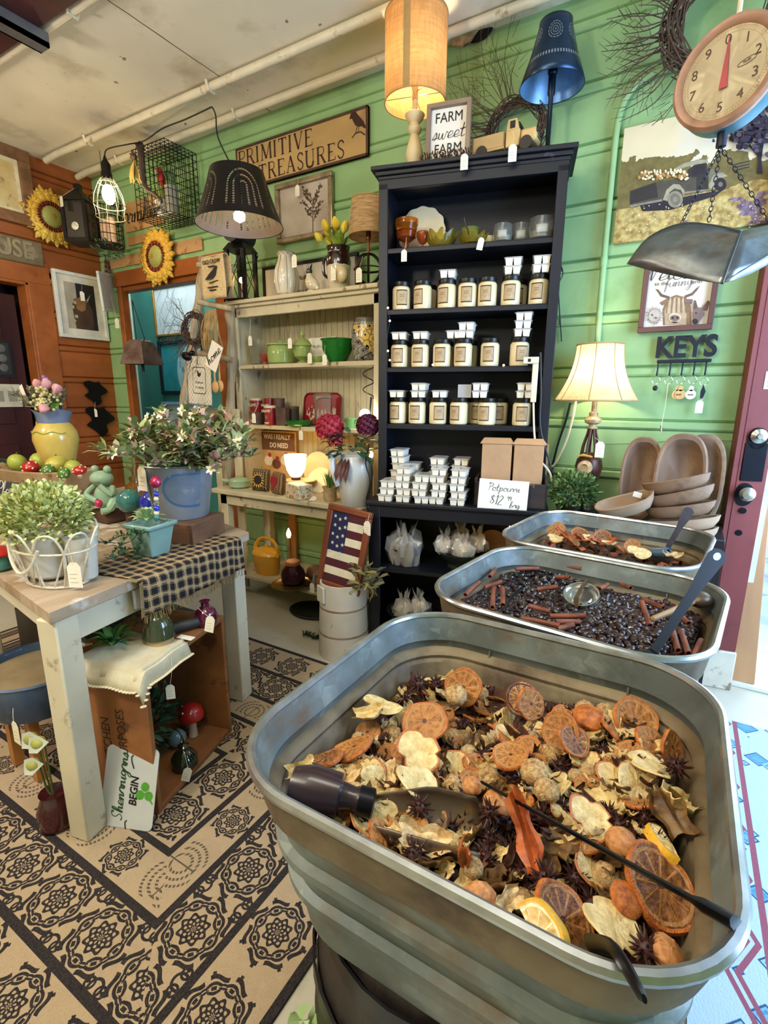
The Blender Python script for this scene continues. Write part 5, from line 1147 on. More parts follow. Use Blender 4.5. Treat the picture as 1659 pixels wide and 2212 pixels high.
def lean(px,Y,L,W,D_,tilt,roll,lab):
    p=ay(px,1040,Y);return dbowl(L,W,D_,TR((p.x,Y,ZB+L/2*cos(tilt))) @ Matrix.Rotation(-tilt,4,'X') @ Matrix.Rotation(roll,4,'Y') @ Matrix.Rotation(PI/2,4,'Z') @ Matrix.Rotation(-PI/2,4,'Y') @ Matrix.Rotation(PI,4,'X') ,lab)
def upright(x,Y,L,W,D_,lean_,lab):
    X_=V((0,lean_,1)).normalized();Z_=V((0,-1,lean_)).normalized()
    return dbowl(L,W,D_,frame_m((x,Y,ZB+L/2-.004),X_,Z_),lab)
upright(ay(1383,1040,2.58).x,2.575,.38,.165,.06,.14,'narrow dough bowl standing upright next to the bell shade lamp')
upright(ay(1468,1030,2.56).x,2.56,.40,.20,.075,.14,'widest dough bowl standing upright in the middle of three')
upright(ay(1512,1030,2.63).x,2.63,.40,.18,.05,.10,'dough bowl standing upright behind the widest one, doorway side')
def flatb(pa,pb,Y,L,W,D_,lab,ma=dough):
    a,b=ay(*pa,Y),ay(*pb,Y-.03);c=(a+b)/2;dbowl(L,W,D_,frame_m(c-V((0,0,D_*.4)),b-a,(-.15,.1,1)),lab,ma)
flatb((1412,1062),(1522,1045),2.36,.25,.16,.055,'topmost dough bowl of the tilted stack, paper slip in it')
flatb((1418,1090),(1530,1070),2.36,.26,.165,.055,'second dough bowl from the top of the tilted stack')
flatb((1415,1112),(1532,1102),2.36,.26,.165,.05,'third dough bowl from the top of the tilted stack')
flatb((1425,1140),(1540,1134),2.36,.26,.17,.05,'lowest visible dough bowl of the tilted stack',dough_p)
flatb((1425,1165),(1538,1160),2.36,.25,.17,.05,'bottom dough bowl of the tilted stack, mostly behind the tub',dough_p)
a,b=ay(1310,1108,2.33),ay(1412,1085,2.31)
dbowl(.24,.12,.06,frame_m((a+b)/2-V((0,0,.02)),b-a,(.1,-.35,1)),'pale dough bowl leaning open toward the tubs beside the stack',dough_p)
o=MB().box(-.016,.016,-.001,.001,0,.022).build('paper_slip',card);o.matrix_world=TR(ay(1375,1074,2.30),ry=.2);tag(o,'small white paper slip on the rim of the pale dough bowl','paper')
o=MB().box(-.014,.014,-.010,.010,0,.003).build('paper_slip',card);o.matrix_world=TR(ay(1460,1041,2.32),rx=.5,ry=-.2);tag(o,'small white paper slip inside the topmost dough bowl','paper')
# ------------------------------------------------------------------ flat art helpers (drawn on a real picture plane)
def c4(x,y):return 1200+x/3.614,y/3.614
def artist(fn,Y,n=1,base=.0006):
    """returns poly(points, material index) that lays flat shapes on plane y=Y, each a hair above the last"""
    m=MB();k=[0]
    def poly(pts,mi):
        k[0] += 1;m.add([fn(*q)+V((0,-base-.00012*k[0],0)) for q in pts],[tuple(range(len(pts)))],mi)
    def disc(cx,cy,rx,ry,mi,n=18):poly([(cx+rx*cos(2*PI*i/n),cy-ry*sin(2*PI*i/n)) for i in range(n)],mi)
    return m,poly,disc
PG_=lambda n,c,v=.12:mat('paint_'+n,c,.75,var=v,scale=40)
def field_paint(nt,co,col):
    sx=nt.nodes.new('ShaderNodeSeparateXYZ');nt.links.new(co,sx.inputs[0])
    e=X(nt,x=sx.outputs[0],z=sx.outputs[2],n=noise_n(nt,co,9,5),q=noise_n(nt,co,45,4),k=noise_n(nt,co,4,3))
    c=mixc(nt,ramp(nt,e.env['k'],.4,.6),'CFCBBB','DFCFA6')
    hedge=e('lt(z,2.265+.32*(n-.45)-.22*(x+.05))');c=mixc(nt,hedge,c,mixc(nt,e.env['q'],'4E4626','8A7A42'))
    c=mixc(nt,e('lt(z,2.155-.06*(n-.5)+.05*x)'),c,mixc(nt,ramp(nt,e.env['q'],.35,.65),'8C7238','CDB672'))
    c=mixc(nt,e('lt(z,2.10+.15*x+.1*(n-.5))*gt(n+x*.8,.60)'),c,mixc(nt,ramp(nt,e.env['q'],.4,.6),'5A4660','8E7A86'))
    return mixc(nt,e('lt(z,2.12)*gt(q,.70)'),c,'E4D8C8')
t=T('canvas_print','painting of an old farm truck in a flowering field on the green wall','picture')
m=MB();m.box(-.372,.29,2.672,2.69,2.005,2.462);m.build('canvas',mat('field_painting','CDBE8C',.7,paint=field_paint),t)
m,poly,disc=artist(lambda x,y:ay(*c4(x,y),2.672),2.672)
g=random.Random(8)
poly([(650,1590),(860,1565),(1200,1500),(1300,1490),(1250,1530),(900,1640),(680,1650)],2)
poly([(580,1490),(790,1418),(1100,1378),(1190,1370),(1190,1480),(1000,1510),(840,1560),(810,1560),(578,1602)],0)
poly([(585,1495),(785,1424),(800,1540),(582,1592)],1)
poly([(578,1602),(830,1555),(832,1572),(580,1618)],5)
poly([(1030,1330),(1080,1290),(1180,1265),(1192,1480),(1100,1492),(1100,1385),(1035,1380)],1)
poly([(1060,1335),(1090,1302),(1165,1282),(1168,1350),(1080,1372)],2)
poly([(918,1325),(1000,1275),(1100,1250),(1185,1246),(1192,1270),(1080,1287),(930,1332)],4)
poly([(1190,1320),(1290,1330),(1335,1370),(1310,1400),(1200,1470)],3)
poly([(1195,1440),(1235,1370),(1300,1345),(1346,1376),(1290,1390),(1260,1420),(1240,1475),(1200,1485)],4)
disc(1288,1440,46,52,2);disc(1288,1440,18,20,3)
poly([(838,1560),(868,1480),(920,1438),(970,1442),(1008,1490),(1003,1535),(980,1485),(930,1472),(890,1502),(872,1572)],4)
disc(935,1558,60,66,5);disc(935,1558,40,46,3);disc(935,1558,18,20,5)
poly([(1000,1500),(1190,1478),(1215,1470),(1215,1482),(1000,1516)],5)
for k in range(70):disc(g.uniform(650,1030),1405-g.uniform(0,1)*60*(1)-(0),12,10,6+k % 2,8)
for k in range(26):disc(g.uniform(700,1030),1345+g.uniform(-12,14),8,14,7,7)
SCN=[PG_('truck','4E483C'),PG_('truckdark','332E2A'),PG_('black','28222A'),PG_('hood','6E6A56'),PG_('fender','9A9478'),PG_('wheel','877F6E'),PG_('orange','B98A4E'),PG_('cream','E0CFA8'),PG_('treedark','2C2434'),PG_('treepurple','4E4452'),PG_('lilac','9A8CA0')]
m.build('painted_pattern',SCN,t);m,poly,disc=artist(lambda x,y:ay(*c4(x,y),2.672),2.672,1,.006)
poly([(1575,1120),(1625,1120),(1605,1250),(1615,1360),(1570,1360),(1582,1250)],2);poly([(1580,1230),(1500,1140),(1515,1130),(1600,1210)],2)
for k in range(260):
    a,r=g.uniform(0,6.28),g.random()**.6;x=1640+r*290*cos(a);y=1000-r*240*sin(a)
    if y < 1225:disc(x,y,g.uniform(14,34),g.uniform(12,28),8+(k % 3 == 0),7)
for k in range(60):disc(g.uniform(1180,1330),g.uniform(920,1140),g.uniform(6,16),g.uniform(5,12),8+(k % 2),6)
for j in range(3):poly([(1385,1315+j*22),(1505,1288+j*22),(1505,1298+j*22),(1385,1326+j*22)],1)
for k in range(160):disc(g.uniform(560,1640),1640+g.uniform(-10,200),g.uniform(2,7),g.uniform(2,6),7 if k % 3 else 10,6)
m.build('painted_pattern',SCN,t)
# funny farm frame
dw=mat('walnut_frame','5E3C34',.5,var=.2,scale=8,st=(1,1,.3))
TLx,BRx,zb,zt=-.231,.058,1.612,1.90
t=T('farm_animals_sign','framed welcome sign with highland cow, hen and donkey below the hanging scale pan','sign',(0,2.69,0),0)
m=MB();f=.022
for a in ((TLx,BRx,zb,zb+f),(TLx,BRx,zt-f,zt),(TLx,TLx+f,zb+f,zt-f),(BRx-f,BRx,zb+f,zt-f)):m.box(a[0],a[1],-.035,0,a[2],a[3])
m.build('frame',dw,t,bevel=.002)
MB().box(TLx+f,BRx-f,-.012,0,zb+f,zt-f).build('panel',mat('sign_cream','E0D6C2',.6,var=.05),t)
def c9(x,y):return 1160+x/3.325,540+y/3.325
m,poly,disc=artist(lambda x,y:ay(*c9(x,y),2.678)-V((0,2.69,0)),2.678)
poly([(905,540),(900,430),(930,350),(1000,322),(1070,340),(1105,400),(1110,540)],0)
poly([(920,540),(915,440),(945,365),(1000,335),(1050,360),(1075,440),(1070,540)],1)
for s in range(9):x=940+s*15;poly([(x,345),(x+9,342),(x+4+(s-4)*3,455),(x-4+(s-4)*3,450)],2 if s % 2 else 0)
poly([(880,380),(930,350),(940,375),(900,400)],0);poly([(1070,350),(1120,355),(1110,390),(1070,385)],4)
poly([(945,350),(890,335),(865,300),(850,280),(872,285),(900,318),(955,335)],3);poly([(1065,345),(1120,325),(1150,290),(1172,255),(1140,280),(1110,310),(1060,328)],3)
disc(990,485,46,34,2);disc(990,490,36,22,4);disc(975,488,9,8,5);disc(1008,486,9,8,5);disc(990,520,22,5,5)
g=random.Random(2)
disc(845,480,42,55,6)
for k in range(40):a=6.28*k/40;poly([(845+44*cos(a),470-44*sin(a)),(845+(58+10*(k % 3))*cos(a+.12),470-(58+10*(k % 3))*sin(a+.12)),(845+44*cos(a+.16),470-44*sin(a+.16))],7 if k % 2 else 6)
disc(828,468,6,6,5);poly([(850,480),(870,490),(848,496)],3)
poly([(1120,535),(1115,450),(1140,410),(1190,420),(1200,460),(1165,520),(1150,540)],4);poly([(1120,430),(1125,365),(1140,362),(1155,415)],3);poly([(1180,425),(1225,365),(1240,370),(1215,435)],3);disc(1135,515,22,20,5);disc(1142,455,6,7,5)
script_mb(m,'Welcome',.075,TR(V(ay(*c9(1010,172),2.678))-V((0,2.692,0)),rx=PI/2),5,.05)
script_mb(m,'funny',.042,TR(V(ay(*c9(1015,240),2.678))-V((0,2.692,0)),rx=PI/2),8,.05)
text_mb(m,'to the',.022,TR(V(ay(*c9(895,243),2.678))-V((0,2.692,0)),rx=PI/2),8,0,.0003);text_mb(m,'farm',.024,TR(V(ay(*c9(1145,228),2.678))-V((0,2.692,0)),rx=PI/2),8,0,.0003)
m.build('painted_animals',[PG_('cowbrown','8A6A4C'),PG_('cowtan','B59A74'),PG_('cowlight','C9B394'),PG_('horn','6A5346'),PG_('muzzle','7A6258'),PG_('ink','2E2724'),PG_('henlight','BFB09C'),PG_('henbrown','8C7A68'),PG_('lettergrey','5E564E')],t)
# KEYS rack with keyrings
kd=mat('dark_rack_iron','23262F',.5,.5,var=.25)
c=ay(1480,757,2.675);t=T('key_rack','dark metal rack reading KEYS with five hooks on the green wall','key rack',(c.x,2.69,c.z))
m=MB();text_mb(m,'KEYS',.125,TR((0,-.012,.012),rx=PI/2),0,0,.007,.86,.0035);m.build('letters',kd,t)
MB().box(-.105,.105,-.022,0,-.052,-.038).build('bar',kd,t,bevel=.003)
HK=[ay(x,785,2.675).x-c.x for x in (1422,1449,1475,1501,1526)]
for x in HK:MB().tube(smooth_path([(x,-.012,-.045),(x,-.014,-.09),(x,-.022,-.105),(x,-.034,-.10),(x,-.036,-.088)],5),.0035,6).build('hook',kd,t)
ring_m=mat('steel_ring','B8B8B0',.25,.9,var=.1);wood_t=mat('wooden_charm','C9A468',.5,var=.15);wood_w=mat('pale_charm','D8CFC0',.5,var=.1);burn=mat('burnt_mark','5E4228',.7)
def ring(x,lab,build,dz=-.128):
    q=T('keyring',lab,'keyring',(c.x+x,2.662,c.z+dz));MB().tube([(.016*cos(2*PI*k/24),-.004*sin(2*PI*k/24),.016*sin(2*PI*k/24)) for k in range(24)],.0016,5,0,None,True).build('ring',ring_m,q);build(q)
ring(HK[0],'keyring with small dark round charm on the first KEYS hook',lambda q:MB().sphere(.011,12,0,TR((0,0,-.034),s=(1,.5,1.1))).build('charm',kd,q))
def thong(q):MB().tube([(0,0,-.016),(.0,0,-.12),(-.005,0,-.20)],.0012,5).build('thong',strg,q);MB().cyl(.005,-.23,-.20,10,0,TR((-.005,0,0))).build('tassel',ring_m,q)
ring(HK[1],'keyring with long thin cord and tassel on the second KEYS hook',thong)
def charm(ma,two):
    def f(q):
        for dx in ((.006,-.006) if two else (0,)):
            m=MB();m.prism([(.021*cos(2*PI*k/20)+dx,.021*sin(2*PI*k/20)-.062) for k in range(20)],.0+dx*.3,.004+dx*.3,0,TR(rx=PI/2));m.prism([(.010*cos(2*PI*k/14)+dx,.012*sin(2*PI*k/14)-.036) for k in range(14)],.0+dx*.3,.004+dx*.3,0,TR(rx=PI/2));m.build('charm',ma,q)
        m=MB();script_mb(m,'nun',.013,TR((0,-.0062,-.062),rx=PI/2),0,.12);m.build('charm_writing',burn,q)
    return f
ring(HK[2],'keyring with two golden wooden round charms on the third KEYS hook',charm(wood_t,True));ring(HK[3],'keyring with pale round wooden charm on the fourth KEYS hook',charm(wood_w,False))
def dcharm(q):MB().prism([(0,0),(.012,-.03),(.004,-.062),(-.006,-.06),(-.008,-.03)],0,.006,0,TR((0,0,-.012),rx=PI/2)).build('charm',kd,q)
ring(HK[4],'keyring with dark feather shaped charm on the last KEYS hook',dcharm,-.135)
price_tag((c.x+HK[4]-.004,2.655,c.z-.222),(c.x+HK[4],2.66,c.z-.20),'white price tag hanging below the dark feather charm',.032)
# green conduit with bend
gp=[(1291,800),(1291,737),(1305.6,552),(1320,398),(1330,296),(1338,250),(1352,212),(1380,178),(1420,155),(1480,140),(1659,95)]
m=MB();m.tube(smooth_path([ay(x,y,2.672) for x,y in gp],5),.014,10);q=ay(1304,566,2.672);m.tube([q+V((0,0,-.02)),q+V((0,0,.02))],.017,10);S(m.build('trim_conduit',g_wall))
# nail and picture wire line on the wall
tag(MB().tube(smooth_path([ay(x,y,2.688) for x,y in ((1290,960),(1400,957),(1480,950),(1590,953))],5),.0012,4).build('wire',kd),'thin dark wire running along the green wall above the dough bowls','wire')
# ------------------------------------------------------------------ hanging scale
cen=CAM+ray(1568,160)*1.22
face=mat('scale_face','E3D2AC',.5,var=.06,worn='C9AE7C',ws=10,wl=.6,wh=.75);copper=mat('copper_rim','9C765E',.45,.1,var=.2,scale=20);teal_t=mat('teal_tin','3E6E7C',.35,.5,var=.2)
nrm=V((-.34,-.94,.0));SCM=frame_m(cen,V((.94,-.34,0)),(0,0,1))   # local -y faces the shop
t=T('hanging_scale','old round hanging scale with cream dial numbered 0 to 9 and red pointer','scale',M=SCM);rS=.118
F=TR(rx=PI/2)
MB().lathe([(.001,.0),(rS*.98,.0),(rS*.99,-.005),(rS*.99,-.05),(rS*.85,-.06),(.001,-.06)],48,0,F).build('case',teal_t,t)
MB().lathe([(rS*.80,.004),(rS*.84,.010),(rS*.94,.013),(rS,.006),(rS,-.004),(rS*.8,-.002)],48,0,F,False).build('rim',copper,t)
m=MB();m.lathe([(.001,.0035),(rS*.83,.0035)],48,0,F);G=lambda x,z:TR((x,-.0042,z),rx=PI/2)
for k in range(10):a=PI/2-2*PI*k/10;text_mb(m,str(k),.030,G(rS*.60*cos(a)-.003,rS*.60*sin(a)),1,0,.0003)
for k in range(100):
    a=2*PI*k/100;r0=.72 if k % 10 else .70;ribbon(m,[(rS*r0*cos(a),rS*r0*sin(a)),(rS*(.76 if k % 5 else .80)*cos(a),rS*(.76 if k % 5 else .80)*sin(a))],.0007,TR((0,-.004,0),rx=PI/2),2)
for r0 in (.70,.77):ribbon(m,[(rS*r0*cos(2*PI*k/60),rS*r0*sin(2*PI*k/60)) for k in range(61)],.0007,TR((0,-.004,0),rx=PI/2),2)
E1=[(.044+.019*cos(2*PI*k/24),.008+.006*sin(2*PI*k/24)+.004*cos(2*PI*k/24)) for k in range(25)];ribbon(m,E1,.0012,TR((0,-.004,0),rx=PI/2),1);script_mb(m,'nun',.010,TR((.044,-.0045,.009),rx=PI/2,ry=-.2),1,.12)
m.build('dial',[face,mat('dial_ink','4A3526',.7),mat('dial_tick','A58A62',.7)],t)
m=MB();m.prism([(-.009,-.032),(.009,-.032),(.003,.045),(.0008,.075),(-.0008,.075),(-.003,.045)],0,.002,0,TR((0,-.007,0),rx=PI/2));m.build('pointer',mat('red_pointer','9A2A30',.4),t)
MB().tube([(0,.03,rS*.95),(0,.03,rS+.05),(.003,.03,rS+.10)],.006,8).build('hanger',mat('hanger_bone','CFC4A4',.5),t)
MB().tube([(.018*cos(2*PI*k/20),.03,rS+.13+.022*sin(2*PI*k/20)) for k in range(20)],.005,6,0,None,True).build('top_ring',kd,t)
tag(MB().tube([SCM @ V((0,.03,rS+.15)),V((cen.x+.02,cen.y,ZC))],.003,6).build('hanging_rope',strg),'pale rope from the ceiling that holds the round hanging scale','rope')
MB().cyl(.012,-rS-.03,-rS+.005,10,0,TR((0,.03,0))).build('lower_hook',kd,t)
# pan and chains
A_,B_,C_=CAM+ray(1356,570)*1.30,CAM+ray(1560,612)*1.10,CAM+ray(1745,500)*1.16
U_,W_2,E_=CAM+ray(1471,484)*1.26,CAM+ray(1600,500)*1.14,CAM+ray(1730,470)*1.2
back=V((.10,.24,.02))
pan_m=mat('galvanised_pan','7E8486',.35,.85,var=.3,scale=9,bump=.1,paint=galv_paint)
t=T('scale_pan','galvanised weighing pan hanging on chains below the round scale','pan',(A_+C_)*.5);o0=(A_+C_)*.5
m=MB()
lip=smooth_path([A_,CAM+ray(1400,515)*1.29,U_,CAM+ray(1545,488)*1.2,W_2],4)
keel=smooth_path([A_,A_+(B_-A_)*.35+V((0,0,-.004)),A_+(B_-A_)*.7+V((0,0,-.004)),B_],5)
n=16
def along(P,f):f *= len(P)-1;i=min(int(f),len(P)-2);return P[i]+(P[i+1]-P[i])*(f-i)
def panf(u,v):
    a,b=along(keel,u),along(lip,u);q=a+(b-a)*v;bul=V((-.1,-.35,-.06))*(.10*sin(PI*v)*sin(PI*min(1,u*1.05)))
    return q+bul-o0
m.grid(panf,n,8);m.grid(lambda u,v:panf(u,v)*1+(V((0,0,0)) if v == 0 else back*v*1.0)*0+back*(0 if v == 0 else 1)*min(1,v*1.5)+V((0,0,.0)),n,8)
m.build('trough',pan_m,t,thick=.002)
m=MB();m.grid(lambda u,v:(B_+(W_2-B_)*v)*(1-u)+(C_+(E_-C_)*v)*u+V((0,0,-.02))*sin(PI*u)*(1-v)-o0,6,4);m.grid(lambda u,v:(B_+(W_2+back-B_)*v)*(1-u)+(C_+(E_+back-C_)*v)*u-o0,6,4);m.build('flared_end',pan_m,t,thick=.002)
m=MB();m.tube([q-o0 for q in lip],.003,6);m.tube([B_-o0,W_2-o0],.003,6);m.build('rolled_edge',mat('pan_edge','5E6468',.3,.8),t)
def chain(a,b,lab):
    a,b=V(a),V(b);d=(b-a);n=int(d.length/.013);m=MB();q=align(a,b)
    for k in range(n):
        z=(k+.5)*d.length/n;m.tube([(.0042*cos(2*PI*j/8),0,z+.0095*sin(2*PI*j/8)) for j in range(8)],.0012,4,0,q @ TR(rz=PI/2*(k % 2)),True)
    tag(m.build('chain',kd),lab,'chain')
hk=SCM @ V((0,.03,-rS-.03))
chain(hk,U_+V((.0,.0,0)),'chain from the scale hook to the front lip of the pan');chain(hk,U_+V((.06,.03,.005)),'second chain close beside the one to the pan front lip');chain(hk,E_-V((.06,0,0)),'chain from the scale hook to the flared end of the pan')
c=ay(1560,45,2.60)
wreath('twig_wreath',c,.17,TR(c),54,[(2.4+.05*i,.16+.12*((i*7) % 5)/5,.35*((i*3) % 5-2)/2) for i in range(34)],13,'dark twig wreath high on the green wall behind the round scale',.035,.003)
# ================================================================== HUTCH AND WHAT STANDS ON IT
cream=mat('chippy_cream_paint','BDB08C',.6,var=.12,scale=5,worn='7C6A4C',ws=16,wl=.60,wh=.67,bump=.15,wst=(1,1,.5))
cream2=mat('beadboard_cream','B4A884',.6,var=.1,scale=5,worn='8E7F60',ws=12,wl=.6,wh=.7,wst=(2,2,.3))
HX0,HX1,YF=-2.545,-1.455,2.42;Z1,Z2,Z3,Z4=1.515,1.14,.735,.17
t=T('hutch','chippy cream hutch bench with beadboard back beside the navy bookcase','hutch',(0,0,0))
m=MB()
for k in range(26):
    x=HX0+.01+k*.0425
    if x < HX1-.03:m.profile([(2.655,.735),(2.655,1.88),(2.645,1.88),(2.645,.735)],x,x+.040);
m.box(HX0,HX1,2.655,2.67,.735,1.88);m.build('beadboard',cream2,t)
for x in (HX0,HX1-.03):m=MB();m.box(x,x+.03,YF,2.655,.735,1.86);m.box(x-.005,x+.04,YF-.012,YF+.006,.735,1.86);m.build('side_post',cream,t,bevel=.003)
m=MB();m.box(HX0-.04,HX1+.012,YF-.05,2.67,1.875,1.897);m.box(HX0-.02,HX1+.008,YF-.03,2.66,1.855,1.875);m.box(HX0,HX1,YF-.012,YF+.006,1.80,1.856);m.build('top_board',cream,t,bevel=.004)
for z in (Z1,Z2):m=MB();m.box(HX0+.03,HX1-.03,YF-.01,2.645,z-.025,z);m.build('shelf',cream,t,bevel=.003)
m=MB();m.box(-2.60,-1.435,2.19,2.67,Z3-.03,Z3);m.build('bench_top',cream,t,bevel=.005)
m=MB();m.box(-2.55,-1.45,2.22,2.24,Z3-.10,Z3-.03);m.build('apron',cream,t,bevel=.003)
for x in (-2.55,-1.51):
    for y in (2.22,2.60):MB().box(x,x+.06,y,y+.05,0,Z3-.03).build('leg',cream,t,bevel=.004)
MB().box(-2.53,-1.45,2.23,2.62,Z4-.022,Z4).build('lower_shelf',cream,t,bevel=.003)
m=MB();m.box(-2.36,-2.30,2.655,2.675,0,.70);m.build('wall_strip',mat('orange_batten','B07840',.5,var=.15),t)
def base(px,Y,z):p=ay(px,700,Y);return V((p.x,Y,z))
def HL(nm,prof,ma,px,Y,z,lab,cat,n=28,warp=None,rz=0,grp=None):return lat(nm,prof,ma,TR(base(px,Y,z),rz=rz),lab,cat,grp,n,warp)
ZT2=1.897
# black lantern
bm=mat('black_lantern_tin','1C1A18',.4,.5,var=.2)
t=T('lantern','black metal lantern with crossed wires and lit bulb on the hutch top','lantern',base(528,2.47,ZT2),R(10))
MB().box(-.085,.085,-.085,.085,0,.018).build('base',bm,t,bevel=.003)
for x in (-.06,.06):
    for y in (-.06,.06):MB().box(x-.011,x+.011,y-.011,y+.011,.018,.30).build('post',bm,t)
m=MB()
for s in (-1,1):
    for z0_,z1_ in ((.02,.29),(.29,.02)):m.tube([(-.07,s*.08,z0_),(.07,s*.08,z1_)],.0025,5);m.tube([(s*.08,-.07,z0_),(s*.08,.07,z1_)],.0025,5)
m.build('crossed_wires',bm,t)
MB().lathe([(.11,.30),(.07,.345)],4,0,TR(rz=PI/4)).build('roof',bm,t);MB().cyl(.058,-.09,.09,24,0,TR((0,0,.395),ry=0,rx=PI/2)).build('chimney_drum',mat('lantern_drum','3A3836',.4,.5),t)
MB().cyl(.009,.018,.11,10).build('candle_stick',wax,t);MB().sphere(.019,12,0,TR((0,0,.135))).build('bulb',mat('warm_bulb','FFE2B0'),t)
# ornate white vase, frame, bird, pitcher of tulips
crk=mat('crackled_white','CFC6B0',.25,var=.08,coat=.5,worn='9A8B70',ws=24,wl=.64,wh=.72)
t=T('vase','crackled white lobed vase with beaded rim and foot on the hutch top','vase',base(622,2.48,ZT2))
MB().lathe([(.05,0),(.055,.01),(.068,.06),(.074,.10),(.068,.15),(.048,.20),(.042,.225),(.046,.245),(.05,.25),(.044,.25),(.036,.22)],48,0,None,True,lambda p,a,i:(p[0]*(1+.05*abs(sin(4*a))),p[1]*(1+.05*abs(sin(4*a))),p[2])).build('body',crk,t)
bd=mat('vase_beading','8F8168',.4)
for zz_,rr_,kk in ((.012,.058,16),(.244,.05,12)):
    m=MB()
    for k in range(kk):a=2*PI*k/kk;m.tube([((rr_+.002)*cos(a)+.009*cos(b)*-sin(a),(rr_+.002)*sin(a)+.009*cos(b)*cos(a),zz_+.010*sin(b)) for b in [j*.6 for j in range(9)]],.0018,4)
    m.build('scroll_band',bd,t)
for k in range(8):a=PI*k/4;MB().tube([(r*1.01*cos(a),r*1.01*sin(a),z) for r,z in ((.055,.02),(.069,.06),(.075,.10),(.069,.15),(.049,.20),(.044,.23))],.0016,4).build('rib',bd,t)
price_tag(base(640,2.40,ZT2+.20),base(632,2.44,ZT2+.235),'cream price tag hanging from the white lobed vase',.04)
t=T('script_picture','black framed script sign standing behind the vases on the hutch top','picture',(0,2.645,ZT2))
xa,xb=ay(570,600,2.645).x,ay(775,600,2.645).x
m=MB()
for a in ((xa,xb,0,.018),(xa,xb,.222,.24),(xa,xa+.018,.018,.222),(xb-.018,xb,.018,.222)):m.box(a[0],a[1],-.015,.01,a[2],a[3])
m.build('frame',bm,t,bevel=.002)
m=MB();m.box(xa+.018,xb-.018,-.004,0,.018,.222,0);script_mb(m,'a  nun',.05,TR((xa+.30,-.0048,.15),rx=PI/2),1,.08);script_mb(m,'unu nun',.05,TR((xa+.34,-.0048,.07),rx=PI/2),1,.08);m.build('panel',[mat('frame_paper','CFC6B2',.6,var=.08),blackp],t)
t=T('bird_figurine','glazed brown and white bird figurine with dark crest on the hutch top','figurine',base(676,2.43,ZT2),R(160))
chest=mat('glazed_brown','4E2A1E',.15,var=.3,coat=.8);cr2=mat('glazed_cream','CDBFA0',.2,var=.15,coat=.6)
MB().tube(smooth_path([(-.07,0,.012),(-.04,0,.03),(0,0,.05),(.02,0,.085),(.024,0,.105)],5),[.008,.010,.012,.016,.02,.026,.03,.034,.036,.037,.037,.036,.034,.031,.028,.025,.022,.02,.018,.017,.016],14).build('body',cr2,t)
MB().sphere(.026,14,0,TR((.026,0,.075),s=(.9,.95,1))).build('breast',chest,t);MB().sphere(.019,14,0,TR((.026,0,.118))).build('head',mat('glazed_green_black','22302A',.15,coat=.8),t)
MB().tube([(.02,0,.125),(.008,0,.148),(-.006,0,.155)],[.010,.008,.002],8).build('crest',mat('glazed_green_black','22302A'),t);MB().tube([(.042,0,.118),(.056,0,.114)],[.006,.001],8).build('beak',mat('beak_yellow','A8823E',.3),t);MB().cyl(.03,0,.012,16).build('foot',cr2,t)
choc=mat('chocolate_glaze','2A1512',.12,var=.3,coat=.8);ptulip=mat('tulip_yellow','E0C22A',.5,var=.12,c2='EAD655');tleaf=mat('tulip_leaf','7E9434',.5,var=.2)
def pit_w(p,a,i):return p
t=T('pitcher','brown and cream glazed pitcher holding yellow tulips on the hutch top','pitcher',base(733,2.46,ZT2))
def pp_paint(nt,co,col):
    sx=nt.nodes.new('ShaderNodeSeparateXYZ');nt.links.new(co,sx.inputs[0]);e=X(nt,z=sx.outputs[2],n=noise_n(nt,co,14,3));return mixc(nt,e('gt(z+(n-.5)*.05,.125)'),'C9BCA2',col)
MB().lathe([(.05,0),(.055,.012),(.062,.06),(.066,.11),(.07,.15),(.062,.185),(.058,.20),(.066,.225),(.06,.225),(.05,.19)],32).build('body',mat('drip_glaze','2A1512',.12,var=.25,coat=.8,paint=pp_paint),t)
MB().sphere(.045,14,0,TR((.045,-.045,.075),s=(1,.7,1))).build('cream_relief',mat('relief_cream','D2BE94',.3,var=.15,coat=.4),t)
MB().tube(smooth_path([(-.06,0,.19),(-.10,0,.17),(-.10,0,.10),(-.06,0,.07)],5),.009,8).build('handle',choc,t)
g=random.Random(4)
def tulip(t,p,d,ma,s=.021):
    d=V(d).normalized();q=V(p);e=q+d*.001
    o=MB().lathe([(.002,0),(s*.8,.012),(s,.028),(s*.8,.048),(s*.3,.062),(.001,.064)],12,0,align(q,q+d),True,lambda w,a,i:(w[0]*(1+.14*cos(3*a)),w[1]*(1+.14*cos(3*a)),w[2]));o.build('tulip_flower',ma,t)
for k,(dx,dy,dz) in enumerate(((-.095,-.02,.05),(-.06,.0,.085),(-.035,-.04,.10),(-.01,0,.105),(.015,-.04,.10),(.04,0,.09),(-.075,.03,.04),(.055,-.03,.07))):
    p=V((dx,dy,.225+dz*.75));tulip(t,p,V((dx*.9,dy,.10)),ptulip);MB().tube(smooth_path([(dx*.2,dy*.2,.19),p*.6+V((dx*.1,0,.09)),p],4),.003,5).build('tulip_stem',tleaf,t)
m=MB()
for k in range(26):a=g.uniform(0,6.28);leaf(m,(.03*cos(a),.03*sin(a),.20),(cos(a)*.7,sin(a)*.7,1),V((0,0,1)),g.uniform(.07,.12),.02,0,.3)
m.build('foliage',tleaf,t)
price_tag(base(722,2.37,ZT2+.09),base(726,2.40,ZT2+.16),'white price tag hanging at the front of the tulip pitcher',.036)
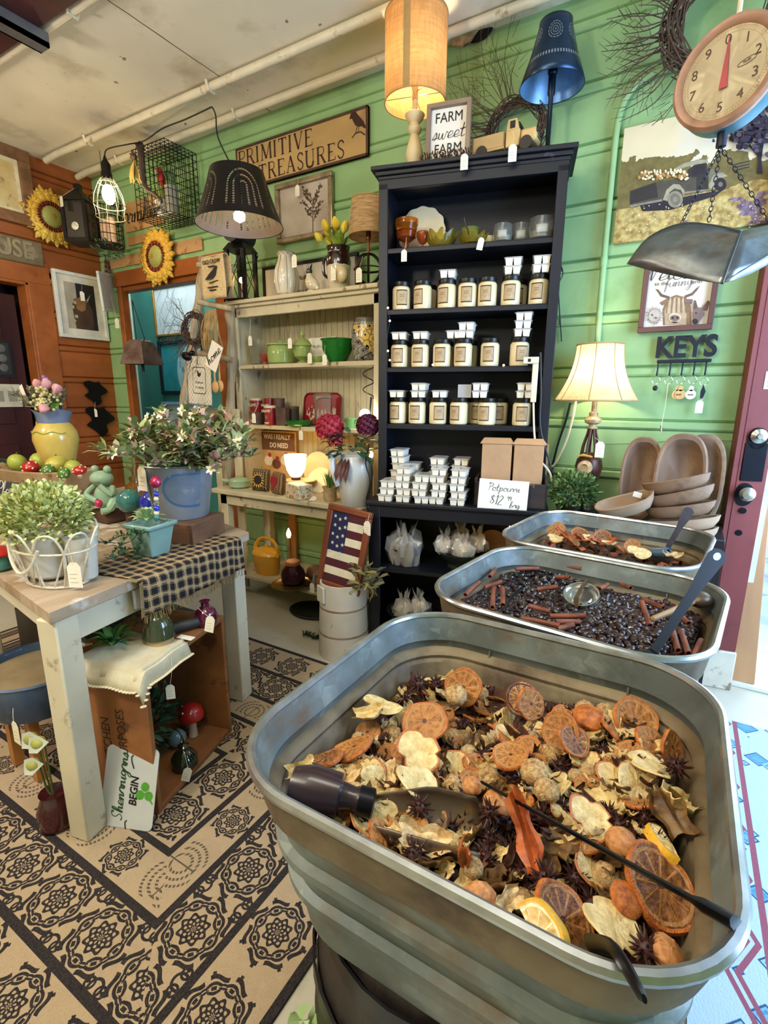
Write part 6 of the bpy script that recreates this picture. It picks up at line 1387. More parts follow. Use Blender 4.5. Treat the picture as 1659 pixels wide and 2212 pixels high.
# woven lamp with ring sphere base
t=T('table_lamp','lamp with woven tan shade and iron ring sphere base squeezed beside the bookcase','lamp',base(796,2.47,ZT2))
br=mat('dark_bronze_band','3A2C24',.4,.6,var=.2)
MB().cyl(.06,0,.014,24).build('base',br,t)
for k in range(3):a=PI*k/3;MB().tube([(.075*sin(b)*cos(a),.075*sin(b)*sin(a),.095+.075*cos(b)) for b in [2*PI*j/28 for j in range(28)]],.007,6,0,None,True,.4).build('ring_band',br,t)
MB().tube([(.075*cos(2*PI*j/28),.075*sin(2*PI*j/28),.095) for j in range(28)],.007,6,0,None,True,.5).build('ring_band',br,t)
m=MB();m.cyl(.007,.01,.24,10);m.lathe([(.013,.24),(.015,.26),(.013,.285),(.017,.29),(.001,.30)],14);m.build('stem',mat('copper_stem','7A4A34',.35,.5),t)
shade(t,[(.105,.255),(.088,.43)],mat('woven_shade','A8885C',.8,var=.35,scale=20,st=(1,1,9),bump=.6,bs=60),mat('shade_seam','A8854E'))
price_tag(base(776,2.38,ZT2+.075),base(784,2.43,ZT2+.15),'white price tag hanging from the ring sphere lamp base',.042)
# framed tree print on the green wall above, wall sign
t=T('tree_print','silver framed sepia tree print on the green wall above the hutch','picture',(0,2.69,0))
xa,xb=ay(598,450,2.68).x,ay(721,450,2.68).x;zb,zt=ay(660,518,2.68).z,ay(660,385,2.68).z;f=.03
sil=mat('tarnished_silver_gilt','9A8A6C',.3,.6,var=.3,scale=14)
m=MB()
for a in ((xa,xb,zb,zb+f),(xa,xb,zt-f,zt),(xa,xa+f,zb+f,zt-f),(xb-f,xb,zb+f,zt-f)):m.box(a[0],a[1],-.03,0,a[2],a[3])
m.build('frame',sil,t,bevel=.006)
m=MB();m.box(xa+f,xb-f,-.010,0,zb+f,zt-f,0);g=random.Random(9)
cx_,cw,ch=xa+(xb-xa)*.64,xb-xa,zt-zb
br_=[((cx_,zb+f),(cx_+.005,zb+ch*.62))]+[((cx_+.003,zb+ch*(.28+.05*k)),(cx_+(-1)**k*cw*(.10+.02*(k % 4)),zb+ch*(.42+.06*k))) for k in range(8)]
for a,b in br_:
    ribbon(m,[a,((a[0]+b[0])/2,(a[1]+b[1])/2+.006),b],[.006,.004,.002],TR((0,-.0106,0),rx=PI/2),1)
    for j in range(16):
        f_=g.uniform(.2,1.1);q=(a[0]+(b[0]-a[0])*f_,a[1]+(b[1]-a[1])*f_);an=g.uniform(.3,2.9);L=g.uniform(.014,.026)
        if a[1] > zb+ch*.2 or f_ > .5:m.prism([(q[0],q[1]),(q[0]+L*.5*cos(an)-.005*sin(an),q[1]+L*.5*sin(an)+.005*cos(an)),(q[0]+L*cos(an),q[1]+L*sin(an)),(q[0]+L*.5*cos(an)+.005*sin(an),q[1]+L*.5*sin(an)-.005*cos(an))],.0002,.0004+.00002*j,1,TR((0,-.0104,0),rx=PI/2))
m.build('print',[mat('sepia_paper','AFA08C',.5,var=.12,scale=4,c2='C4B8A8'),mat('sepia_ink','4E3A2A',.7)],t)
price_tag((xa+cw*.46,2.64,zt-.05),(xa+cw*.46,2.655,zt),'cream price tag hanging from the top of the tree print frame',.036)
t=T('wall_sign','long weathered tan board sign, last word TREASURES, crow at its end','sign',(0,2.69,0))
xa,xb=ay(512,380,2.67).x,ay(795,280,2.67).x;zt,zb=ay(795,226,2.67).z,ay(795,335,2.67).z
old=mat('old_tan_board','B3935C',.65,var=.18,scale=4,st=(.25,1,1),worn='7A5A34',ws=5,wl=.6,wh=.8,bump=.2);edge=mat('dark_board_edge','4A3222',.7,var=.3,scale=10)
m=MB();m.box(xa,xb,-.02,0,zb,zt,0)
for a in ((xa,xb,zb,zb+.014),(xa,xb,zt-.014,zt),(xa,xa+.012,zb,zt),(xb-.014,xb,zb,zt)):m.box(a[0],a[1],-.024,-.001,a[2],a[3],1)
m.build('board',[old,edge],t,bevel=.003)
inkb=mat('brown_lettering','3A2014',.7,var=.2);m=MB();hh=(zt-zb)
serif_mb(m,'PRIMITIVE',hh*.37,TR((xa+.022,-.0205,zb+hh*.54),rx=PI/2),0,.15,1.02);serif_mb(m,'TREASURES',hh*.37,TR((xa+(xb-xa)*.19,-.0205,zb+hh*.09),rx=PI/2),0,.15,1.0)
m.build('lettering',inkb,t)
m=MB();q=TR((xb-.12,-.0212,zb+hh*.50),rx=PI/2,s=.13)
m.prism([(-.02,.62),(.05,.80),(.2,.86),(.33,.8),(.42,.68),(.70,.38),(.86,.08),(.72,.12),(.60,.22),(.45,.22),(.3,.3),(.2,.45),(.12,.6)],0,.004,0,q)
for a in ((.36,.24,.30,.02),(.44,.22,.46,0)):ribbon(m,[(a[0],a[1]),(a[2],a[3])],.03,q,0,.004)
ribbon(m,[(.1,-.12),(.3,.02),(.55,.02),(.78,-.15)],.05,q,0,.004);m.build('crow',inkb,t)
# --- shelf 1 glass
dep=mat('depression_green','C6DA86',.05,var=.05,trans=.6,ior=1.3);emer=mat('emerald_glass','2E8A34',.06,var=.1,trans=.55,ior=1.35)
HL('drinking_glass',[(.03,0),(.035,.006),(.045,.10),(.05,.16),(.047,.16),(.042,.10),(.03,.012),(.001,.01)],clear_g,553,2.50,Z1,'tall clear glass at the ladder end of the upper hutch shelf','glass')
HL('berry_dish',[(.022,0),(.01,.02),(.03,.035),(.042,.06),(.039,.06),(.02,.04),(.001,.03)],mat('coral_glass','C9584A',.1,trans=.5),570,2.45,Z1,'small coral glass dish in front of the tall clear glass','dish')
def lidjar(px,Y,r,h,lab):
    t=T('covered_jar',lab,'jar',base(px,Y,Z1))
    MB().lathe([(r*.6,0),(r*.62,.008),(r*.35,.018),(r*.9,h*.4),(r,h*.75),(r*.9,h),(r*.86,h),(r*.94,h*.7),(r*.8,h*.4),(.001,.03)],30).build('body',dep,t)
    MB().lathe([(r*1.02,h),(r*1.05,h+.006),(r*.75,h+.03),(r*.2,h+.045),(.008,h+.05),(.015,h+.064),(.008,h+.08),(.001,h+.095)],30).build('lid',dep,t)
t=T('cookie_jar','wide pale green glass jar with flat lid on the upper hutch shelf','jar',base(605,2.49,Z1))
MB().lathe([(.07,0),(.082,.01),(.088,.06),(.080,.105),(.074,.115),(.07,.112),(.08,.06),(.07,.012),(.001,.01)],32).build('body',dep,t)
MB().lathe([(.09,.115),(.088,.122),(.05,.128),(.012,.132),(.015,.145),(.001,.15)],32).build('lid',dep,t)
lidjar(652,2.47,.056,.10,'pale green covered glass jar with pointed finial on the upper hutch shelf')
HL('sauce_dish',[(.02,0),(.045,.03),(.05,.035),(.046,.036),(.02,.006),(.001,.005)],dep,684,2.45,Z1,'small pale green dish between finial jar and emerald bowl','dish')
HL('glass_bowl',[(.05,0),(.055,.01),(.085,.07),(.088,.115),(.098,.125),(.094,.127),(.084,.115),(.078,.07),(.045,.014),(.001,.012)],emer,728,2.46,Z1,'deep emerald green glass bowl with wide rim on the upper hutch shelf','bowl',48,lambda p,a,i:(p[0]*(1+.02*cos(12*a)),p[1]*(1+.02*cos(12*a)),p[2]))
t=T('small_sign','white enamel sign with script standing behind the jars, upper hutch shelf','sign',base(695,2.625,Z1));m=MB();m.box(-.105,.105,-.003,0,0,.165);m.build('plate',card,t,bevel=.003)
m=MB();script_mb(m,'nunu unu',.036,TR((0,-.0035,.115),rx=PI/2),0,.07);script_mb(m,'unmu',.036,TR((0,-.0035,.05),rx=PI/2),0,.07);m.build('lettering',mat('pencil_grey','8B8774'),t)
def vpaint(nt,co,col):
    v=nt.nodes.new('ShaderNodeTexVoronoi');v.inputs['Scale'].default_value=26;nt.links.new(co,v.inputs['Vector']);v2=nt.nodes.new('ShaderNodeTexVoronoi');v2.feature='DISTANCE_TO_EDGE';v2.inputs['Scale'].default_value=26;nt.links.new(co,v2.inputs['Vector'])
    sx=nt.nodes.new('ShaderNodeSeparateXYZ');nt.links.new(co,sx.inputs[0]);e=X(nt,d=v.outputs['Distance'],g=v2.outputs['Distance'],z=sx.outputs[2],x=sx.outputs[0],n=noise_n(nt,co,5,2))
    c=mixc(nt,e('gt(z+x*1.4,.13)*lt(z,.19)'),'8E8A7C','D9B65C');c=mixc(nt,e('max(lt(g,.05),gt(z,.205))*.8'),c,'4A4438');return mixc(nt,e('lt(abs(d-.32),.035)'),mixc(nt,e('lt(d,.19)'),c,'16120F'),'16120F')
HL('vase',[(.05,0),(.062,.01),(.078,.09),(.078,.16),(.062,.225),(.058,.228),(.055,.22),(.07,.15),(.001,.02)],mat('peacock_glaze','D9B65C',.25,coat=.4,paint=vpaint),789,2.47,Z1,'tall black and yellow patterned vase at the bookcase end of the hutch','vase',36)
for px,py,qx,qy,Y,lab in ((540,728,541,690,2.40,'on the tall clear glass'),(626,733,630,718,2.38,'on the wide green cookie jar'),(701,768,702,738,2.36,'on the emerald bowl over the shelf edge'),(669,765,672,752,2.39,'on the small green sauce dish')):
    price_tag(ay(px,py,Y),ay(qx,qy,Y+.03),'white price tag hanging '+lab,.034)
# --- shelf 2 tins and tray
redtin=mat('red_tin','8E1C1E',.3,var=.15,coat=.4);rust=mat('brown_tin','5A4438',.5,.2,var=.35,scale=14)
def tin_can(px,Y,r,h,body,lid,word,lab,z=Z2):
    t=T('baking_tin',lab,'tin',base(px,Y,z));MB().cyl(r,0,h,26).build('body',body,t);MB().lathe([(r+.0015,h-.012),(r+.0015,h+.002),(r-.004,h+.004),(.001,h+.002)],26).build('lid',lid,t)
    if word:
        m=MB();text_mb(m,word,r*.62,TR((0,-r-.001,h*.74),rx=PI/2),0,0,.0006,.78,.0006);m.prism([(r*.34*cos(2*PI*k/16),r*.42*sin(2*PI*k/16)) for k in range(16)],0,.0008,1,TR((0,-r-.0002,h*.42),rx=PI/2));m.box(-r*.5,r*.5,-r-.0012,-r*.8,h*.13,h*.16,0)
        for k in range(2):m.box(-r*.4,r*.4,-r-.0012,-r*.85,h*(.06+.04*k),h*(.075+.04*k),0)
        m.build('label',[mat('tin_lettering','E0D2B4',.6),mat('tin_portrait','8C5A48',.6)],t)
creamlid=mat('cream_tin_lid','D2C4A0',.4)
tin_can(545,2.52,.042,.165,redtin,creamlid,'CALUMET','tall red baking tin with cream lid at the ladder end of the middle hutch shelf');tin_can(573,2.53,.034,.165,redtin,redtin,'CALUMET','narrow tall red baking tin behind the short red one')
tin_can(575,2.44,.036,.12,redtin,creamlid,'CALUMET','short red baking tin with cream lid in front');tin_can(548,2.445,.034,.075,rust,rust,'','low brown tin in front of the tall red baking tin')
tin_can(597,2.55,.034,.165,rust,rust,'','tall dull grey tin behind the brown square tin');tin_can(628,2.53,.034,.115,mat('dark_tin','3A332C',.45,.3,var=.2),rust,'','dark round tin beside the red tray')
o=MB().box(-.036,.036,-.025,.025,0,.11).build('spice_tin',rust,bevel=.003);o.location=base(603,2.45,Z2);o.rotation_euler=(0,0,.1);tag(o,'brown square spice tin in front of the tall grey tin','tin')
t=T('serving_tray','red tole tray with painted flowers standing against the hutch back','tray',base(690,2.60,Z2));mm=rrect(.145,.10,.04,6)
m=MB();m.prism([(x,y+.10) for x,y in mm],0,.004,0,TR(rx=PI/2-.12));m.build('tray_bed',redtin,t)
m=MB();m.tube([TR(rx=PI/2-.12) @ V((x,y+.10,.008)) for x,y in mm],.006,6,0,None,True);m.build('rim',mat('red_rim','6E1416',.3),t)
m=MB();g=random.Random(3)
for k in range(16):m.prism([(.016*cos(2*PI*j/8)*(1+.2*(j % 2))+g.uniform(-.11,.11)*0+(-.11+.22*(k/15)),.014*sin(2*PI*j/8)+.05+.05*g.random()+.03*sin(k*2)) for j in range(8)],.004,.0046+.00003*k,0,TR(rx=PI/2-.12))
m.build('painted_flowers',mat('tray_flowers','C9B29A',.5,var=.3,scale=40),t)
HL('crystal_vase',[(.045,0),(.05,.01),(.055,.19),(.062,.2),(.057,.2),(.048,.19),(.044,.02),(.001,.015)],clear_g,694,2.49,Z2,'tall clear crystal vase in front of the red tray','vase',10)
HL('glass_dish',[(.06,0),(.085,.015),(.092,.032),(.087,.033),(.06,.008),(.001,.006)],emer,640,2.45,Z2,'flat emerald glass dish lying at the front of the middle hutch shelf','dish')
t=T('tiny_bucket','tiny green enamel bucket with wire handle on the middle hutch shelf','bucket',base(757,2.46,Z2));MB().lathe([(.03,0),(.037,.055),(.04,.06),(.037,.06),(.028,.006),(.001,.006)],24).build('body',mat('jade_enamel','5E8A52',.3,var=.15,coat=.4),t);MB().tube([(.038*cos(a),-.015,.052-.035*sin(a)) for a in [PI*k/12 for k in range(13)]],.0018,5).build('handle',kd,t)
# bright spiral bulb and black wire lamp
t=T('wire_lamp','black wire lamp with bright white bulb beside the bookcase on the hutch shelf','lamp',base(795,2.42,Z2))
m=MB();m.tube([(.03*cos(a*.9)*(1+.1*sin(a)),.03*sin(a*.9),.17+.012*a) for a in [k*.35 for k in range(60)]],.003,5);m.tube([(.01,0,0),(.012,0,.1),(.02,0,.18)],.005,6);m.build('wire_spiral',bm,t)
MB().cyl(.04,0,.012,20).build('base',bm,t);MB().sphere(.03,14,0,TR((.0,-.035,.085))).build('bulb',mat('white_hot_bulb','FFFFFF',.3,emit=42,ec='F4FAFF'),t)
price_tag(ay(548,895,2.36),ay(558,872,2.40),'white price tag hanging before the low brown tin',.036);price_tag(ay(650,932,2.38),ay(652,912,2.41),'white price tag hanging under the emerald glass dish',.034)
# --- bench top
t=T('slogan_sign','brown slogan sign with painted hens standing at the back of the bench','sign',base(592,2.60,Z3));m=MB();m.box(-.155,.155,-.012,0,0,.355);m.build('board',mat('slogan_tan','B98C52',.6,var=.15,c2='D0A768'),t)
m=MB();m.box(-.15,.15,-.014,-.011,.225,.345,0);text_mb(m,'WAS I REALLY',.046,TR((-.005,-.0145,.315),rx=PI/2),1,0,.0005,.82,.0008);text_mb(m,'DO NEED',.046,TR((.01,-.0145,.258),rx=PI/2),1,0,.0005,.82,.0008)
for k,(x,z) in enumerate(((-.09,.15),(-.02,.13),(.06,.16),(.10,.11))):m.prism([(x+.04*cos(2*PI*j/14),z+.035*sin(2*PI*j/14)) for j in range(14)],.0122,.0128+k*.0002,2+k % 2,TR(rx=PI/2));m.prism([(x+.012+.016*cos(2*PI*j/10),z+.04+.016*sin(2*PI*j/10)) for j in range(10)],.013,.0138+k*.0002,4,TR(rx=PI/2))
m.build('painted_design',[mat('slogan_brown','6E4A2C',.6),mat('slogan_letters','EADBB8',.6),mat('hen_white','DCCCB0',.6),mat('hen_brown','6A3A24',.6),mat('hen_red','A03028',.6)],t)
t=T('uplight_lamp','lit white glass tulip lamp on a pedestal plate on the bench','lamp',base(628,2.42,Z3+.085));MB().lathe([(.02,0),(.035,.01),(.058,.05),(.066,.10),(.07,.145),(.066,.145),(.06,.10),(.03,.02)],30,0,None,False).build('lamp_shade',mat('milk_glass_lit','FFE9C0',.4,emit=5.5,ec='FFCE88'),t);MB().cyl(.03,-.012,.004,20).build('base',bronze,t)
t=T('cake_stand','cream pedestal cake stand under the lit tulip lamp','cake stand',base(636,2.42,Z3));MB().lathe([(.05,0),(.045,.01),(.02,.03),(.02,.055),(.05,.062),(.098,.066),(.102,.07),(.098,.073),(.001,.071)],36).build('body',ivory,t);MB().tube([(.101*cos(2*PI*k/36),.101*sin(2*PI*k/36),.068) for k in range(36)],.003,5,0,None,True).build('gold_rim',mat('gold_line','A88A4A',.3,.5),t)
HL('plate',[(.001,0),(.06,0),(.10,.012),(.118,.02),(.114,.023),(.07,.008),(.001,.006)],ivory,680,2.62,Z3,'cream dinner plate standing behind the cake stand on the bench','plate').matrix_world=TR(base(682,2.60,Z3+.118),rx=PI/2-.15)
lat('plate',[(.001,0),(.05,0),(.08,.01),(.09,.016),(.05,.006),(.001,.005)],ivory,TR(base(683,2.50,Z3+.06),rx=PI/2-.5),'small cream plate leaning low beside the flowered tin box','plate')
def check_paint(c1,c2,s):
    def f(nt,co,col):
        sx=nt.nodes.new('ShaderNodeSeparateXYZ');nt.links.new(co,sx.inputs[0]);e=X(nt,x=sx.outputs[0],y=sx.outputs[1],z=sx.outputs[2])
        return mixc(nt,e('(lt((x*%g)%%1,.36)+lt(((y+z)*%g)%%1,.36))*.5' % (s,s)),c1,c2)
    return f
blackck=mat('black_check','1C1814',.9,paint=check_paint('17130F','9A7E52',60));brownck=mat('brown_check','5A3A24',.9,paint=check_paint('2E1C14','A8824E',90))
def pillow(p,w,h,d,ma,rz,lab,deco):
    t=T('small_pillow',lab,'pillow',p,rz)
    def f(s):return lambda u,v:((u-.5)*w*(1-.05*(1-abs(2*v-1))),s*d*(max(0,(1-(2*u-1)**4)*(1-(2*v-1)**4)))**.5,v*h)
    m=MB();m.grid(f(-1),14,14);m.grid(f(1),14,14);m.build('cushion',ma,t);m=MB();deco(m);m.build('applique',[mat('sunflower_felt','D2A23A',.9,var=.15),mat('felt_dark','241A14',.9),mat('felt_red','8E1E26',.9,var=.15)],t);t.rotation_euler=(-.15,0,rz)
def sunf(m):
    for k in range(14):a=2*PI*k/14;m.prism([(0+.026*cos(a-.2),.07+.026*sin(a-.2)),(.052*cos(a),.07+.052*sin(a)),(.026*cos(a+.2),.07+.026*sin(a+.2))],.030,.034,0,TR(rx=PI/2))
    m.prism([(.029*cos(2*PI*j/18),.07+.029*sin(2*PI*j/18)) for j in range(18)],.030,.036,1,TR(rx=PI/2))
def heart(m):m.prism([(0,.03),(.04,.07),(.035,.105),(.0,.11),(-.035,.105),(-.04,.07)],.030,.035,2,TR(rx=PI/2))
pillow(base(545,2.29,Z3),.13,.14,.032,blackck,.1,'black checked little pillow with a yellow sunflower on the bench',sunf);pillow(base(583,2.27,Z3),.13,.135,.032,brownck,-.35,'brown checked little pillow with red patch beside the sunflower pillow',heart)
t=T('saucepan','pale green enamel saucepan with lid at the ladder end of the bench','saucepan',base(497,2.31,Z3));jade=mat('celadon_enamel','8FA67C',.25,var=.08,coat=.6)
MB().lathe([(.05,0),(.068,.012),(.072,.045),(.074,.048),(.06,.06),(.03,.068),(.012,.07),(.014,.08),(.001,.083)],30).build('body',jade,t);MB().tube([(-.07,-.01,.035),(-.13,-.02,.038)],[.012,.015],10).build('handle',jade,t)
def floral(nt,co,col):
    v=nt.nodes.new('ShaderNodeTexVoronoi');v.inputs['Scale'].default_value=30;nt.links.new(co,v.inputs['Vector']);e=X(nt,d=v.outputs['Distance'],n=noise_n(nt,co,30,2));c=mixc(nt,e('lt(d,.34)*gt(n,.5)'),col,'B87038');return mixc(nt,e('lt(abs(d-.5),.06)*lt(n,.48)'),c,'5A6E5A')
o=MB().box(-.075,.075,-.05,.05,0,.085).build('flowered_tin_box',mat('flowered_tin','CFC2A0',.4,var=.06,paint=floral),bevel=.006);o.location=base(634,2.25,Z3);o.rotation_euler=(0,0,-.35);tag(o,'cream tin box painted with orange flowers at the front of the bench','box');o.data.materials[0].node_tree.nodes['Principled BSDF'].inputs['Coat Weight'].default_value=.4
price_tag(base(671,2.235,Z3+.02),base(662,2.23,Z3+.05),'white price tag beside the flowered tin box',.03,.3,.8)
t=T('potted_grass','small burlap wrapped pot of green grass on the bench','plant',base(706,2.27,Z3));MB().lathe([(.032,0),(.04,.02),(.036,.06),(.046,.085),(.04,.082),(.001,.075)],20,0,None,True,lambda p,a,i:(p[0]*(1+.04*sin(7*a+i)),p[1]*(1+.04*sin(7*a+i)),p[2])).build('pot',mat('burlap_wrap','A8906A',.9,var=.2,scale=40,bump=.4),t)
m=MB();g=random.Random(6)
for k in range(70):a=g.uniform(0,6.28);r=g.uniform(0,.03);leaf(m,(r*cos(a),r*sin(a),.075),(cos(a)*.4,sin(a)*.4,1),V((0,0,1)),g.uniform(.06,.11),.006,0,.2)
m.build('foliage',mat('grass_green','5C8A3A',.5,var=.25),t)
# white pitcher with red hydrangea
t=T('pitcher','big white ceramic pitcher with red hydrangeas at the bookcase end of the bench','pitcher',base(765,2.25,Z3));whp=mat('white_stoneware','C9CAC2',.3,var=.06,coat=.4)
MB().lathe([(.07,0),(.075,.01),(.088,.10),(.10,.18),(.096,.24),(.08,.275),(.084,.29),(.078,.29),(.07,.26)],36).build('body',whp,t);MB().tube(smooth_path([(-.05,-.06,.27),(-.06,-.12,.285),(-.055,-.13,.20),(-.05,-.095,.12)],6),.013,10,flat=.7).build('handle',whp,t)
g=random.Random(11);hyd=mat('hydrangea_red','A01C2E',.5,var=.3,scale=20,c2='C4384A');hyd2=mat('hydrangea_dark','5A1430',.5,var=.35,scale=20);lf=[mat('deep_leaf','2C4A30',.4,var=.25),mat('mid_leaf','4E6A3C',.4,var=.2)]
def mum(t,c,r,ma,n=70):
    m=MB()
    for k in range(n):
        z=1-2*(k+.5)/n*.85;a=k*2.4;q=math.sqrt(max(0,1-z*z));d=V((q*cos(a),q*sin(a),z))
        for j in range(4):b=PI/2*j+k;s=d.orthogonal().normalized();u=d.cross(s);leaf(m,V(c)+d*r*.85,s*cos(b)+u*sin(b)+d*.7,d,r*.34,r*.3,0,-.2)
    m.build('hydrangea_bloom',ma,t)
mum(t,(-.13,-.05,.42),.075,hyd);mum(t,(.10,-.03,.44),.06,hyd2);mum(t,(-.08,-.07,.355),.04,hyd,30)
m=MB()
for k in range(60):a=g.uniform(0,6.28);r=g.uniform(.02,.11);leaf(m,(r*cos(a),r*sin(a)-.02,.30+g.uniform(-.02,.10)),(cos(a),sin(a)-.3,g.uniform(-.7,.5)),V((0,0,1)),g.uniform(.06,.10),g.uniform(.03,.05),k % 2,.2)
m.build('foliage',lf,t)
m=MB();[leaf(m,(-.02+.02*k,-.09,.27),(.1*(k-1),-.35,-1),V((0,-1,0)),.13,.04,0,.15) for k in range(3)];m.build('striped_leaf',mat('burgundy_leaf','4A1E1C',.4,var=.4,scale=40),t)
cord([ay(x,y,2.17) for x,y in ((798,960),(790,1000),(800,1040),(792,1080),(796,1110))],.004,bc,'black cord hanging down between hutch bench and bookcase')
t=T('candle_lamp','tiny warm candle bulb glowing behind the white pitcher','lamp',base(801,2.30,Z3));MB().cyl(.01,0,.26,10).build('candle_stick',stick_m,t);MB().sphere(.013,12,0,TR((0,0,.28)),sz=1.5).build('bulb',mat('warm_bulb','FFE2B0'),t)
# --- under the bench
yel=mat('mustard_enamel','C98F22',.3,var=.1,coat=.4)
t=T('oval_pot','mustard yellow oval pot with lid and high handle under the bench','pot',base(551,2.34,Z4),R(-5))
MB().lathe([(.085,0),(.095,.02),(.105,.13),(.108,.135)],36,0,TR(s=(1.05,.72,1))).build('body',yel,t);MB().lathe([(.107,.135),(.10,.15),(.05,.175),(.012,.18),(.014,.19),(.001,.193)],36,0,TR(s=(1.04,.7,1))).build('lid',yel,t)
MB().tube(smooth_path([(-.11,0,.125),(-.10,0,.175),(-.05,0,.225),(.0,0,.24),(.06,0,.235),(.105,0,.19),(.11,0,.125)],5),.010,8,flat=1.4).build('handle',yel,t)
price_tag(ay(520,1205,2.24),ay(522,1190,2.26),'white price tag hanging on the mustard yellow pot',.036);o=MB().box(-.035,.035,-.001,.001,-.05,.02).build('purple_tag',mat('purple_card','6E2A7E',.7,var=.3,scale=60),bevel=.0005);o.matrix_world=TR(ay(524,1236,2.235),ry=.12);tag(o,'purple patterned card tag hanging below the yellow pot','tag')
ml=mat('plum_glass','3A1A20',.1,var=.2,trans=.3,ior=1.3)
lat('round_tray',[(.001,0),(.11,0),(.13,.012),(.135,.014),(.125,.016),(.105,.006),(.001,.006)],mat('brass_tray','8E7A4A',.25,.8,var=.2),TR(base(612,2.24,Z4+.004)),'round brass tray under the plum glass jar below the bench','tray')
t=T('glass_jar','plum coloured lobed glass jar with orange lid on the brass tray','jar',base(613,2.25,Z4+.012));MB().lathe([(.05,0),(.07,.02),(.074,.06),(.066,.09),(.045,.115),(.042,.125),(.001,.125)],40,0,None,True,lambda p,a,i:(p[0]*(1+.05*abs(sin(4*a))),p[1]*(1+.05*abs(sin(4*a))),p[2])).build('body',ml,t);MB().lathe([(.044,.125),(.046,.128),(.046,.145),(.042,.15),(.001,.15)],24).build('lid',mat('orange_lid','A8603A',.5,var=.15),t)
t=T('candle_lamp','lit candle lamp standing under the bench behind the plum jar','lamp',base(606,2.44,Z4));MB().cyl(.035,0,.01,18).build('base',bm,t);MB().cyl(.013,.01,.235,12).build('candle_stick',stick_m,t);MB().lathe([(.006,.235),(.016,.25),(.014,.27),(.004,.295),(.001,.30)],14).build('bulb',mat('warm_bulb','FFE2B0'),t)
HL('mason_jar',[(.03,0),(.036,.01),(.036,.09),(.028,.105),(.03,.125),(.026,.125),(.026,.105),(.032,.09),(.001,.01)],clear_g,676,2.27,Z4,'clear mason jar under the bench behind the flag frame','jar')
t=T('gourd','brown dried gourd lying under the bench behind the mason jar','gourd',base(668,2.40,Z4));MB().sphere(.055,16,0,TR((0,0,.05),s=(1.2,1,.9))).build('body',mat('gourd_brown','7A5238',.5,var=.25),t);MB().tube([(.05,0,.07),(.085,0,.09)],[.012,.006],8).build('stem',stick_m,t)
lat('dark_tray',[(.001,0),(.10,0),(.115,.012),(.11,.014),(.001,.006)],br,TR(base(648,2.35,Z4+.004)),'dark round tray beside the brass tray below the bench','tray')
price_tag(ay(674,1262,2.19),ay(678,1238,2.24),'white price tag hanging below the mason jar',.036)
# --- floor: bucket, flag frame, garland, black tray, sprig
BY=1.99;BX=ay(742,1340,BY).x
wb_=mat('white_bucket_paint','C4BEAC',.55,var=.08,scale=6,worn='6E5B48',ws=13,wl=.66,wh=.70,wst=(1,1,.6),bump=.1)
t=T('firkin_bucket','white painted wooden stave bucket holding the flag frame','bucket',(BX,BY,0));
m=MB();m.lathe([(.128,0),(.132,.01),(.118,.40),(.112,.402),(.108,.39),(.11,.05),(.001,.04)],40,0,None,True,lambda p,a,i:(p[0]*(1+.008*(abs(sin(7*a))-.5)),p[1]*(1+.008*(abs(sin(7*a))-.5)),p[2]));m.build('staves',wb_,t)
for z in (.13,.27):MB().lathe([(.130-.014*z/.4*1,z-.006),(.133-.014*z/.4,z-.004),(.133-.014*z/.4,z+.006),(.130-.014*z/.4,z+.008)],40,0,None,False).build('hoop',mat('rusty_hoop','8A7260',.6,var=.3),t)
m=MB();m.box(-.035,.035,-.014,.0,-.05,.035);m.build('handle_block',wb_,t,bevel=.004).matrix_basis=TR((-.055,-.105,.355),rz=-.45);
al=mat('red_frame_wood','7A3F24',.4,var=.2,scale=6,st=(1,1,.3));FRM=TR((BX-.01,BY-.035,.355),rx=-.16,ry=.10,rz=.04)
t=T('flag_picture','framed old american flag print leaning in the white stave bucket','picture',M=FRM);w_,h_=.128,.43
m=MB()
for a in ((-w_,w_,0,.032),(-w_,w_,h_-.032,h_),(-w_,-w_+.032,.032,h_-.032),(w_-.032,w_,.032,h_-.032)):m.box(a[0],a[1],-.012,.014,a[2],a[3])
m.build('frame',al,t,bevel=.005)
m=MB();x0,x1,z0_,z1_=-w_+.032,w_-.032,.032,h_-.032;ns=9;sh=(z1_-z0_)/ns
for k in range(ns):m.box(x0,x1,-.003,.002,z1_-sh*(k+1),z1_-sh*k,k % 2)
m.box(x0,x0+(x1-x0)*.5,-.0045,.0,z1_-sh*5,z1_,2)
for i in range(3):
    for j in range(5):
        cx_,cz=x0+.018+i*.030+(.006 if j % 2 else 0),z1_-.025-j*.046-(.012 if i % 2 else 0)
        m.prism([((.011 if q % 2 == 0 else .0045)*cos(PI/2+PI*q/5)+cx_,(.011 if q % 2 == 0 else .0045)*sin(PI/2+PI*q/5)+cz) for q in range(10)],.0045,.0052,1,TR(rx=PI/2))
m.build('flag_print',[mat('flag_maroon','4A1620',.8,var=.15),mat('flag_cream','D6CDB0',.8,var=.08),mat('flag_blue','1A1F44',.8,var=.12)],t)
price_tag(FRM @ V((w_-.012,-.02,h_-.05)),FRM @ V((w_-.012,-.014,h_-.005)),'white price tag hanging on the corner of the flag frame',.042)
g=random.Random(12);ol=[mat('olive_dry','8C8254',.5,var=.25),mat('olive_dark','5A5636',.5,var=.2)]
t=T('dried_garland','curly olive dried leaf bunch sticking out beside the flag frame','garland',(BX+.11,BY-.05,.40));m=MB()
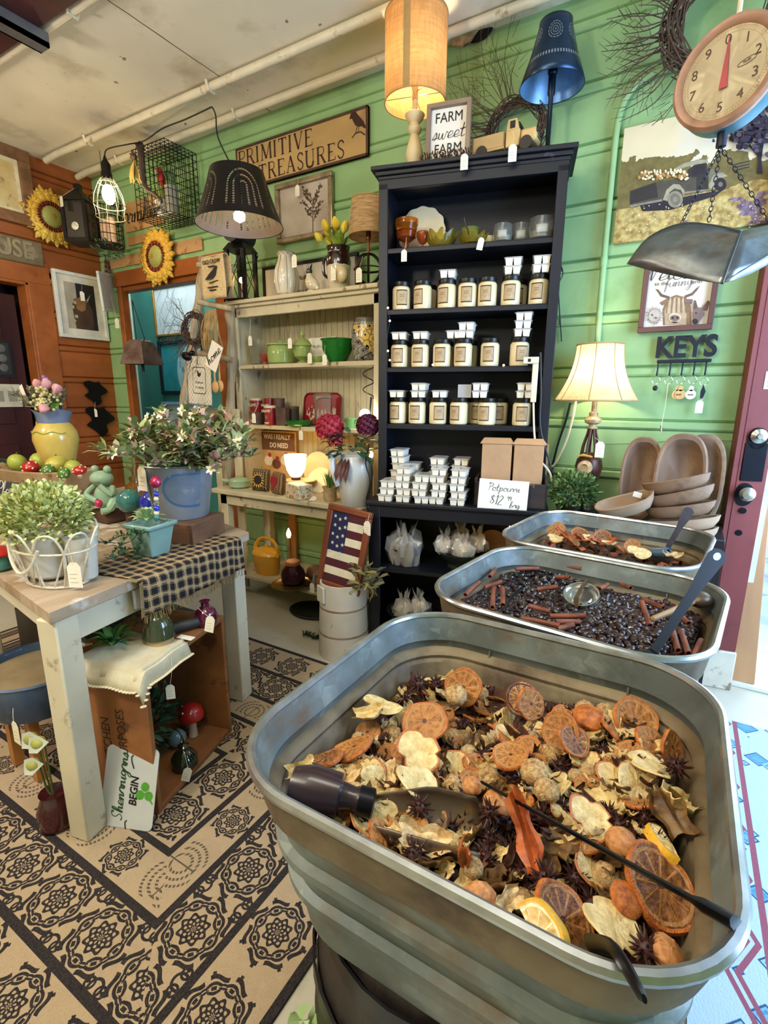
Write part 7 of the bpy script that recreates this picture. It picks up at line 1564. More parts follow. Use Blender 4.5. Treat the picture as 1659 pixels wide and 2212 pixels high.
for k in range(60):a,b=g.uniform(0,6.28),g.uniform(-1,1);d=V((cos(a)*math.sqrt(1-b*b),sin(a)*math.sqrt(1-b*b),b));leaf(m,V((.06,0,.05))+d*.02+V((g.uniform(-.03,.03),g.uniform(-.03,.03),g.uniform(-.06,.06))),d,V((g.uniform(-1,1),1,0)),g.uniform(.05,.085),.016,k % 2,g.uniform(.2,.9))
m.build('foliage',ol,t);MB().tube(smooth_path([(-.04,.0,-.03),(.02,0,0),(.06,0,.05)],4),.004,6).build('stem',ol[1],t)
p=az(672,1325,0);lat('serving_tray',[(.001,0),(.10,0),(.125,.014),(.14,.018),(.135,.022),(.12,.018),(.098,.006),(.001,.006)],mat('black_satin','14120F'),TR((p.x,p.y+.02,0),s=(1.15,.9,1)),'black oval tray lying on the floor under the bench','tray')
p=az(672,1378,0);t=T('green_sprig','dark green artificial sprig lying on the floor beside the stave bucket','sprig',(p.x,p.y,.012));m=MB()
for k in range(40):x=-.06+.003*k;leaf(m,(x,0,0),(g.uniform(-.3,1),g.uniform(-1,1),g.uniform(0,.6)),V((0,0,1)),.032,.010,0,.1)
m.tube([(-.06,0,0),(.07,0,0)],.003,5);m.build('foliage',mat('fir_green','24402E',.5,var=.25),t)
# ================================================================== LADDER, LEFT WALLS, HANGING THINGS
drift=mat('driftwood','9A8866',.7,var=.25,scale=5,st=(3,3,.4),c2='B7A684',worn='5A4A36',ws=9,wst=(2,2,.4),wl=.56,wh=.68,bump=.3)
YLd=2.30
t=T('ladder','grey driftwood ladder leaning beside the hutch, hung with small goods','ladder')
for nm,P in (('rail',((441,556),(437,600),(426,680),(412,780),(400,860),(385,980),(372,1080))),('rail',((494,572),(497,660),(500,760),(497,900),(494,1010),(490,1150)))):
    Q=[ay(x,y,YLd+.12-.10*i/6) for i,(x,y) in enumerate(P)];Q=smooth_path(Q,4);MB().tube(Q,[.031+.006*sin(i*1.7) for i in range(len(Q))],9).build(nm,drift,t)
for ya,yb in ((572,582),(652,668),(762,778),(880,898)):MB().tube([ay(428,ya,YLd+.02),ay(503,yb,YLd+.03)],.017,8).build('rung',drift,t)
for x,y in ((372,880),(484,850),(472,950),(520,960),(548,1000)):pass
t=T('picket_fence','old chippy picket boards standing between ladder and hutch','fence board',(0,0,0))
for px in (470,486,512):x=ay(px,940,2.36).x;MB().box(x-.03,x+.03,2.35,2.37,.02,1.12+.06*(px % 3)).build('picket',cream,t,bevel=.003)
def cloth_paint(nt,co,col):return mixc(nt,ramp(nt,noise_n(nt,co,120,2),.4,.6),col,'C9B48A')
def fp(M,w,h,frame_ma,f,panel_ma,label,deco=None,name='picture',d=.022,inks=()):
    t=T(name,label,'picture' if name == 'picture' else 'sign',M=M);m=MB()
    for a in ((-w/2,w/2,-h/2,-h/2+f),(-w/2,w/2,h/2-f,h/2),(-w/2,-w/2+f,-h/2+f,h/2-f),(w/2-f,w/2,-h/2+f,h/2-f)):m.box(a[0],a[1],-d,0,a[2],a[3])
    if f:m.build('frame',frame_ma,t,bevel=.003)
    m=MB();m.box(-w/2+f,w/2-f,-d*.4,-.001,-h/2+f,h/2-f,0)
    if deco:deco(m,TR((0,-d*.4-.0006,0),rx=PI/2))
    m.build('panel',[panel_ma,*inks],t);return t
def el(m,M,cx,cy,rx,ry,mi,k=0,n=16):m.prism([(cx+rx*cos(2*PI*i/n),cy+ry*sin(2*PI*i/n)) for i in range(n)],0,.0004+.0001*k,mi,M)
# hung on the ladder
t=T('tea_towel','tan tea towel printed with a crow hanging on the ladder top rung','towel',ay(464,600,2.28));w_=ay(488,600,2.28).x-ay(440,600,2.28).x;hh=.235
m=MB();m.grid(lambda u,v:((u-.5)*w_*(1+.04*v),-.012-.006*sin(9*u+3*v),hh*(.5-v)),14,10);m.grid(lambda u,v:((u-.45)*w_*1.02,.03+.005*sin(8*u),hh*(.5-v*.72)),12,6);m.grid(lambda u,v:((u-.5)*w_,-.012+.042*v,hh*.5+.012*sin(PI*v)),12,4);m.build('cloth',mat('tan_cloth','BF9E62',.9,var=.08,paint=cloth_paint),t,thick=.002)
m=MB();G=lambda x,z:TR((x,-.0215,z),rx=PI/2);text_mb(m,'OLD CROW',.030,G(0,hh*.36),0,0,.0004,.9,.0006);m.prism([(-.05,-.01),(-.02,.012),(.01,.03),(.035,.05),(.05,.045),(.04,.02),(.03,-.005),(0,-.018),(-.06,-.022)],0,.0006,0,G(0,.01));m.prism([(-.03,-.04),(.05,-.03),(.05,-.025),(-.03,-.033)],0,.0006,0,G(0,.005))
[ribbon(m,[(-a,0),(a,0)],.008,G(0,hh*z),0) for a,z in ((.03,.25),(.045,-.24),(.03,-.31))];m.build('print',blackp,t)
c=ay(425,712,2.24);wreath('twig_wreath',c,.085,TR(c),40,[(2.2+.11*i,.12+.10*((i*7) % 5)/5,.3*((i*3) % 5-2)/2) for i in range(26)],23,'dark twig wreath hanging on the ladder rail',.025)
t=T('raffia_hank','hank of tan raffia hanging on the ladder beside the twig wreath','raffia',ay(458,670,2.22));g=random.Random(5);m=MB()
for k in range(90):a=g.uniform(-.075,.06);m.tube(smooth_path([(a*.6,0,g.uniform(-.02,.01)),(a+g.uniform(-.02,.02),-.02,-.10),(a*1.3+g.uniform(-.03,.02),g.uniform(-.03,.02),-g.uniform(.18,.28))],3),.0014,3)
m.build('strands',mat('raffia','9A7C4C',.8,var=.35,scale=20),t)
t=T('black_bird','black crow ornament perched on the ladder beside the home sign','ornament',ay(405,770,2.2));MB().sphere(.03,14,0,TR(s=(1.7,.9,.9),ry=.25)).build('body',blk,t);MB().sphere(.018,12,0,TR((.045,0,.018))).build('head',blk,t);MB().tube([(.058,0,.016),(.082,0,.008)],[.006,.001],6).build('beak',blk,t)
def chick(m,M):
    m.prism([(x*.56,y*.56) for x,y in rrect(.105,.145,.03,4)],0,.0004,1,M);m.prism([(x*.53,y*.53) for x,y in rrect(.105,.145,.03,4)],0,.0006,0,M)
    el(m,M,.0,.035,.016,.013,1,4);el(m,M,-.011,.052,.007,.008,1,5);m.prism([(.008,.035),(.024,.062),(.016,.03)],0,.001,1,M)
    text_mb(m,'Chicken',.022,M @ TR((0,-.012,.001)),1,0,.0004);text_mb(m,'Crossing',.022,M @ TR((0,-.042,.001)),1,0,.0004)
def wire_paint(nt,co,col):
    sx=nt.nodes.new('ShaderNodeSeparateXYZ');nt.links.new(co,sx.inputs[0]);e=X(nt,x=sx.outputs[0],z=sx.outputs[2])
    return mixc(nt,e('lt(abs(abs(((x*38)%1)-.5)*2-((z*30)%1)),.09)'),col,'6A6456')
fp(TR(ay(432,822,2.20),ry=.06),.21,.29,cream,0,mat('chicken_wire_board','CFC6B0',.7,paint=wire_paint),'white board with hen sign reading chicken crossing hanging on the ladder',chick,'hanging_sign',.014,(blackp,))
fp(TR(ay(463,770,2.18),ry=.5),.10,.16,cream,0,mat('sign_cream','E0D6C2'),'tilted white tag sign reading home on the ladder',lambda m,M:script_mb(m,'home',.06,M @ TR(rz=1.1),1,.1),'hanging_sign',.01,(blackp,))
for dx,lab in ((0,'wooden spoon hanging on the ladder beside the chicken board'),(.02,'second wooden spoon just behind the first on the ladder')):o=MB().tube([(0,0,.12),(0,0,.02)],.006,8).mb(MB().sphere(.028,14,0,TR((0,0,-.015),s=(1,.4,1.3)))).build('wooden_spoon',mat('spoon_wood','B58A52',.5,var=.15));o.location=ay(465,830,2.19)+V((dx,dx,dx*.3));tag(o,lab,'spoon')
# cow bell
t=T('cow_bell','rusty brown cow bell hanging by a cord in the teal room doorway','bell',ay(303,735,2.62));bell=mat('rusty_bell','6A5044',.5,.5,var=.3,scale=8,c2='8A746A')
MB().lathe([(.06,.0),(.085,-.02),(.115,-.10),(.14,-.185),(.135,-.185),(.10,-.08),(.05,-.01)],4,0,TR(rz=PI/4+.25,s=(1.15,.8,1)),False).build('body',bell,t,bevel=.012,thick=.004);MB().cyl(.012,-.24,-.10,8).build('clapper',kd,t);MB().box(-.05,.05,-.004,.004,-.01,.004).build('crown',bell,t)
q=ay(285,648,2.66)-t.location;MB().tube([(-.05,0,0),q],.003,5).build('cord',kd,t);MB().tube([(.06,0,0),q],.003,5).build('cord',kd,t)
# teal room pictures
def A(px,py):return ay(px,py,3.495)
gilt=mat('thin_gilt','A8803E',.35,.4,var=.2);navyf=mat('navy_frame','24262F',.4,var=.2)
def tp(x0,y0,x1,y1,fm,f,pm,lab,deco=None,inks=()):a,b=A(x0,y0),A(x1,y1);return fp(TR(((a.x+b.x)/2,3.498,(a.z+b.z)/2)),b.x-a.x,a.z-b.z,fm,f,pm,lab,deco,'picture',.03,inks)
g=random.Random(2)
tp(331,622,440,720,gilt,.02,mat('pale_print','C2CDD2',.6,var=.1),'white abstract print in thin gilt frame on the teal room wall',lambda m,M:[ribbon(m,[((-.3+.04*k)+.1*sin(j*.4+k),-.28+.045*j) for j in range(13)],.004,M,1,.001) for k in range(9)],(mat('pale_lines','9AA9AE',.7),))
tp(343,738,450,852,navyf,.035,mat('teal_print','2F8A96',.5,var=.1),'teal print of a patterned plate in dark frame on the teal wall',lambda m,M:(el(m,M,.16,-.05,.24,.30,1,1,28),[el(m,M,.16+.15*cos(k),-.05+.2*sin(k),.02,.03,2,3+k,8) for k in range(6)]),(mat('plate_blue','9CC0CC',.5),mat('plate_marks','5E90A4',.5)))
tp(352,868,460,960,mat('pale_blue_frame','8CA6C8',.5),.03,mat('pale_print','C2CDD2'),'pale blue framed flower print low on the teal wall',lambda m,M:[el(m,M,-.15+.06*k,.1*sin(k*2),.03,.04,1,k,8) for k in range(6)],(mat('petal_pink','C98A9A',.6),))
# small white frame seen from its back at the corner
fp(TR(ay(237,632,2.62),rz=-.95,ry=.12),.30,.29,white_tr,.02,mat('canvas_back','CFC7B2',.8,var=.08),'small white frame hanging edgewise at the corner beside the teal doorway',None,'picture',.02)
price_tag(ay(252,690,2.58),ay(238,635,2.618),'white price tag on long string below the small corner frame',.045,.2)
t=T('metal_tree','small rusty metal pine tree ornament above the corner frame','ornament',ay(230,575,2.66));m=MB();[m.prism([(-.055+.011*k,-.08+.035*k),(.055-.011*k,-.08+.035*k),(0,-.03+.035*k)],0,.004,0,TR(rx=PI/2)) for k in range(4)];m.build('tree',bell,t)
# planks and signs on the green wall above the doorway
plank=mat('tan_plank','B98F5E',.6,var=.18,scale=5,st=(.3,1,1),worn='8A6038',ws=8)
def board(x0,y0,x1,y1,lab,txt=None,h=None,name='wall_sign',Y=2.685):
    a,b=ay(x0,y0,Y),ay(x1,y1,Y);h=h or abs(a.z-b.z);w=b.x-a.x
    return fp(TR(((a.x+b.x)/2,2.695,(a.z+b.z)/2)),w,h,plank,0,plank,lab,(lambda m,M:script_mb(m,txt,h*.75,M,1,.08)) if txt else None,name,.02,(blackp,))
board(268,470,352,452,'tan board sign reading farmhouse half behind the wire basket','Farmhouse',.20);board(275,520,352,505,'short brown plank on the green wall below the farmhouse sign',None,.06,'plank');board(225,570,346,552,'long tan plank over the teal room doorway',None,.075,'plank');board(372,536,436,528,'pale plank on the green wall beside the sunflower',None,.085,'plank')
sp=mat('sunflower_petal','D9A02C',.4,var=.15,scale=3,c2='E6C052');sp2=mat('petal_base','7A2416',.5,var=.25);sd=mat('sunflower_disc','B9AE5E',.5,var=.2,scale=50,c2='8E9A4A');sc_=mat('disc_core','9A6A2C',.6,var=.3)
def sunflower(M,r,lab,n=17):
    t=T('metal_sunflower',lab,'sunflower',M=M);m=MB()
    for L in range(2):
        for k in range(n):
            a=2*PI*(k+.5*L)/n;R_=r*(1-.10*L+.04*((k*7) % 3-1));m2=TR((0,-.012-.004*L,0),ry=-a)
            for s in (-1,1):
                P=[(r*.36,0),(r*.5,.05*r),(R_*.75,.135*r),(R_*.9,.08*r),(R_,0)]
                for (x0_,w0),(x1_,w1) in zip(P,P[1:]):m.add([(x0_,-.02*sin(PI*x0_/r),0),(x1_,-.02*sin(PI*x1_/r),0),(x1_,-.02*sin(PI*x1_/r)+.012,s*w1),(x0_,-.02*sin(PI*x0_/r)+.012,s*w0)],[(0,1,2,3)],1 if x0_ < r*.45 else 0,m2)
    m.build('petals',[sp,sp2],t,thick=.002);m=MB()
    m.lathe([(.001,.055),(r*.12,.052),(r*.26,.045),(r*.36,.028),(r*.38,.01)],30,0,TR(rx=PI/2));m.build('disc',sd,t);MB().sphere(r*.10,10,0,TR((0,-.05,0),s=(1,.3,1))).build('core',sc_,t);return t
MW=lambda px,py,d=.0:frame_m(ax(px,py,XL+d),(0,1,0),(0,0,1))
sunflower(MW(110,470,.03),.21,'yellow metal sunflower with green centre on the orange wall');sunflower(TR(ay(342,556,2.66)),.215,'yellow metal sunflower with tan centre on the green wall over the doorway',16)
# orange wall: picture, HOUSE sign, cow print, black silhouettes
def wsz(x0,y0,x1,y1):a,b=ax(x0,y0,XL),ax(x1,y1,XL);return b.y-a.y,a.z-b.z
oldgilt=mat('old_brown_gilt','7A5638',.4,.2,var=.3,scale=12)
fp(frame_m(ax(65,415,XL)+V((.01,-.35,0)),(0,1,0),(0,0,1)),.70,.50,oldgilt,.075,mat('faded_print','C9A85E',.6,var=.25,scale=3,c2='D9C690',worn='7A6A44',ws=5),'old faded landscape print in wide brown frame on the orange wall',lambda m,M:[m.box(-.275,.275,-.175,-.15,0,.0008,1,M),m.box(-.275,.275,.15,.175,0,.0008,1,M),m.box(.25,.275,-.15,.15,0,.0008,1,M)],'picture',.04,(mat('cream_mat','D9CBA0',.7),))
hs=mat('carved_grey_wood','6E6044',.7,var=.25,scale=6,worn='8E8264',ws=12,bump=.2)
c=ax(42,545,XL);t=T('wall_sign','carved grey wooden sign ending in the letters HOUSE over the dark door','sign',M=frame_m(c-V((0,.20,-.01)),(0,1,0),(0,0,1)))
MB().box(-.36,.35,-.03,-.002,-.085,.085).build('board',hs,t,bevel=.008);m=MB();text_mb(m,'HOUSE',.165,TR((.045,-.031,0),rx=PI/2),0,0,.006,.88,.003);m.build('letters',mat('carved_letter','8E8262',.6,var=.2),t)
def cow(m,M):
    m.box(-.12,.12,-.175,.175,0,.0006,1,M);m.box(-.03,.12,-.175,.175,0,.001,2,M);m.prism([(-.06,-.175),(-.075,.0),(-.05,.055),(0,.07),(.05,.06),(.09,-.02),(.08,-.175)],0,.0014,3,M)
    m.prism([(-.04,-.02),(-.05,.05),(0,.075),(.045,.05),(.03,-.02),(0,-.04)],0,.0018,4,M);m.prism([(-.05,.05),(-.11,.09),(-.055,.065)],0,.002,1,M);m.prism([(.045,.055),(.085,.105),(.055,.04)],0,.002,1,M);[el(m,M,-.09+.02*(k % 3),-.15+.035*k,.014,.014,5,20+k,8) for k in range(7)]
w_,h_=wsz(128,600,222,722);fp(MW(174,663,.005),.40,.50,white_tr,.025,mat('white_mat','D6CFBA',.7),'white framed print of a brown highland cow on the orange wall',cow,'picture',.03,(mat('fog_grey','A39A86',.7),mat('barn_dark','241C18',.7),mat('cow_dark','4A3222',.7,var=.3),mat('cow_tan','8A6238',.7,var=.3),mat('daisy','A8A078',.7)))
price_tag(MW(176,632,.024) @ V((0,0,0)),MW(175,608,.010) @ V((0,0,0)),'white price tag hanging over the highland cow print',.042,R(60))
for px,py,s,lab in ((205,845,.8,'black iron mushroom shaped cutout on the orange wall'),(215,905,1,'black iron leaf cutout below the mushroom cutout on the orange wall')):
    o=MB().prism([(s*(.10+.035*cos(5*a))*cos(a)*(1.0),s*(.12+.03*sin(3*a))*sin(a)) for a in [2*PI*k/40 for k in range(40)]],0,.006,0,TR(rx=PI/2)).build('iron_cutout',bm);o.matrix_world=MW(px,py,.03);tag(o,lab,'cutout')
price_tag(MW(204,885,.036) @ V((0,0,0)),MW(205,862,.030) @ V((0,0,0)),'white price tag hanging between the two black iron cutouts',.04,R(60))
# lantern and candle cage in the corner
def cagething(c,r,h,ma,nm,lab,n=12,rings=3):
    t=T(nm,lab,'lantern',c);m=MB()
    for k in range(rings):m.tube([(r*cos(2*PI*j/20),r*sin(2*PI*j/20),h*k/(rings-1)) for j in range(20)],.003,5,0,None,True)
    for k in range(n):a=2*PI*k/n;m.tube([(r*cos(a),r*sin(a),0),(r*cos(a),r*sin(a),h)],.002,4)
    m.build('wires',ma,t);return t
c=ay(182,528,2.38);t=T('lantern','black square lantern with pierced doors hanging in the corner by the sunflower','lantern',c,.5)
MB().box(-.09,.09,-.09,.09,0,.025).build('base',bm,t);MB().lathe([(.14,.27),(.05,.34),(.03,.36),(.03,.40)],4,0,TR(rz=PI/4)).build('roof',bm,t)
for x in (-.08,.08):
    for y in (-.08,.08):MB().box(x-.012,x+.012,y-.012,y+.012,.02,.27).build('post',bm,t)
for k in range(4):MB().box(-.07,.07,-.083,-.079,.02,.27,0,TR(rz=PI/2*k)).build('glass_pane',mat('smoky_glass','2A2620',.2,var=.3,coat=.5),t);MB().sphere(.028,10,0,TR((0,-.088,.10)) @ TR(s=(1,.3,1)) if k == 0 else TR((0,0,.1),s=.5)).build('crystal',mat('crystal','C9C6B2',.2,var=.3,scale=40),t)
price_tag(c+V((.02,-.14,.27)),c+V((0,-.02,.37)),'white price tag hanging on the black square lantern',.04)
t=cagething(ay(237,530,2.42),.10,.30,bm,'candle_cage','round wire cage holding two pillar candles hanging in the corner',14,6)
for x in (-.04,.04):MB().cyl(.03,0,.17,16,0,TR((x,0,.005))).build('pillar_candle',mat('pinkish_wax','B99A80',.5,var=.2),t)
MB().cyl(.10,-.012,.0,20).build('base',bm,t);MB().tube([(0,0,.30),(.0,0,ZC-c.z)],.002,5).build('hanger',bm,t);m=MB();bush(m,(0,0,-.03),.11,.11,.05,120,.04,.012,1,random.Random(2));m.build('greenery',box_g[0],t)
# caged pendant bulb and its cord
c=ay(240,470,2.22);t=T('pendant_lamp','white wire caged pendant lamp with bright bulb hanging in the corner','lamp',c);wcage=mat('white_cage_wire','CFC6A4',.4,.3)
pr=[(.03,.235),(.055,.20),(.085,.13),(.095,.07),(.085,.03),(.088,0)]
for k in range(9):a=2*PI*k/9;MB().tube([(r*cos(a),r*sin(a),z) for r,z in pr],.0018,4).build('cage_wire',wcage,t)
for r,z in (pr[1],pr[3],pr[5]):MB().tube([(r*cos(2*PI*j/24),r*sin(2*PI*j/24),z) for j in range(24)],.0025,4,0,None,True).build('cage_ring',wcage,t)
MB().lathe([(.034,.22),(.034,.255),(.028,.27),(.03,.31),(.014,.335),(.005,.36)],12).build('socket',bm,t);MB().sphere(.040,14,0,TR((0,0,.135)),sz=1.5).build('bulb',mat('pendant_bulb','FFF0CC',.3,emit=60,ec='FFE2AC'),t)
cord([c+V((0,0,.35)),ay(232,322,2.24),ay(275,312,2.3),ay(312,304,2.4),ay(350,278,2.4),ay(400,258,2.3),ay(457,231,2.2)],.004,bc,'black cord looping along the ceiling conduit to the caged pendant')
# black punched tin pendant shade
YP=2.12;PL,PR=ay(441,480,YP),ay(603,505,YP);r1=(PR.x-PL.x)*.42;cx_=(PL.x+PR.x)/2;z1_=PL.z-.06;zt_=ay(510,372,YP).z
def punch(nt,co,col):
    sx=nt.nodes.new('ShaderNodeSeparateXYZ');nt.links.new(co,sx.inputs[0]);e=X(nt,x=sx.outputs[0],y=sx.outputs[1],z=sx.outputs[2])
    e('((atan2(y,x)*.7958)%1-.5)*.22','u');e('z-%g' % ((zt_-z1_)*.55),'v');e('gt(v,0)','up');e('sqrt(u*u+v*v)','r');e('up*r+(1-up)*abs(u)','d');e('up*atan2(v,abs(u))*r+(1-up)*v','s')
    k=e('lt(abs((d%.030)-.015-abs(((s*80)%1)-.5)*.006),.0042)*lt(d,.088)*gt(d,.006)*gt(v,-.10)*gt(abs(((s*80)%1)-.5),.14)')
    inv=e.m('SUBTRACT',1.0,k);b=nt.nodes['Principled BSDF'];nt.links.new(inv,b.inputs['Alpha']);return col
t=T('punched_pendant','black pendant shade punched with willow sprays hanging over the lantern','lamp',(cx_,YP,z1_));hs_=zt_-z1_
MB().lathe([(r1,0),(r1*.86,hs_*.3),(r1*.70,hs_*.7),(r1*.60,hs_)],56,0,None,False).build('lamp_shade',mat('black_punched_tin','1A1614',.4,.4,var=.2,paint=punch),t)
MB().lathe([(r1*.985,.002),(r1*.85,hs_*.3),(r1*.69,hs_*.7),(r1*.59,hs_-.002)],40,0,None,False).build('shade_lining',mat('grey_lining','8E8078',.6,var=.1,paint=punch),t)
MB().cyl(.016,hs_*.32,hs_*.98,12).build('socket',bm,t);MB().lathe([(.014,hs_*.3),(.03,hs_*.22),(.028,hs_*.12),(.001,hs_*.06)],14).build('bulb',mat('bulb_60','FFF4DC',.3,emit=30,ec='FFDFA8'),t)
cord([V((cx_,YP,zt_-.02)),ay(472,300,2.2),ay(466,250,2.22),ay(458,231,2.2)],.004,bc,'black cord dropping from the ceiling to the punched black pendant shade')
# wire basket shelf with plants
a,b=ay(312,365,2.50),ay(400,350,2.30);c=ay(368,478,2.55)
t=T('wire_crate','black wire crate mounted on the green wall holding plants and a nest','wire crate',c,.0);w_,d_,h_=.34,.13,.42;m=MB()
for i in range(9):
    x=-w_/2+w_*i/8
    for y in (-d_,d_*.9):m.tube([(x,y,0),(x,y,h_)],.0022,4)
    m.tube([(x,-d_,h_),(x,d_*.9,h_)],.0022,4);m.tube([(x,-d_,0),(x,d_*.9,0)],.0022,4)
for i in range(10):
    z=h_*i/9
    for y in (-d_,d_*.9):m.tube([(-w_/2,y,z),(w_/2,y,z)],.0022,4)
    for x in (-w_/2,w_/2):m.tube([(x,-d_,z),(x,d_*.9,z)],.0022,4)
for i in range(9):
    y=-d_+d_*1.9*i/8
    for x in (-w_/2,w_/2):m.tube([(x,y,0),(x,y,h_)],.0022,4)
    for z in (0,h_):m.tube([(-w_/2,y,z),(w_/2,y,z)],.0022,4)
m.build('wires',bm,t)
g=random.Random(17)
def pot(p,r,h,pm,lm,n,L,W,lab,rx=1,up=.8):
    t=T('potted_plant',lab,'plant',p);MB().lathe([(r*.75,0),(r*.8,.004),(r,h),(r*.92,h),(.001,h*.9)],20).build('pot',pm,t);m=MB()
    for k in range(n):a=g.uniform(0,6.28);leaf(m,(r*.5*cos(a),r*.5*sin(a),h*.9),(cos(a)*rx,sin(a)*rx,up+g.uniform(-.2,.4)),V((0,0,1)),L*g.uniform(.6,1.1),W,k % len(lm),.2)
    m.build('foliage',lm,t);return t
pot(c+V((.0,-.05,.01)),.05,.10,white_tr,[tleaf],30,.13,.014,'spiky green plant in a white pot inside the wire crate',.5,1);pot(c+V((.10,-.05,.01)),.045,.17,mat('grey_concrete','9A988E',.8),box_g,40,.12,.014,'grey tall pot with grassy plant inside the wire crate',.3,1)
o=MB().sphere(.026,12,0,TR(s=(1,.8,1.5))).mb(MB().sphere(.018,10,0,TR((0,-.01,.045)))).mb(MB().tube([(0,.01,-.02),(.0,.05,-.07)],[.014,.006],6)).build('cardinal',mat('cardinal_red','A01C1E',.6,var=.2));o.location=c+V((.07,-.10,.22));tag(o,'small red cardinal ornament perched in the wire crate','bird ornament')
t=T('twig_nest','dark twig nest with moss at the bottom of the wire crate','nest',c+V((-.05,-.06,.01)));m=MB()
for k in range(80):a=g.uniform(0,6.28);r=.07+.03*g.random();m.tube([(r*cos(a+b_),r*sin(a+b_)*.7,.02+.05*g.random()) for b_ in (0,.5,1)],.002,3)
for k in range(60):a=g.uniform(0,6.28);m.tube([(.07*cos(a),.05*sin(a),.04),(.12*cos(a)+.02,.10*sin(a),.04+g.uniform(0,.12))],.0014,3)
m.build('twigs',twig,t)
t=T('vine_branch','dark twisted vine branch hanging from the ceiling conduit before the wire crate','branch');Q=smooth_path([ay(x,y,2.4-.02*i) for i,(x,y) in enumerate(((303,318),(306,345),(309,385),(316,408),(335,420),(350,436)))],5);MB().tube(Q,[.022-.013*i/len(Q)+.004*sin(i*2) for i in range(len(Q))],8).build('vine',twig,t);MB().sphere(.03,10,0,TR(Q[0]),warp=crumb).build('knot',twig,t)
t=T('corn_husk','tan corn husk ornament hanging beside the dark vine branch','ornament',ay(289,345,2.4));MB().sphere(.022,10,0,TR((0,0,.02)),warp=crumb).build('knot',bell,t);m=MB();[leaf(m,(0,0,0),(g.uniform(-.25,.25),g.uniform(-.2,.2),-1),V((0,-1,0)),.15,.03,0,.1) for k in range(7)];m.build('husk',mat('husk_tan','C9A860',.7,var=.2),t)
# ================================================================== DISPLAY TABLE
ZT3=.76
tw=mat('worn_pine_top','9E8464',.55,var=.22,scale=5,st=(3,.3,1),c2='B5A088',worn='C9C4B8',ws=6,bump=.15);twhite=mat('chippy_white','CFC6AC',.55,var=.08,scale=5,worn='9E9078',ws=14,wl=.62,wh=.7)
t=T('display_table','chippy white farm table with worn pine top and thick square leg','table')
TP=[(-1.38,.606),(-1.525,1.467),(-3.0,1.85),(-2.7,.80)]
MB().prism(TP,ZT3-.035,ZT3).build('tabletop',tw,t,bevel=.004)
ap=[(-1.43,.66),(-1.56,1.42),(-2.9,1.78),(-2.62,.84)]
for (a,b) in zip(ap,ap[1:]+ap[:1]):
    d=V((b[0]-a[0],b[1]-a[1],0));MB().box(0,d.length,-.012,.012,ZT3-.125,ZT3-.036,0,frame_m((a[0],a[1],0),d,(0,0,1))).build('apron',twhite,t,bevel=.003)
MB().box(-.004,.008,.26,.80,ZT3-.105,ZT3-.04,0,TR((-1.395,.62,0),rz=R(9.6))).build('edge_slat',mat('blue_white_slat','B9BEC6',.55,var=.12,scale=8),t,bevel=.002)
for x,y in ((-1.432,.648),(-1.565,1.40),(-2.60,.88),(-2.85,1.72)):MB().box(-.036,.036,-.036,.036,.009,ZT3-.036,0,TR((x,y,0),rz=R(12))).build('leg',twhite,t,bevel=.005)
def tb_(px,py,z=ZT3):return az(px,py,z)
# plaid runner
def plaid(nt,co,col):
    sx=nt.nodes.new('ShaderNodeSeparateXYZ');nt.links.new(co,sx.inputs[0]);e=X(nt,u=sx.outputs[1],x=sx.outputs[0],z=sx.outputs[2]);e('z*1.0-x*.9','v')
    k=e('((lt((u*26)%1,.55)+lt((v*26)%1,.55))*.5)**.6');c=mixc(nt,k,'9A8058','120F16');return mixc(nt,e('max(lt(abs((u*26)%1-.80),.05),lt(abs((v*26)%1-.80),.05))'),c,'A8906A')
a,b=V((-1.40,.87,0)),V((-1.505,1.38,0));rd=(b-a).normalized();rn=V((rd.y,-rd.x,0))
def runf(u,v):
    p=a+(b-a)*u;s=v*(.37+.05*u)-.26;wv=.008*sin(u*14+v*3)
    if s < 0:return p+rn*(s+.012)+V((0,0,ZT3+.003+abs(wv)*.3))
    return p+rn*(.014+abs(wv)*1.4+.02*s)+V((0,0,ZT3+.003-s*(1.05-.25*u)))+rd*(.02*s*sin(u*9))
t=T('plaid_runner','black and tan plaid fringed runner draped over the table edge','runner',a)
m=MB();m.grid(lambda u,v:runf(u,v)-a,40,22);m.build('cloth',mat('plaid_cloth','3A3228',.9,paint=plaid),t,thick=.002)
m=MB();g=random.Random(3)
for k in range(90):u=k/89;q=runf(u,1)-a;m.tube([q,q+V((g.uniform(-.008,.008),g.uniform(-.008,.008),-.028))],.0011,3)
for k in range(30):q=runf(0,.6+.4*k/29)-a;m.tube([q,q-rd*.014+V((0,0,-.004))],.0011,3)
m.build('fringe',mat('tan_fringe','9A8458',.9),t)
price_tag(ay(478,1238,1.33),ay(476,1222,1.36),'white price tag hanging at the far corner of the plaid runner',.03)
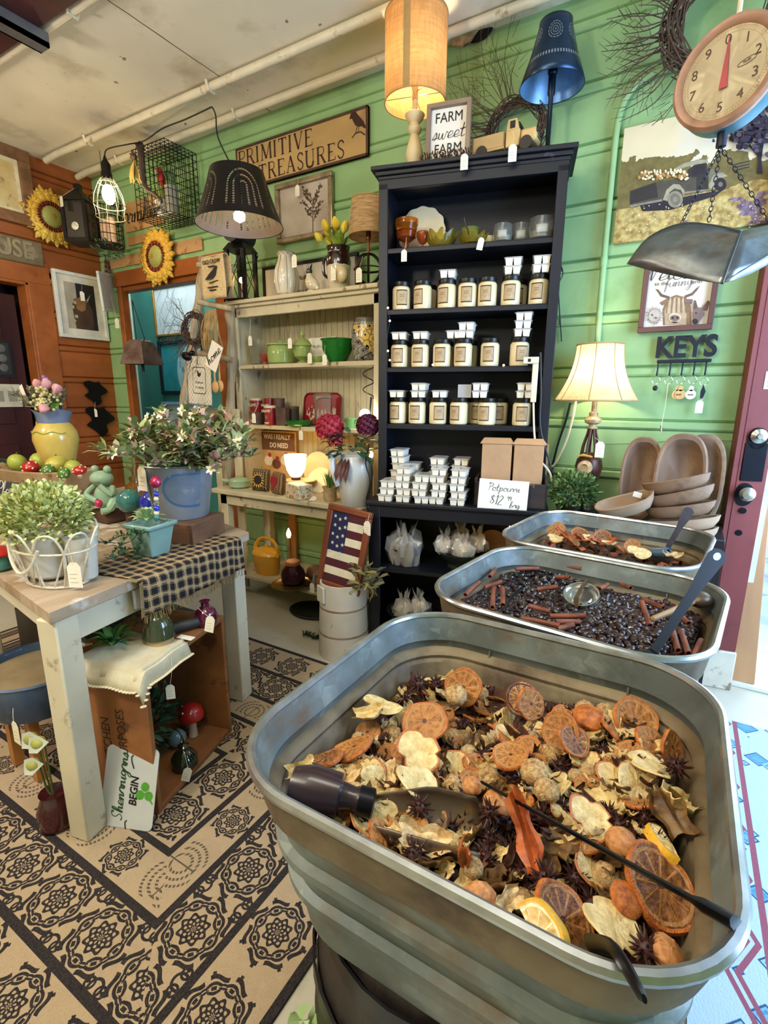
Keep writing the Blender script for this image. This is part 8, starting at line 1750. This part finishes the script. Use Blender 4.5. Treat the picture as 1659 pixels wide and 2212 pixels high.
# small old drawer box, galvanised bucket and its flowers
bxw=mat('old_drawer_wood','6A4A34',.6,var=.3,scale=6,st=(.4,1,2),bump=.2)
t=T('drawer_box','old brown dovetailed drawer box under the galvanised flower bucket','box',tb_(410,1172)+V((-.07,.05,0)),R(16))
m=MB();m.box(-.10,.10,-.11,.11,0,.085);m.build('body',bxw,t,bevel=.003);bz=t.location
for s in (-1,1):MB().box(s*.094-.006,s*.094+.006,-.113,-.109,.004,.082).build('dovetail_edge',edge,t)
def bucket_paint(nt,co,col):
    sx=nt.nodes.new('ShaderNodeSeparateXYZ');nt.links.new(co,sx.inputs[0]);e=X(nt,x=sx.outputs[0],y=sx.outputs[1],z=sx.outputs[2],n=noise_n(nt,co,20,3));e('sqrt((x-.115)*(x-.115)+(z-.12)*(z-.12))','r');return mixc(nt,e('lt(y,0)*lt(r,.07)*gt(n,.38)*(.35+.5*gt(r,.06))'),col,'3E6A94')
bp_=bz+V((-.04,.01,.0855));t=T('flower_bucket','galvanised bucket with blue stamp full of artificial flowers on the table','bucket',bp_)
MB().lathe([(.10,0),(.104,.004),(.135,.205),(.138,.212),(.133,.212),(.10,.01),(.001,.01)],40).build('body',mat('grey_bucket_zinc','868A8C',.5,.15,var=.2,scale=8,paint=bucket_paint),t);MB().tube([(-.02+.0*k,-.104-.031*k,.006+.2*k) for k in (0,.5,1)],.003,6).build('seam',rim_m,t);MB().tube([(.137*cos(2*PI*k/36),.137*sin(2*PI*k/36),.212) for k in range(36)],.004,6,0,None,True).build('rolled_rim',rim_m,t)
g=random.Random(21);sage=[mat('sage_leaf','98A46E',.5,var=.2),mat('sage_pale','C0C492',.5,var=.2),mat('olive_leaf','78884E',.5,var=.2),mat('dusty_pink_leaf','CBA294',.5,var=.2)]
m=MB()
def spray(m,p,d,L,n,lw,mats,gr=.25):
    d=V(d).normalized();P=smooth_path([p,V(p)+d*L*.5,V(p)+d*L+V((0,0,-gr*L*.5))],5);m.tube(P,.0022,4,2 if mats > 2 else 0)
    for k in range(n):q=P[min(len(P)-1,int(len(P)*(.25+.75*k/n)))];leaf(m,q,(g.uniform(-1,1)+d.x*.6,g.uniform(-1,1)+d.y*.6,g.uniform(-.2,1)),V((0,0,1)),lw*g.uniform(.7,1.2),lw*.36,g.randrange(mats),.2)
    return P[-1]
tips=[spray(m,(.05+.04*cos(k),.04*sin(k),.20),(g.uniform(-.1,1.3),g.uniform(-.9,.4),g.uniform(.15,1.0)),g.uniform(.16,.30),44,.062,4) for k in range(40)];m.build('foliage',sage,t)
m=MB();[spray(m,(-.06,0,.20),(g.uniform(-1,.1),g.uniform(-.8,.3),g.uniform(.4,1)),g.uniform(.12,.20),6,.10,2,.1) for k in range(20)];m.build('foliage',[tulip_ := mat('lily_leaf','7A8E52',.45,var=.2),mat('lily_leaf_dark','566C40',.45,var=.2)],t)
petal=mat('white_petal','E4E0D4',.5,var=.05);yc=mat('yellow_eye','C9B04A',.5)
def daisy(t,c,d,s,nm='white_flower'):
    d=V(d).normalized();u=d.orthogonal().normalized();v=d.cross(u);m=MB();[leaf(m,c,u*cos(k*PI/3)+v*sin(k*PI/3)+d*.15,d,s,s*.5,0,.1) for k in range(6)];m.sphere(s*.22,8,1,TR(V(c)+d*s*.1));m.build(nm,[petal,yc],t)
for k,q in enumerate(tips):
    if k % 3 == 0:daisy(t,q+V((0,-.01,.01)),(.2,-1,.4),.026)
for k in range(9):daisy(t,(-.14+.03*(k % 4),-.05-.03*(k % 3),.29+.035*(k % 4)),(-.2,-1,.5),.022)
o=MB().tube(smooth_path([(-.10,-.07,.23),(-.09,-.09,.29),(-.05,-.10,.31),(-.01,-.09,.29),(-.01,-.07,.22)],6),.016,8,flat=.6).build('handle',mat('cream_enamel_handle','D6D0BC',.3,coat=.4),t)
price_tag(bp_+V((-.015,-.15,.205)),bp_+V((-.01,-.135,.26)),'large white price tag hanging on the front of the flower bucket',.055)
# white wire basket with boxwood in white pot
wht=mat('white_twisted_wire','CFC8B2',.5,.1,var=.12,scale=60,bump=.5,bs=200);c=tb_(128,1250);t=T('wire_basket','white twisted wire basket holding two white pots at the table corner','basket',c,R(-4))
rx_,ry_=.145,.095;E=lambda a,k,z:V((rx_*k*cos(a),ry_*k*sin(a),z))
m=MB();m.tube([E(2*PI*j/40,.82,.006) for j in range(40)],.0045,6,0,None,True);m.tube([E(2*PI*j/40,1.08,.115) for j in range(40)],.0035,6,0,None,True);m.build('rings',wht,t)
m=MB()
for k in range(9):
    a0=2*PI*k/9;m.tube(smooth_path([E(a0-.30,.82,.006),E(a0-.36,1.05,.10),E(a0-.2,1.16,.16),E(a0,1.19,.175),E(a0+.2,1.16,.16),E(a0+.36,1.05,.10),E(a0+.30,.82,.006)],5),.0035,6)
    m.tube([E(a0,.82,.006),E(a0+.35,1.08,.115)],.003,5)
m.build('loops',wht,t)
m=MB();m.tube(smooth_path([E(-1.9,1.12,.13),E(-1.7,1.15,.08),E(-1.4,1.17,.055),E(-1.1,1.15,.08),E(-.9,1.12,.13)],6),.005,6);m.build('handle',wht,t)
whpot=mat('white_glazed_pot','C6C2B4',.35,var=.08,coat=.3);pt=c+V((-.035,-.0,.008))
t=T('boxwood_plant','pale green boxwood plant in a white pot inside the wire basket','plant',pt);MB().lathe([(.05,0),(.062,.01),(.082,.13),(.086,.135),(.08,.135),(.001,.12)],30,0,None,True,lambda p,a,i:(p[0]*(1+.015*cos(16*a)),p[1]*(1+.015*cos(16*a)),p[2])).build('pot',whpot,t)
pale_g=[mat('pale_lime_leaf','DADC9C',.5,var=.12),mat('lime_leaf','C2C87C',.5,var=.12),mat('moss_leaf','8E9A54',.5,var=.2)];m=MB();bush(m,(0,0,.185),.135,.12,.105,2600,.020,.013,3,random.Random(5),-.35);m.build('foliage',pale_g,t)
t=T('white_pot','second white pot at the doorway side of the wire basket','pot',c+V((.085,.035,.008)));MB().lathe([(.03,0),(.036,.006),(.046,.13),(.048,.135),(.044,.135),(.001,.11)],26).build('pot',whpot,t)
price_tag(c+V((.155,-.03,.08)),c+V((.14,-.03,.13)),'long white price tag hanging on the wire basket',.045,.5)
# succulent in square celadon pot, bead stake, vine
c=tb_(322,1205)+V((-.02,.03,.004));t=T('succulent_plant','succulent rosette in a square celadon pot on the plaid runner','plant',c,R(8));cel=mat('celadon_pot','7FA096',.3,var=.08,coat=.5)
sq=lambda h,z:[(-h,-h,z),(h,-h,z),(h,h,z),(-h,h,z)]
m=MB();hs2=[(.040,0),(.041,.004),(.056,.10),(.065,.104),(.066,.118),(.058,.12),(.054,.105)]
m.add([q for h,z in hs2 for q in sq(h,z)],[(4*i+j,4*i+(j+1) % 4,4*i+4+(j+1) % 4,4*i+4+j) for i in range(6) for j in range(4)]+[(3,2,1,0),(24,25,26,27)]);m.build('pot',cel,t,bevel=.004)
suc=[mat('succulent_mint','9CC08C',.4,var=.12),mat('succulent_tip','B4CC9A',.4)];m=MB()
for L,(n,tl,ln) in enumerate(((8,.25,.062),(8,.6,.052),(6,1.1,.042),(5,2,.03))):
    for k in range(n):a=2*PI*k/n+L*.4;leaf(m,(-.01+.006*cos(a),.006*sin(a),.118+.008*L),(cos(a),sin(a),tl),V((0,0,1)),ln,.024,L % 2,.3)
m.build('rosette',suc,t)
gls=mat('cobalt_glass','2038C8',.06,var=.3,trans=.2,coat=.6);tgl=mat('teal_glass','2E8480',.06,var=.3,trans=.4,coat=.6,c2='5AA8A0',scale=16)
t=T('beaded_stake','beaded garden stake with red rose bead rising from the celadon pot','garden stake',c+V((.04,.0,.11)))
for k,(ma,r) in enumerate(((clear_g,.009),(tgl,.012),(creamlid,.010),(gls,.011),(clear_g,.010),(creamlid,.009),(gls,.009),(clear_g,.008))):MB().sphere(r,10,0,TR((.002*k,0,.012+.017*k))).build('bead',ma,t)
MB().sphere(.018,12,0,TR((.016,0,.158)),warp=crumb).build('rose_bead',mat('rose_red','B01E4E',.3,coat=.5),t)
p=tb_(262,1215);t=T('trailing_vine','dark green trailing vine between the wire basket and celadon pot','plant',p);m=MB();g=random.Random(8)
for k in range(12):spray(m,(g.uniform(-.03,.02),g.uniform(-.0,.10),g.uniform(.01,.09)),(g.uniform(-.3,.7),g.uniform(-1,.5),g.uniform(-.2,.4)),.09,16,.024,2,.5)
m.build('foliage',box_g[:2],t)
# frog, bottle, glass balls
frog=mat('celadon_frog','8FAE92',.45,var=.1);p=tb_(222,1128)+V((0,.03,0))
o=MB().box(-.07,.07,-.05,.05,0,.055).build('dark_log',edge,bevel=.01);o.location=p;tag(o,'dark wood block the green frog figurine sits on','block')
t=T('frog_figurine','pale green ceramic frog figurine with hand on chin','figurine',p+V((0,0,.055)),.35);t.scale=(1.2,1.2,1.25);m=MB();m.sphere(.05,18,0,TR((0,0,.045),s=(.9,.75,1)));m.sphere(.040,18,0,TR((0,-.012,.115),s=(1.05,.95,.72)));m.build('body',frog,t)
for s in (-1,1):
    MB().sphere(.014,12,0,TR((s*.026,-.010,.148))).build('eye',frog,t);MB().tube(smooth_path([(s*.04,0,.03),(s*.062,-.04,.035),(s*.05,-.055,.012),(s*.035,-.075,.008)],4),[.02]*4+[.016]*4+[.012]*4+[.012],8).build('leg',frog,t)
MB().tube(smooth_path([(.04,-.01,.085),(.055,-.04,.065),(.02,-.05,.095)],4),.010,8).build('arm',frog,t);MB().tube(smooth_path([(-.04,-.01,.085),(-.045,-.045,.06),(-.0,-.05,.04)],4),.010,8).build('arm',frog,t)
MB().tube([(-.02,-.047,.108),(0,-.051,.106),(.02,-.047,.108)],.0015,5).build('mouth',mat('frog_line','5E7A66',.6),t);MB().sphere(.014,10,0,TR((.02,-.065,.035))).build('red_bow',mat('rose_red','B01E4E'),t)
p=tb_(282,1085)+V((-.02,.05,0));t=T('mister_bottle','amber glass plant mister with brass pump behind the glass balls','bottle',p);brs=mat('aged_brass','8A7244',.3,.8,var=.2)
MB().lathe([(.04,0),(.052,.01),(.055,.06),(.048,.085),(.026,.10),(.024,.115),(.001,.115)],28).build('glass',mat('amber_bottle','8A5E24',.06,trans=.5,coat=.5),t);m=MB();m.lathe([(.028,.112),(.028,.13),(.012,.135),(.011,.18),(.005,.182),(.005,.225),(.017,.228),(.017,.232),(.001,.233)],18);m.tube([(0,0,.155),(-.05,-.01,.185)],.005,8);m.sphere(.008,8,0,TR((-.052,-.01,.187)));m.build('pump',brs,t)
for px,py,r,ma,lab,dx in ((279,1082,.052,tgl,'teal crackle glass ball on the table beside the frog',-.03),(332,1086,.056,gls,'cobalt blue glass ball on the table behind the succulent',-.02)):
    q=tb_(px,py,ZT3+.09);q=CAM+(q-CAM)*.93;h_=q.z-ZT3-r;t=T('glass_ball',lab,'glass ball',V((q.x,q.y,ZT3)));MB().cyl(.02,0,h_+.005,14).build('stand',edge,t);MB().sphere(r,22,0,TR((0,0,h_+r))).build('ball',ma,t)
# dough bowl with fruit and mushrooms, chalkboard, yellow pitcher, green book
c=tb_(92,1075)+V((0,.05,0));D0=dbowl(.74,.26,.15,TR(c+V((-.04,-.01,0)),rz=R(8)),'long pale dough bowl of artificial fruit and mushrooms on the table',mat('dough_tan','A48A66',.55,var=.2,scale=5,worn='6E5638',ws=8))
def fruit(px,py,r,ma,lab,cat,nm,sz=.85,dots=0,rx=0,dy=0):
    q=ay(px,py,c.y-.02+dy);t=T(nm,lab,cat,q);m=MB();m.sphere(r,18,0,TR(rx=rx),sz=sz);m.build('cap' if dots else 'flesh',ma,t)
    if dots:
        for k in range(9):a=k*2.4;z=.1+.09*k;d=V((math.sqrt(1-z*z)*cos(a),math.sqrt(1-z*z)*sin(a)-.2,z)).normalized();MB().sphere(r*.13,8,0,TR(Matrix.Rotation(rx,3,'X') @ V((d.x*r,d.y*r,d.z*r*sz)))).build('spot',petal,t)
        MB().tube([(0,r*.2,-r*.1),(r*.5,-r*.4,-r*.9)],r*.3,8).build('stem',creamlid,t)
    else:MB().tube([(0,0,r*sz*.85),(.008,0,r*sz*1.15)],.004,6).build('stem',stem_m,t)
pearm=mat('pear_green','A8B046',.35,var=.15,scale=6);grs=mat('mushroom_green','4E7A2C',.3,coat=.4);reds=mat('mushroom_red','B0221E',.3,coat=.4)
fruit(38,1000,.05,pearm,'green pear, hidden edge end of the fruit dough bowl','pear','pear',1.1,0,.6);fruit(12,1012,.045,pearm,'green pear at the frame end of the fruit dough bowl','pear','pear',1.1,0,1.2);fruit(85,996,.05,pearm,'yellow green pear behind the red mushroom in the bowl','pear','pear',1,0,.3,.06);fruit(122,1003,.06,mat('mango_yellow','B9AE4A',.35,var=.2),'large yellow green mango in the middle of the fruit bowl','mango','mango',.8,0,.4,.05);fruit(158,1010,.042,pearm,'small green pear beside the red mushroom near the frog','pear','pear',1,0,.3,.05)
fruit(66,1010,.045,reds,'red spotted mushroom in the middle of the fruit dough bowl','mushroom','mushroom',.85,1,.5,-.04);fruit(172,1016,.035,reds,'red spotted mushroom at the frog end of the fruit dough bowl','mushroom','mushroom',.7,1,.3,-.02);fruit(104,1016,.036,grs,'round dark green spotted mushroom beside the red mushroom','mushroom','mushroom',.9,1,.6,-.05);fruit(138,1023,.034,grs,'bright green spotted mushroom at the front of the fruit bowl','mushroom','mushroom',.8,1,1.0,-.07)
slate=mat('chalk_slate','2E3238',.7,var=.15,scale=6);chalk=mat('white_chalk','D6D6D0',.8);q=tb_(35,1130)
t=T('chalkboard_sign','slate chalkboard sign asking please gather, before the fruit dough bowl','sign',M=TR((q.x,q.y,ZT3+.095),rx=-.18,rz=R(8)));MB().box(-.20,.07,-.008,0,-.095,.09).build('board',slate,t,bevel=.003);m=MB()
G=lambda x,z:TR((x,-.0088,z),rx=PI/2);script_mb(m,'Please',.065,G(-.015,.045),0,.07);text_mb(m,'GATHER',.046,G(.02,-.012),0,0,.0004,.9);text_mb(m,'CLOSE',.046,G(.02,-.058),0,0,.0004,.9);m.build('chalk_writing',chalk,t)
q=ay(130,1012,1.56);o=MB().box(-.13,.13,-.10,.10,ZT3,q.z).build('riser_box',edge,bevel=.004);o.location=(q.x,q.y,0);tag(o,'dark wooden riser box under the yellow pitcher behind the fruit','box');t=T('pitcher','yellow ceramic pitcher with blue rim holding pink tulips and berries','pitcher',q);ylw=mat('butter_glaze','CDB45A',.25,var=.06,coat=.6)
MB().lathe([(.07,0),(.078,.01),(.10,.09),(.118,.17),(.112,.22),(.09,.255),(.08,.268),(.001,.268)],36).build('body',ylw,t);MB().lathe([(.080,.266),(.084,.28),(.088,.31),(.102,.335),(.098,.337),(.08,.30),(.07,.26)],36,0,None,False,lambda p,a,i:(p[0]*(1+.05*cos(2*a+2)),p[1],p[2]+.008*cos(3*a)*(i > 1))).build('collar',mat('dusty_blue_glaze','7484A0',.25,var=.1,coat=.6),t);MB().tube(smooth_path([(-.085,0,.30),(-.13,-.02,.27),(-.135,-.02,.19),(-.105,0,.13)],6),.012,8).build('handle',ylw,t)
MB().tube([(.113*cos(a),.113*sin(a),.215+.006*sin(8*a)) for a in [-PI+PI*k/30 for k in range(31)]],.003,5).build('vine_relief',tleaf,t)
m=MB();g=random.Random(30);[spray(m,(.05*cos(k),.05*sin(k),.32),(g.uniform(-1,.5),g.uniform(-.8,.3),g.uniform(.2,.9)),g.uniform(.10,.19),18,.05,3) for k in range(17)];m.build('foliage',[mat('grey_sage','7E8060',.5,var=.2),mat('brown_sage','6A6448',.5,var=.2),mat('dusty_sage','95937A',.5,var=.2)],t)
m=MB();[m.sphere(.0085,7,0,TR((.05+g.uniform(-.07,.07),-.05+g.uniform(-.05,.05),.40+g.uniform(-.06,.07)))) for k in range(130)];m.build('berries',mat('cream_berry','CFC68E',.4,var=.15),t)
pk=mat('pink_tulip','D49AA0',.5,var=.1)
for q_,d in (((.085,-.05,.455),(.4,-.3,1)),((.13,-.03,.44),(.8,-.2,.6)),((.10,-.08,.36),(.6,-.6,-.3)),((-.02,-.04,.45),(-.2,-.2,1))):tulip(t,q_,d,pk,.026)
m=MB();[leaf(m,(.08,-.04,.33+.02*k),(1,-.2,.5-.3*k),V((0,0,1)),.13,.03,0,.2) for k in range(3)];m.build('foliage',mat('tulip_green','5E9A3C',.4,var=.15),t);m=MB();[m.sphere(.009,7,0,TR((.0+.016*(k % 3),-.02,.50+.012*(k//3)))) for k in range(7)];m.build('lilac_sprig',mat('lilac_bloom','8A6EB0',.5),t)
o=MB().box(-.018,.018,-.001,.001,0,.085).build('plant_label',card);o.matrix_world=TR(q+V((-.15,-.06,.40)),ry=-.45);tag(o,'white slip label poking up beside the pitcher flowers','label')
q=ay(25,1000,1.42);q.z=ZT3;t=T('green_book','dark green book with printed dandelion standing beside the yellow pitcher','book',q+V((-.06,0,.0)),R(12));MB().box(-.12,.09,-.03,.0,0,.19).build('cover',mat('bottle_green','1E3A2E',.5,var=.15),t,bevel=.002);m=MB();m.prism([(.05+.03*cos(k*.45),.12+.03*sin(k*.45)) for k in range(14)],.0305,.031,0,TR(rx=PI/2));m.box(.042,.052,-.0312,-.030,.03,.10);m.build('dandelion',mat('print_green','3E8A58',.6),t);MB().box(.092,.10,-.03,.0,0,.19).build('pages',white_tr,t)
o=MB().box(-.02,.02,-.001,.001,-.10,0).build('yellow_card',mat('yellow_card','D2AE2E',.6));o.location=q+V((.075,-.05,.11));tag(o,'narrow yellow card standing between green book and pitcher','card')
q=tb_(4,1232);t=T('ceramic_mushroom','small teal and red ceramic mushroom at the table edge','ornament',q);MB().lathe([(.02,0),(.03,.01),(.03,.03),(.018,.05)],16).build('stem',tgl,t);MB().lathe([(.03,.05),(.038,.058),(.02,.08),(.001,.085)],18).build('cap',reds,t)
# ------------------------------------------------------------------ under the table: crate and goods
crw=mat('crate_wood','8E5A34',.55,var=.25,scale=4,st=(1,.3,1),c2='A8703E',worn='5E3A22',ws=7,bump=.15)
CR=TR((-1.30,.796,0.009),rz=R(15.6));W_,Dp,Hc=.43,.33,.50
t=T('wooden_crate','stencilled wooden crate on its end under the table','crate',M=CR)
MB().box(-Dp,0,0,.018,0,Hc).build('side_board',crw,t,bevel=.002);MB().box(-Dp,0,W_-.018,W_,0,Hc).build('side_board',crw,t,bevel=.002);MB().box(-Dp,-.002,.018,W_-.018,0,.02).build('end_board',crw,t,bevel=.002);MB().box(-Dp,-.002,.018,W_-.018,Hc-.02,Hc).build('end_board',crw,t,bevel=.002);MB().box(-Dp,-Dp+.012,.018,W_-.018,.02,Hc-.02).build('back_board',crw,t)
m=MB();
for s,tx,x in ((.12,'DOL',-.265),(.045,'KITCHEN',-.165),(.045,'ED PURPOSES',-.105)):text_mb(m,s and tx,s,TR((x,-.0006,.24),rx=PI/2) @ TR(rz=PI/2),0,0,.0004,.9)
m.build('stencil',mat('stencil_ink','3A2014',.7,var=.3),t)
def cr(px,py,z,dx=0):return az(px,py,z)
lace=mat('ivory_linen','CFC4A4',.9,var=.06,scale=30,bump=.3);t=T('lace_towel','folded ivory linen towel with lace edge on the stencilled crate','towel',M=CR)
def tow(u,v):
    x=-.25+.265*u;y=-.03+.235*v;z=Hc+.005+.003*sin(14*u)+.002*sin(11*v);
    if y < 0:z += y*1.6
    if x > 0:z -= x*3
    return (x,y,z)
m=MB();m.grid(tow,20,20);m.grid(lambda u,v:V(tow(u*.96,.04+v*.94))+V((-.005,.004,.006)),20,20);m.build('cloth',lace,t,thick=.003);m=MB();[m.sphere(.007,7,0,TR(V(tow(1,k/26))+V((.004,0,0)),s=(1,1,.4))) for k in range(27)];[m.sphere(.007,7,0,TR(V(tow(k/22,0))+V((0,-.004,0)),s=(1,1,.4))) for k in range(23)];m.build('lace_edge',lace,t)
def on(px,py):return az(px,py,Hc+.02)
q=on(345,1385);t=T('glass_cloche','green glass cloche on a pale wooden disc on the lace towel','cloche',q);MB().cyl(.045,0,.02,24).build('wood_disc',mat('pale_disc_wood','B5956A',.5,var=.15),t);MB().lathe([(.052,.02),(.05,.03),(.045,.06),(.028,.09),(.012,.105),(.001,.108)],26,0,None,False).build('glass',mat('olive_glass','4A5238',.08,trans=.4,coat=.6),t)
q=on(245,1395);t=T('succulent_plant','spiky bright green succulent pick lying on the lace towel','plant',q);m=MB();g=random.Random(4);[leaf(m,(0,0,.0),(cos(k*2.4),sin(k*2.4),.25+.03*k),V((0,0,1)),.085,.022,k % 2,.25) for k in range(22)];m.build('foliage',[mat('agave_green','3E7A34',.4,var=.2),mat('agave_pale','6A9A4E',.4,var=.15)],t)
t=T('moss_sprig','dark feathery greenery at the back of the crate top','plant',on(285,1350));m=MB();bush(m,(-.02,.03,.03),.13,.08,.05,500,.03,.006,2,g,-.1);m.build('foliage',box_g[:2],t)
q=on(372,1365);o=MB().lathe([(.02,0),(.022,.004),(.019,.10),(.016,.102),(.013,.10),(.014,.01),(.001,.01)],18,0,TR(rx=0)).build('iron_pipe',mat('grey_iron','3A3634',.5,.3,var=.2));o.matrix_world=TR(q+V((0,0,.004)),ry=PI/2,rz=-.3+PI);o.matrix_world=align(q+V((0,0,.012)),on(425,1350)+V((0,0,.012)));tag(o,'short dark iron pipe lying on the crate top behind the towel','pipe')
q=on(440,1348);t=T('bud_vase','round maroon glass bud vase on the crate top','vase',q+V((-.01,.02,-.02)));MB().lathe([(.02,0),(.036,.012),(.042,.04),(.034,.065),(.014,.08),(.014,.095),(.019,.10),(.001,.095)],26).build('body',mat('maroon_glass','5A0E34',.08,trans=.25,coat=.7),t);price_tag(ay(455,1335,1.02),q+V((.0,-.02,.07)),'white price tag hanging from the maroon bud vase',.034,.4,.2)
q=on(180,1400);t=T('silver_bird','small silver bird ornament on the crate beside the table leg','ornament',q);MB().sphere(.02,12,0,TR((0,0,.02),s=(1.6,.8,.8))).build('body',ring_m,t);MB().tube([(.03,0,.022),(.055,0,.03)],[.008,.002],8).build('head',ring_m,t)
o=MB().box(-.03,.03,-.012,.012,0,.003).build('wood_chip',card,bevel=.001);o.matrix_world=TR(on(402,1378),rz=.2);tag(o,'white wooden tag lying flat at the crate edge','tag')
def fl(px,py):return az(px,py,.032)
q=fl(425,1592);t=T('mushroom','glossy red toadstool with tall pale stem standing inside the crate','mushroom',q+V((-.02,0,0)));MB().lathe([(.018,0),(.016,.03),(.013,.09)],18).build('stem',mat('pale_pink_stem','C9AE94',.4),t);MB().lathe([(.012,.082),(.045,.08),(.048,.092),(.04,.118),(.02,.134),(.001,.138)],28).build('cap',reds,t)
for k in range(7):a=k*2.4;MB().sphere(.004,6,0,t.matrix_basis @ TR() if 0 else TR((.034*cos(a),.034*sin(a)-.006,.120))).build('spot',petal,t)
price_tag(CR @ V((.005,.10,.40)),CR @ V((.012,.11,.50)),'white price tag on long string hanging before the crate opening',.03,.8)
q=fl(382,1622);t=T('glass_ornament','grey blue glass ball ornament lying on the crate floor','ornament',q+V((-.02,.02,0)));MB().sphere(.034,20,0,TR((0,0,.034))).build('ball',mat('grey_blue_glass','6E8A8E',.08,trans=.2,coat=.6),t);MB().tube([(.0345*cos(2*PI*k/24),0,.034+.0345*sin(2*PI*k/24)) for k in range(24)],.002,4,0,None,True).build('band',blk,t)
q=fl(400,1655);t=T('glass_ornament','dark green glass bottle ornament at the front of the crate floor','ornament',q);MB().lathe([(.03,0),(.045,.015),(.045,.04),(.03,.06),(.018,.07),(.02,.085),(.008,.095),(.001,.098)],26).build('body',mat('dark_olive_glass','20281A',.06,var=.3,trans=.2,coat=.8),t);MB().tube([(.012*cos(2*PI*k/16),0,.105+.012*sin(2*PI*k/16)) for k in range(16)],.002,4,0,None,True).build('hook',brs,t);price_tag(q+V((.065,-.035,.04)),q+V((.01,-.01,.08)),'white price tag tied to the dark green bottle ornament',.032,.6,.3)
t=T('trailing_vine','dark glossy greenery filling the back of the crate','plant',M=CR @ TR((-.22,.20,.03)));m=MB();bush(m,(0,0,.12),.08,.15,.13,420,.04,.014,2,g,-.8);m.build('foliage',[mat('deep_leaf','2C4A30'),box_g[0]],t)
# shenanigans sign
P0,P1=az(215,1780,.009),az(328,1797,.009);xd=(P1-P0).normalized();P3=apl(184,1610,P0,V((xd.y,-xd.x,.35)).normalized());zd=(P3-P0)
SG=frame_m(P0,xd,zd);w_,h_=(P1-P0).length,zd.length;t=T('tin_sign','pale tin sign reading shenanigans begin with a shamrock, leaning on the crate','sign',M=SG)
m=MB();m.prism([(x+w_/2,y+h_/2) for x,y in rrect(w_/2,h_/2,.018,4)],-.001,.002,0,TR(rx=PI/2));m.build('plate',mat('pale_tin_white','BFC2BE',.5,var=.05,worn='8A8A86',ws=7,wl=.66,wh=.75),t)
m=MB();G=lambda x,z:TR((x,-.0025,z),rx=PI/2) @ TR(rz=PI/2);script_mb(m,'Shenanigans',.037,G(w_*.36,h_*.50),0,.13);m2=G(w_*.60,h_*.46);text_mb(m,'BEGIN',.036,m2,1,.15,.0004,.85,.001)
for k in range(3):a=2*PI*k/3;el(m,G(w_*.80+.0,h_*.46),.017*cos(a),.017*sin(a),.014,.014,2,k)
ribbon(m,[(-.03,-.03),(0,0)],.005,G(w_*.80,h_*.46),2)
for s in (-1,1):ribbon(m,[(s*h_*.40+.02*math.cos(k)-.015,.006*sin(k*1.6)) for k in (0,.8,1.6,2.4,3.1)],.004,G(w_*.52,h_*.48),1)
m.build('lettering',[mat('shamrock_dark','2E4A2A',.6),blackp,mat('shamrock_green','4E9A2C',.6)],t)
# blue planter on stand, vase with callas
q=az(38,1700,.2);PX=ax(40,1530,-1.62);PX=az(45,1600,.30);t=T('planter','blue glazed planter bowl on a wooden stand behind the table leg','planter',(-1.87,.76,0));blu=mat('denim_glaze','3A4E68',.3,var=.2,coat=.5,scale=6)
MB().lathe([(.10,.24),(.15,.255),(.175,.32),(.18,.39),(.185,.395),(.176,.40),(.17,.39),(.15,.30),(.001,.28)],40).build('bowl',blu,t);MB().lathe([(.168,.37),(.001,.372)],30).build('soil',mat('tan_soil','7E6E50',.9,var=.2),t)
for k in range(4):a=PI/4+PI/2*k;MB().box(-.016,.016,-.016,.016,0.009,.26,0,TR((.11*cos(a),.11*sin(a),0))).build('stand_leg',mat('orange_batten','B07840'),t)
price_tag(az(32,1565,.33),az(28,1530,.37),'white price tag hanging on the blue glazed planter',.045)
q=az(112,1800,.009);t=T('vase','dark plum vase holding white calla pods beside the table leg','vase',q+V((-.02,.03,0)));MB().lathe([(.04,0),(.05,.01),(.052,.06),(.038,.10),(.034,.115),(.04,.12),(.001,.11)],26).build('body',mat('plum_glaze','3E1418',.2,var=.3,coat=.6),t)
for k,(dx,dz) in enumerate(((-.05,.28),(.02,.30),(-.01,.22))):
    e_=V((dx,-.01*k,dz));MB().tube(smooth_path([(0,0,.1),e_*.6,e_],4),.003,5).build('flower_stem',stem_m,t);MB().sphere(.02,12,0,TR(e_+V((-.005,-.012,.012)),s=(1.2,1,.9))).build('pod',mat('yellow_green_pod','9A9A4A',.5,var=.2),t);m=MB();leaf(m,e_+V((.03,0,.02)),(-1,-.3,-.3),V((0,-1,.3)),.075,.05,0,.35);m.build('calla_petal',mat('pale_calla','B9C0B4',.5,var=.1),t)
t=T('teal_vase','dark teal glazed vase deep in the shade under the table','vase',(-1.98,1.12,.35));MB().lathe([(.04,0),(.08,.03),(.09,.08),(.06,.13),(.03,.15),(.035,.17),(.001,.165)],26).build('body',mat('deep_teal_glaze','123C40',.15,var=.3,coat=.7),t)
MB().box(-2.6,-1.80,1.0,1.42,.009,.35).build('added_dark_chest',tb,bevel=.006);tag(D.objects['added_dark_chest'],'dark low chest added to deepen the shade under the display table','chest')  # made-up dark box that darkens the space below the tabletop

q=az(655,2205,.30);t=T('potted_sprig','little pale green sprig in a pot at the foot of the front tub','plant',(q.x,q.y,.009));MB().lathe([(.05,0),(.06,.18),(.055,.18),(.001,.17)],20).build('pot',edge,t);m=MB();g=random.Random(2);[leaf(m,(.02*cos(k),.02*sin(k),.17+.1*(k % 4)/3),(cos(k*2.4),sin(k*2.4),.7),V((0,0,1)),.035,.02,0,.25) for k in range(26)];m.tube([(0,0,.16),(0,0,.29)],.003,5);m.build('foliage',mat('pale_sprig','9AB478',.45,var=.15),t)
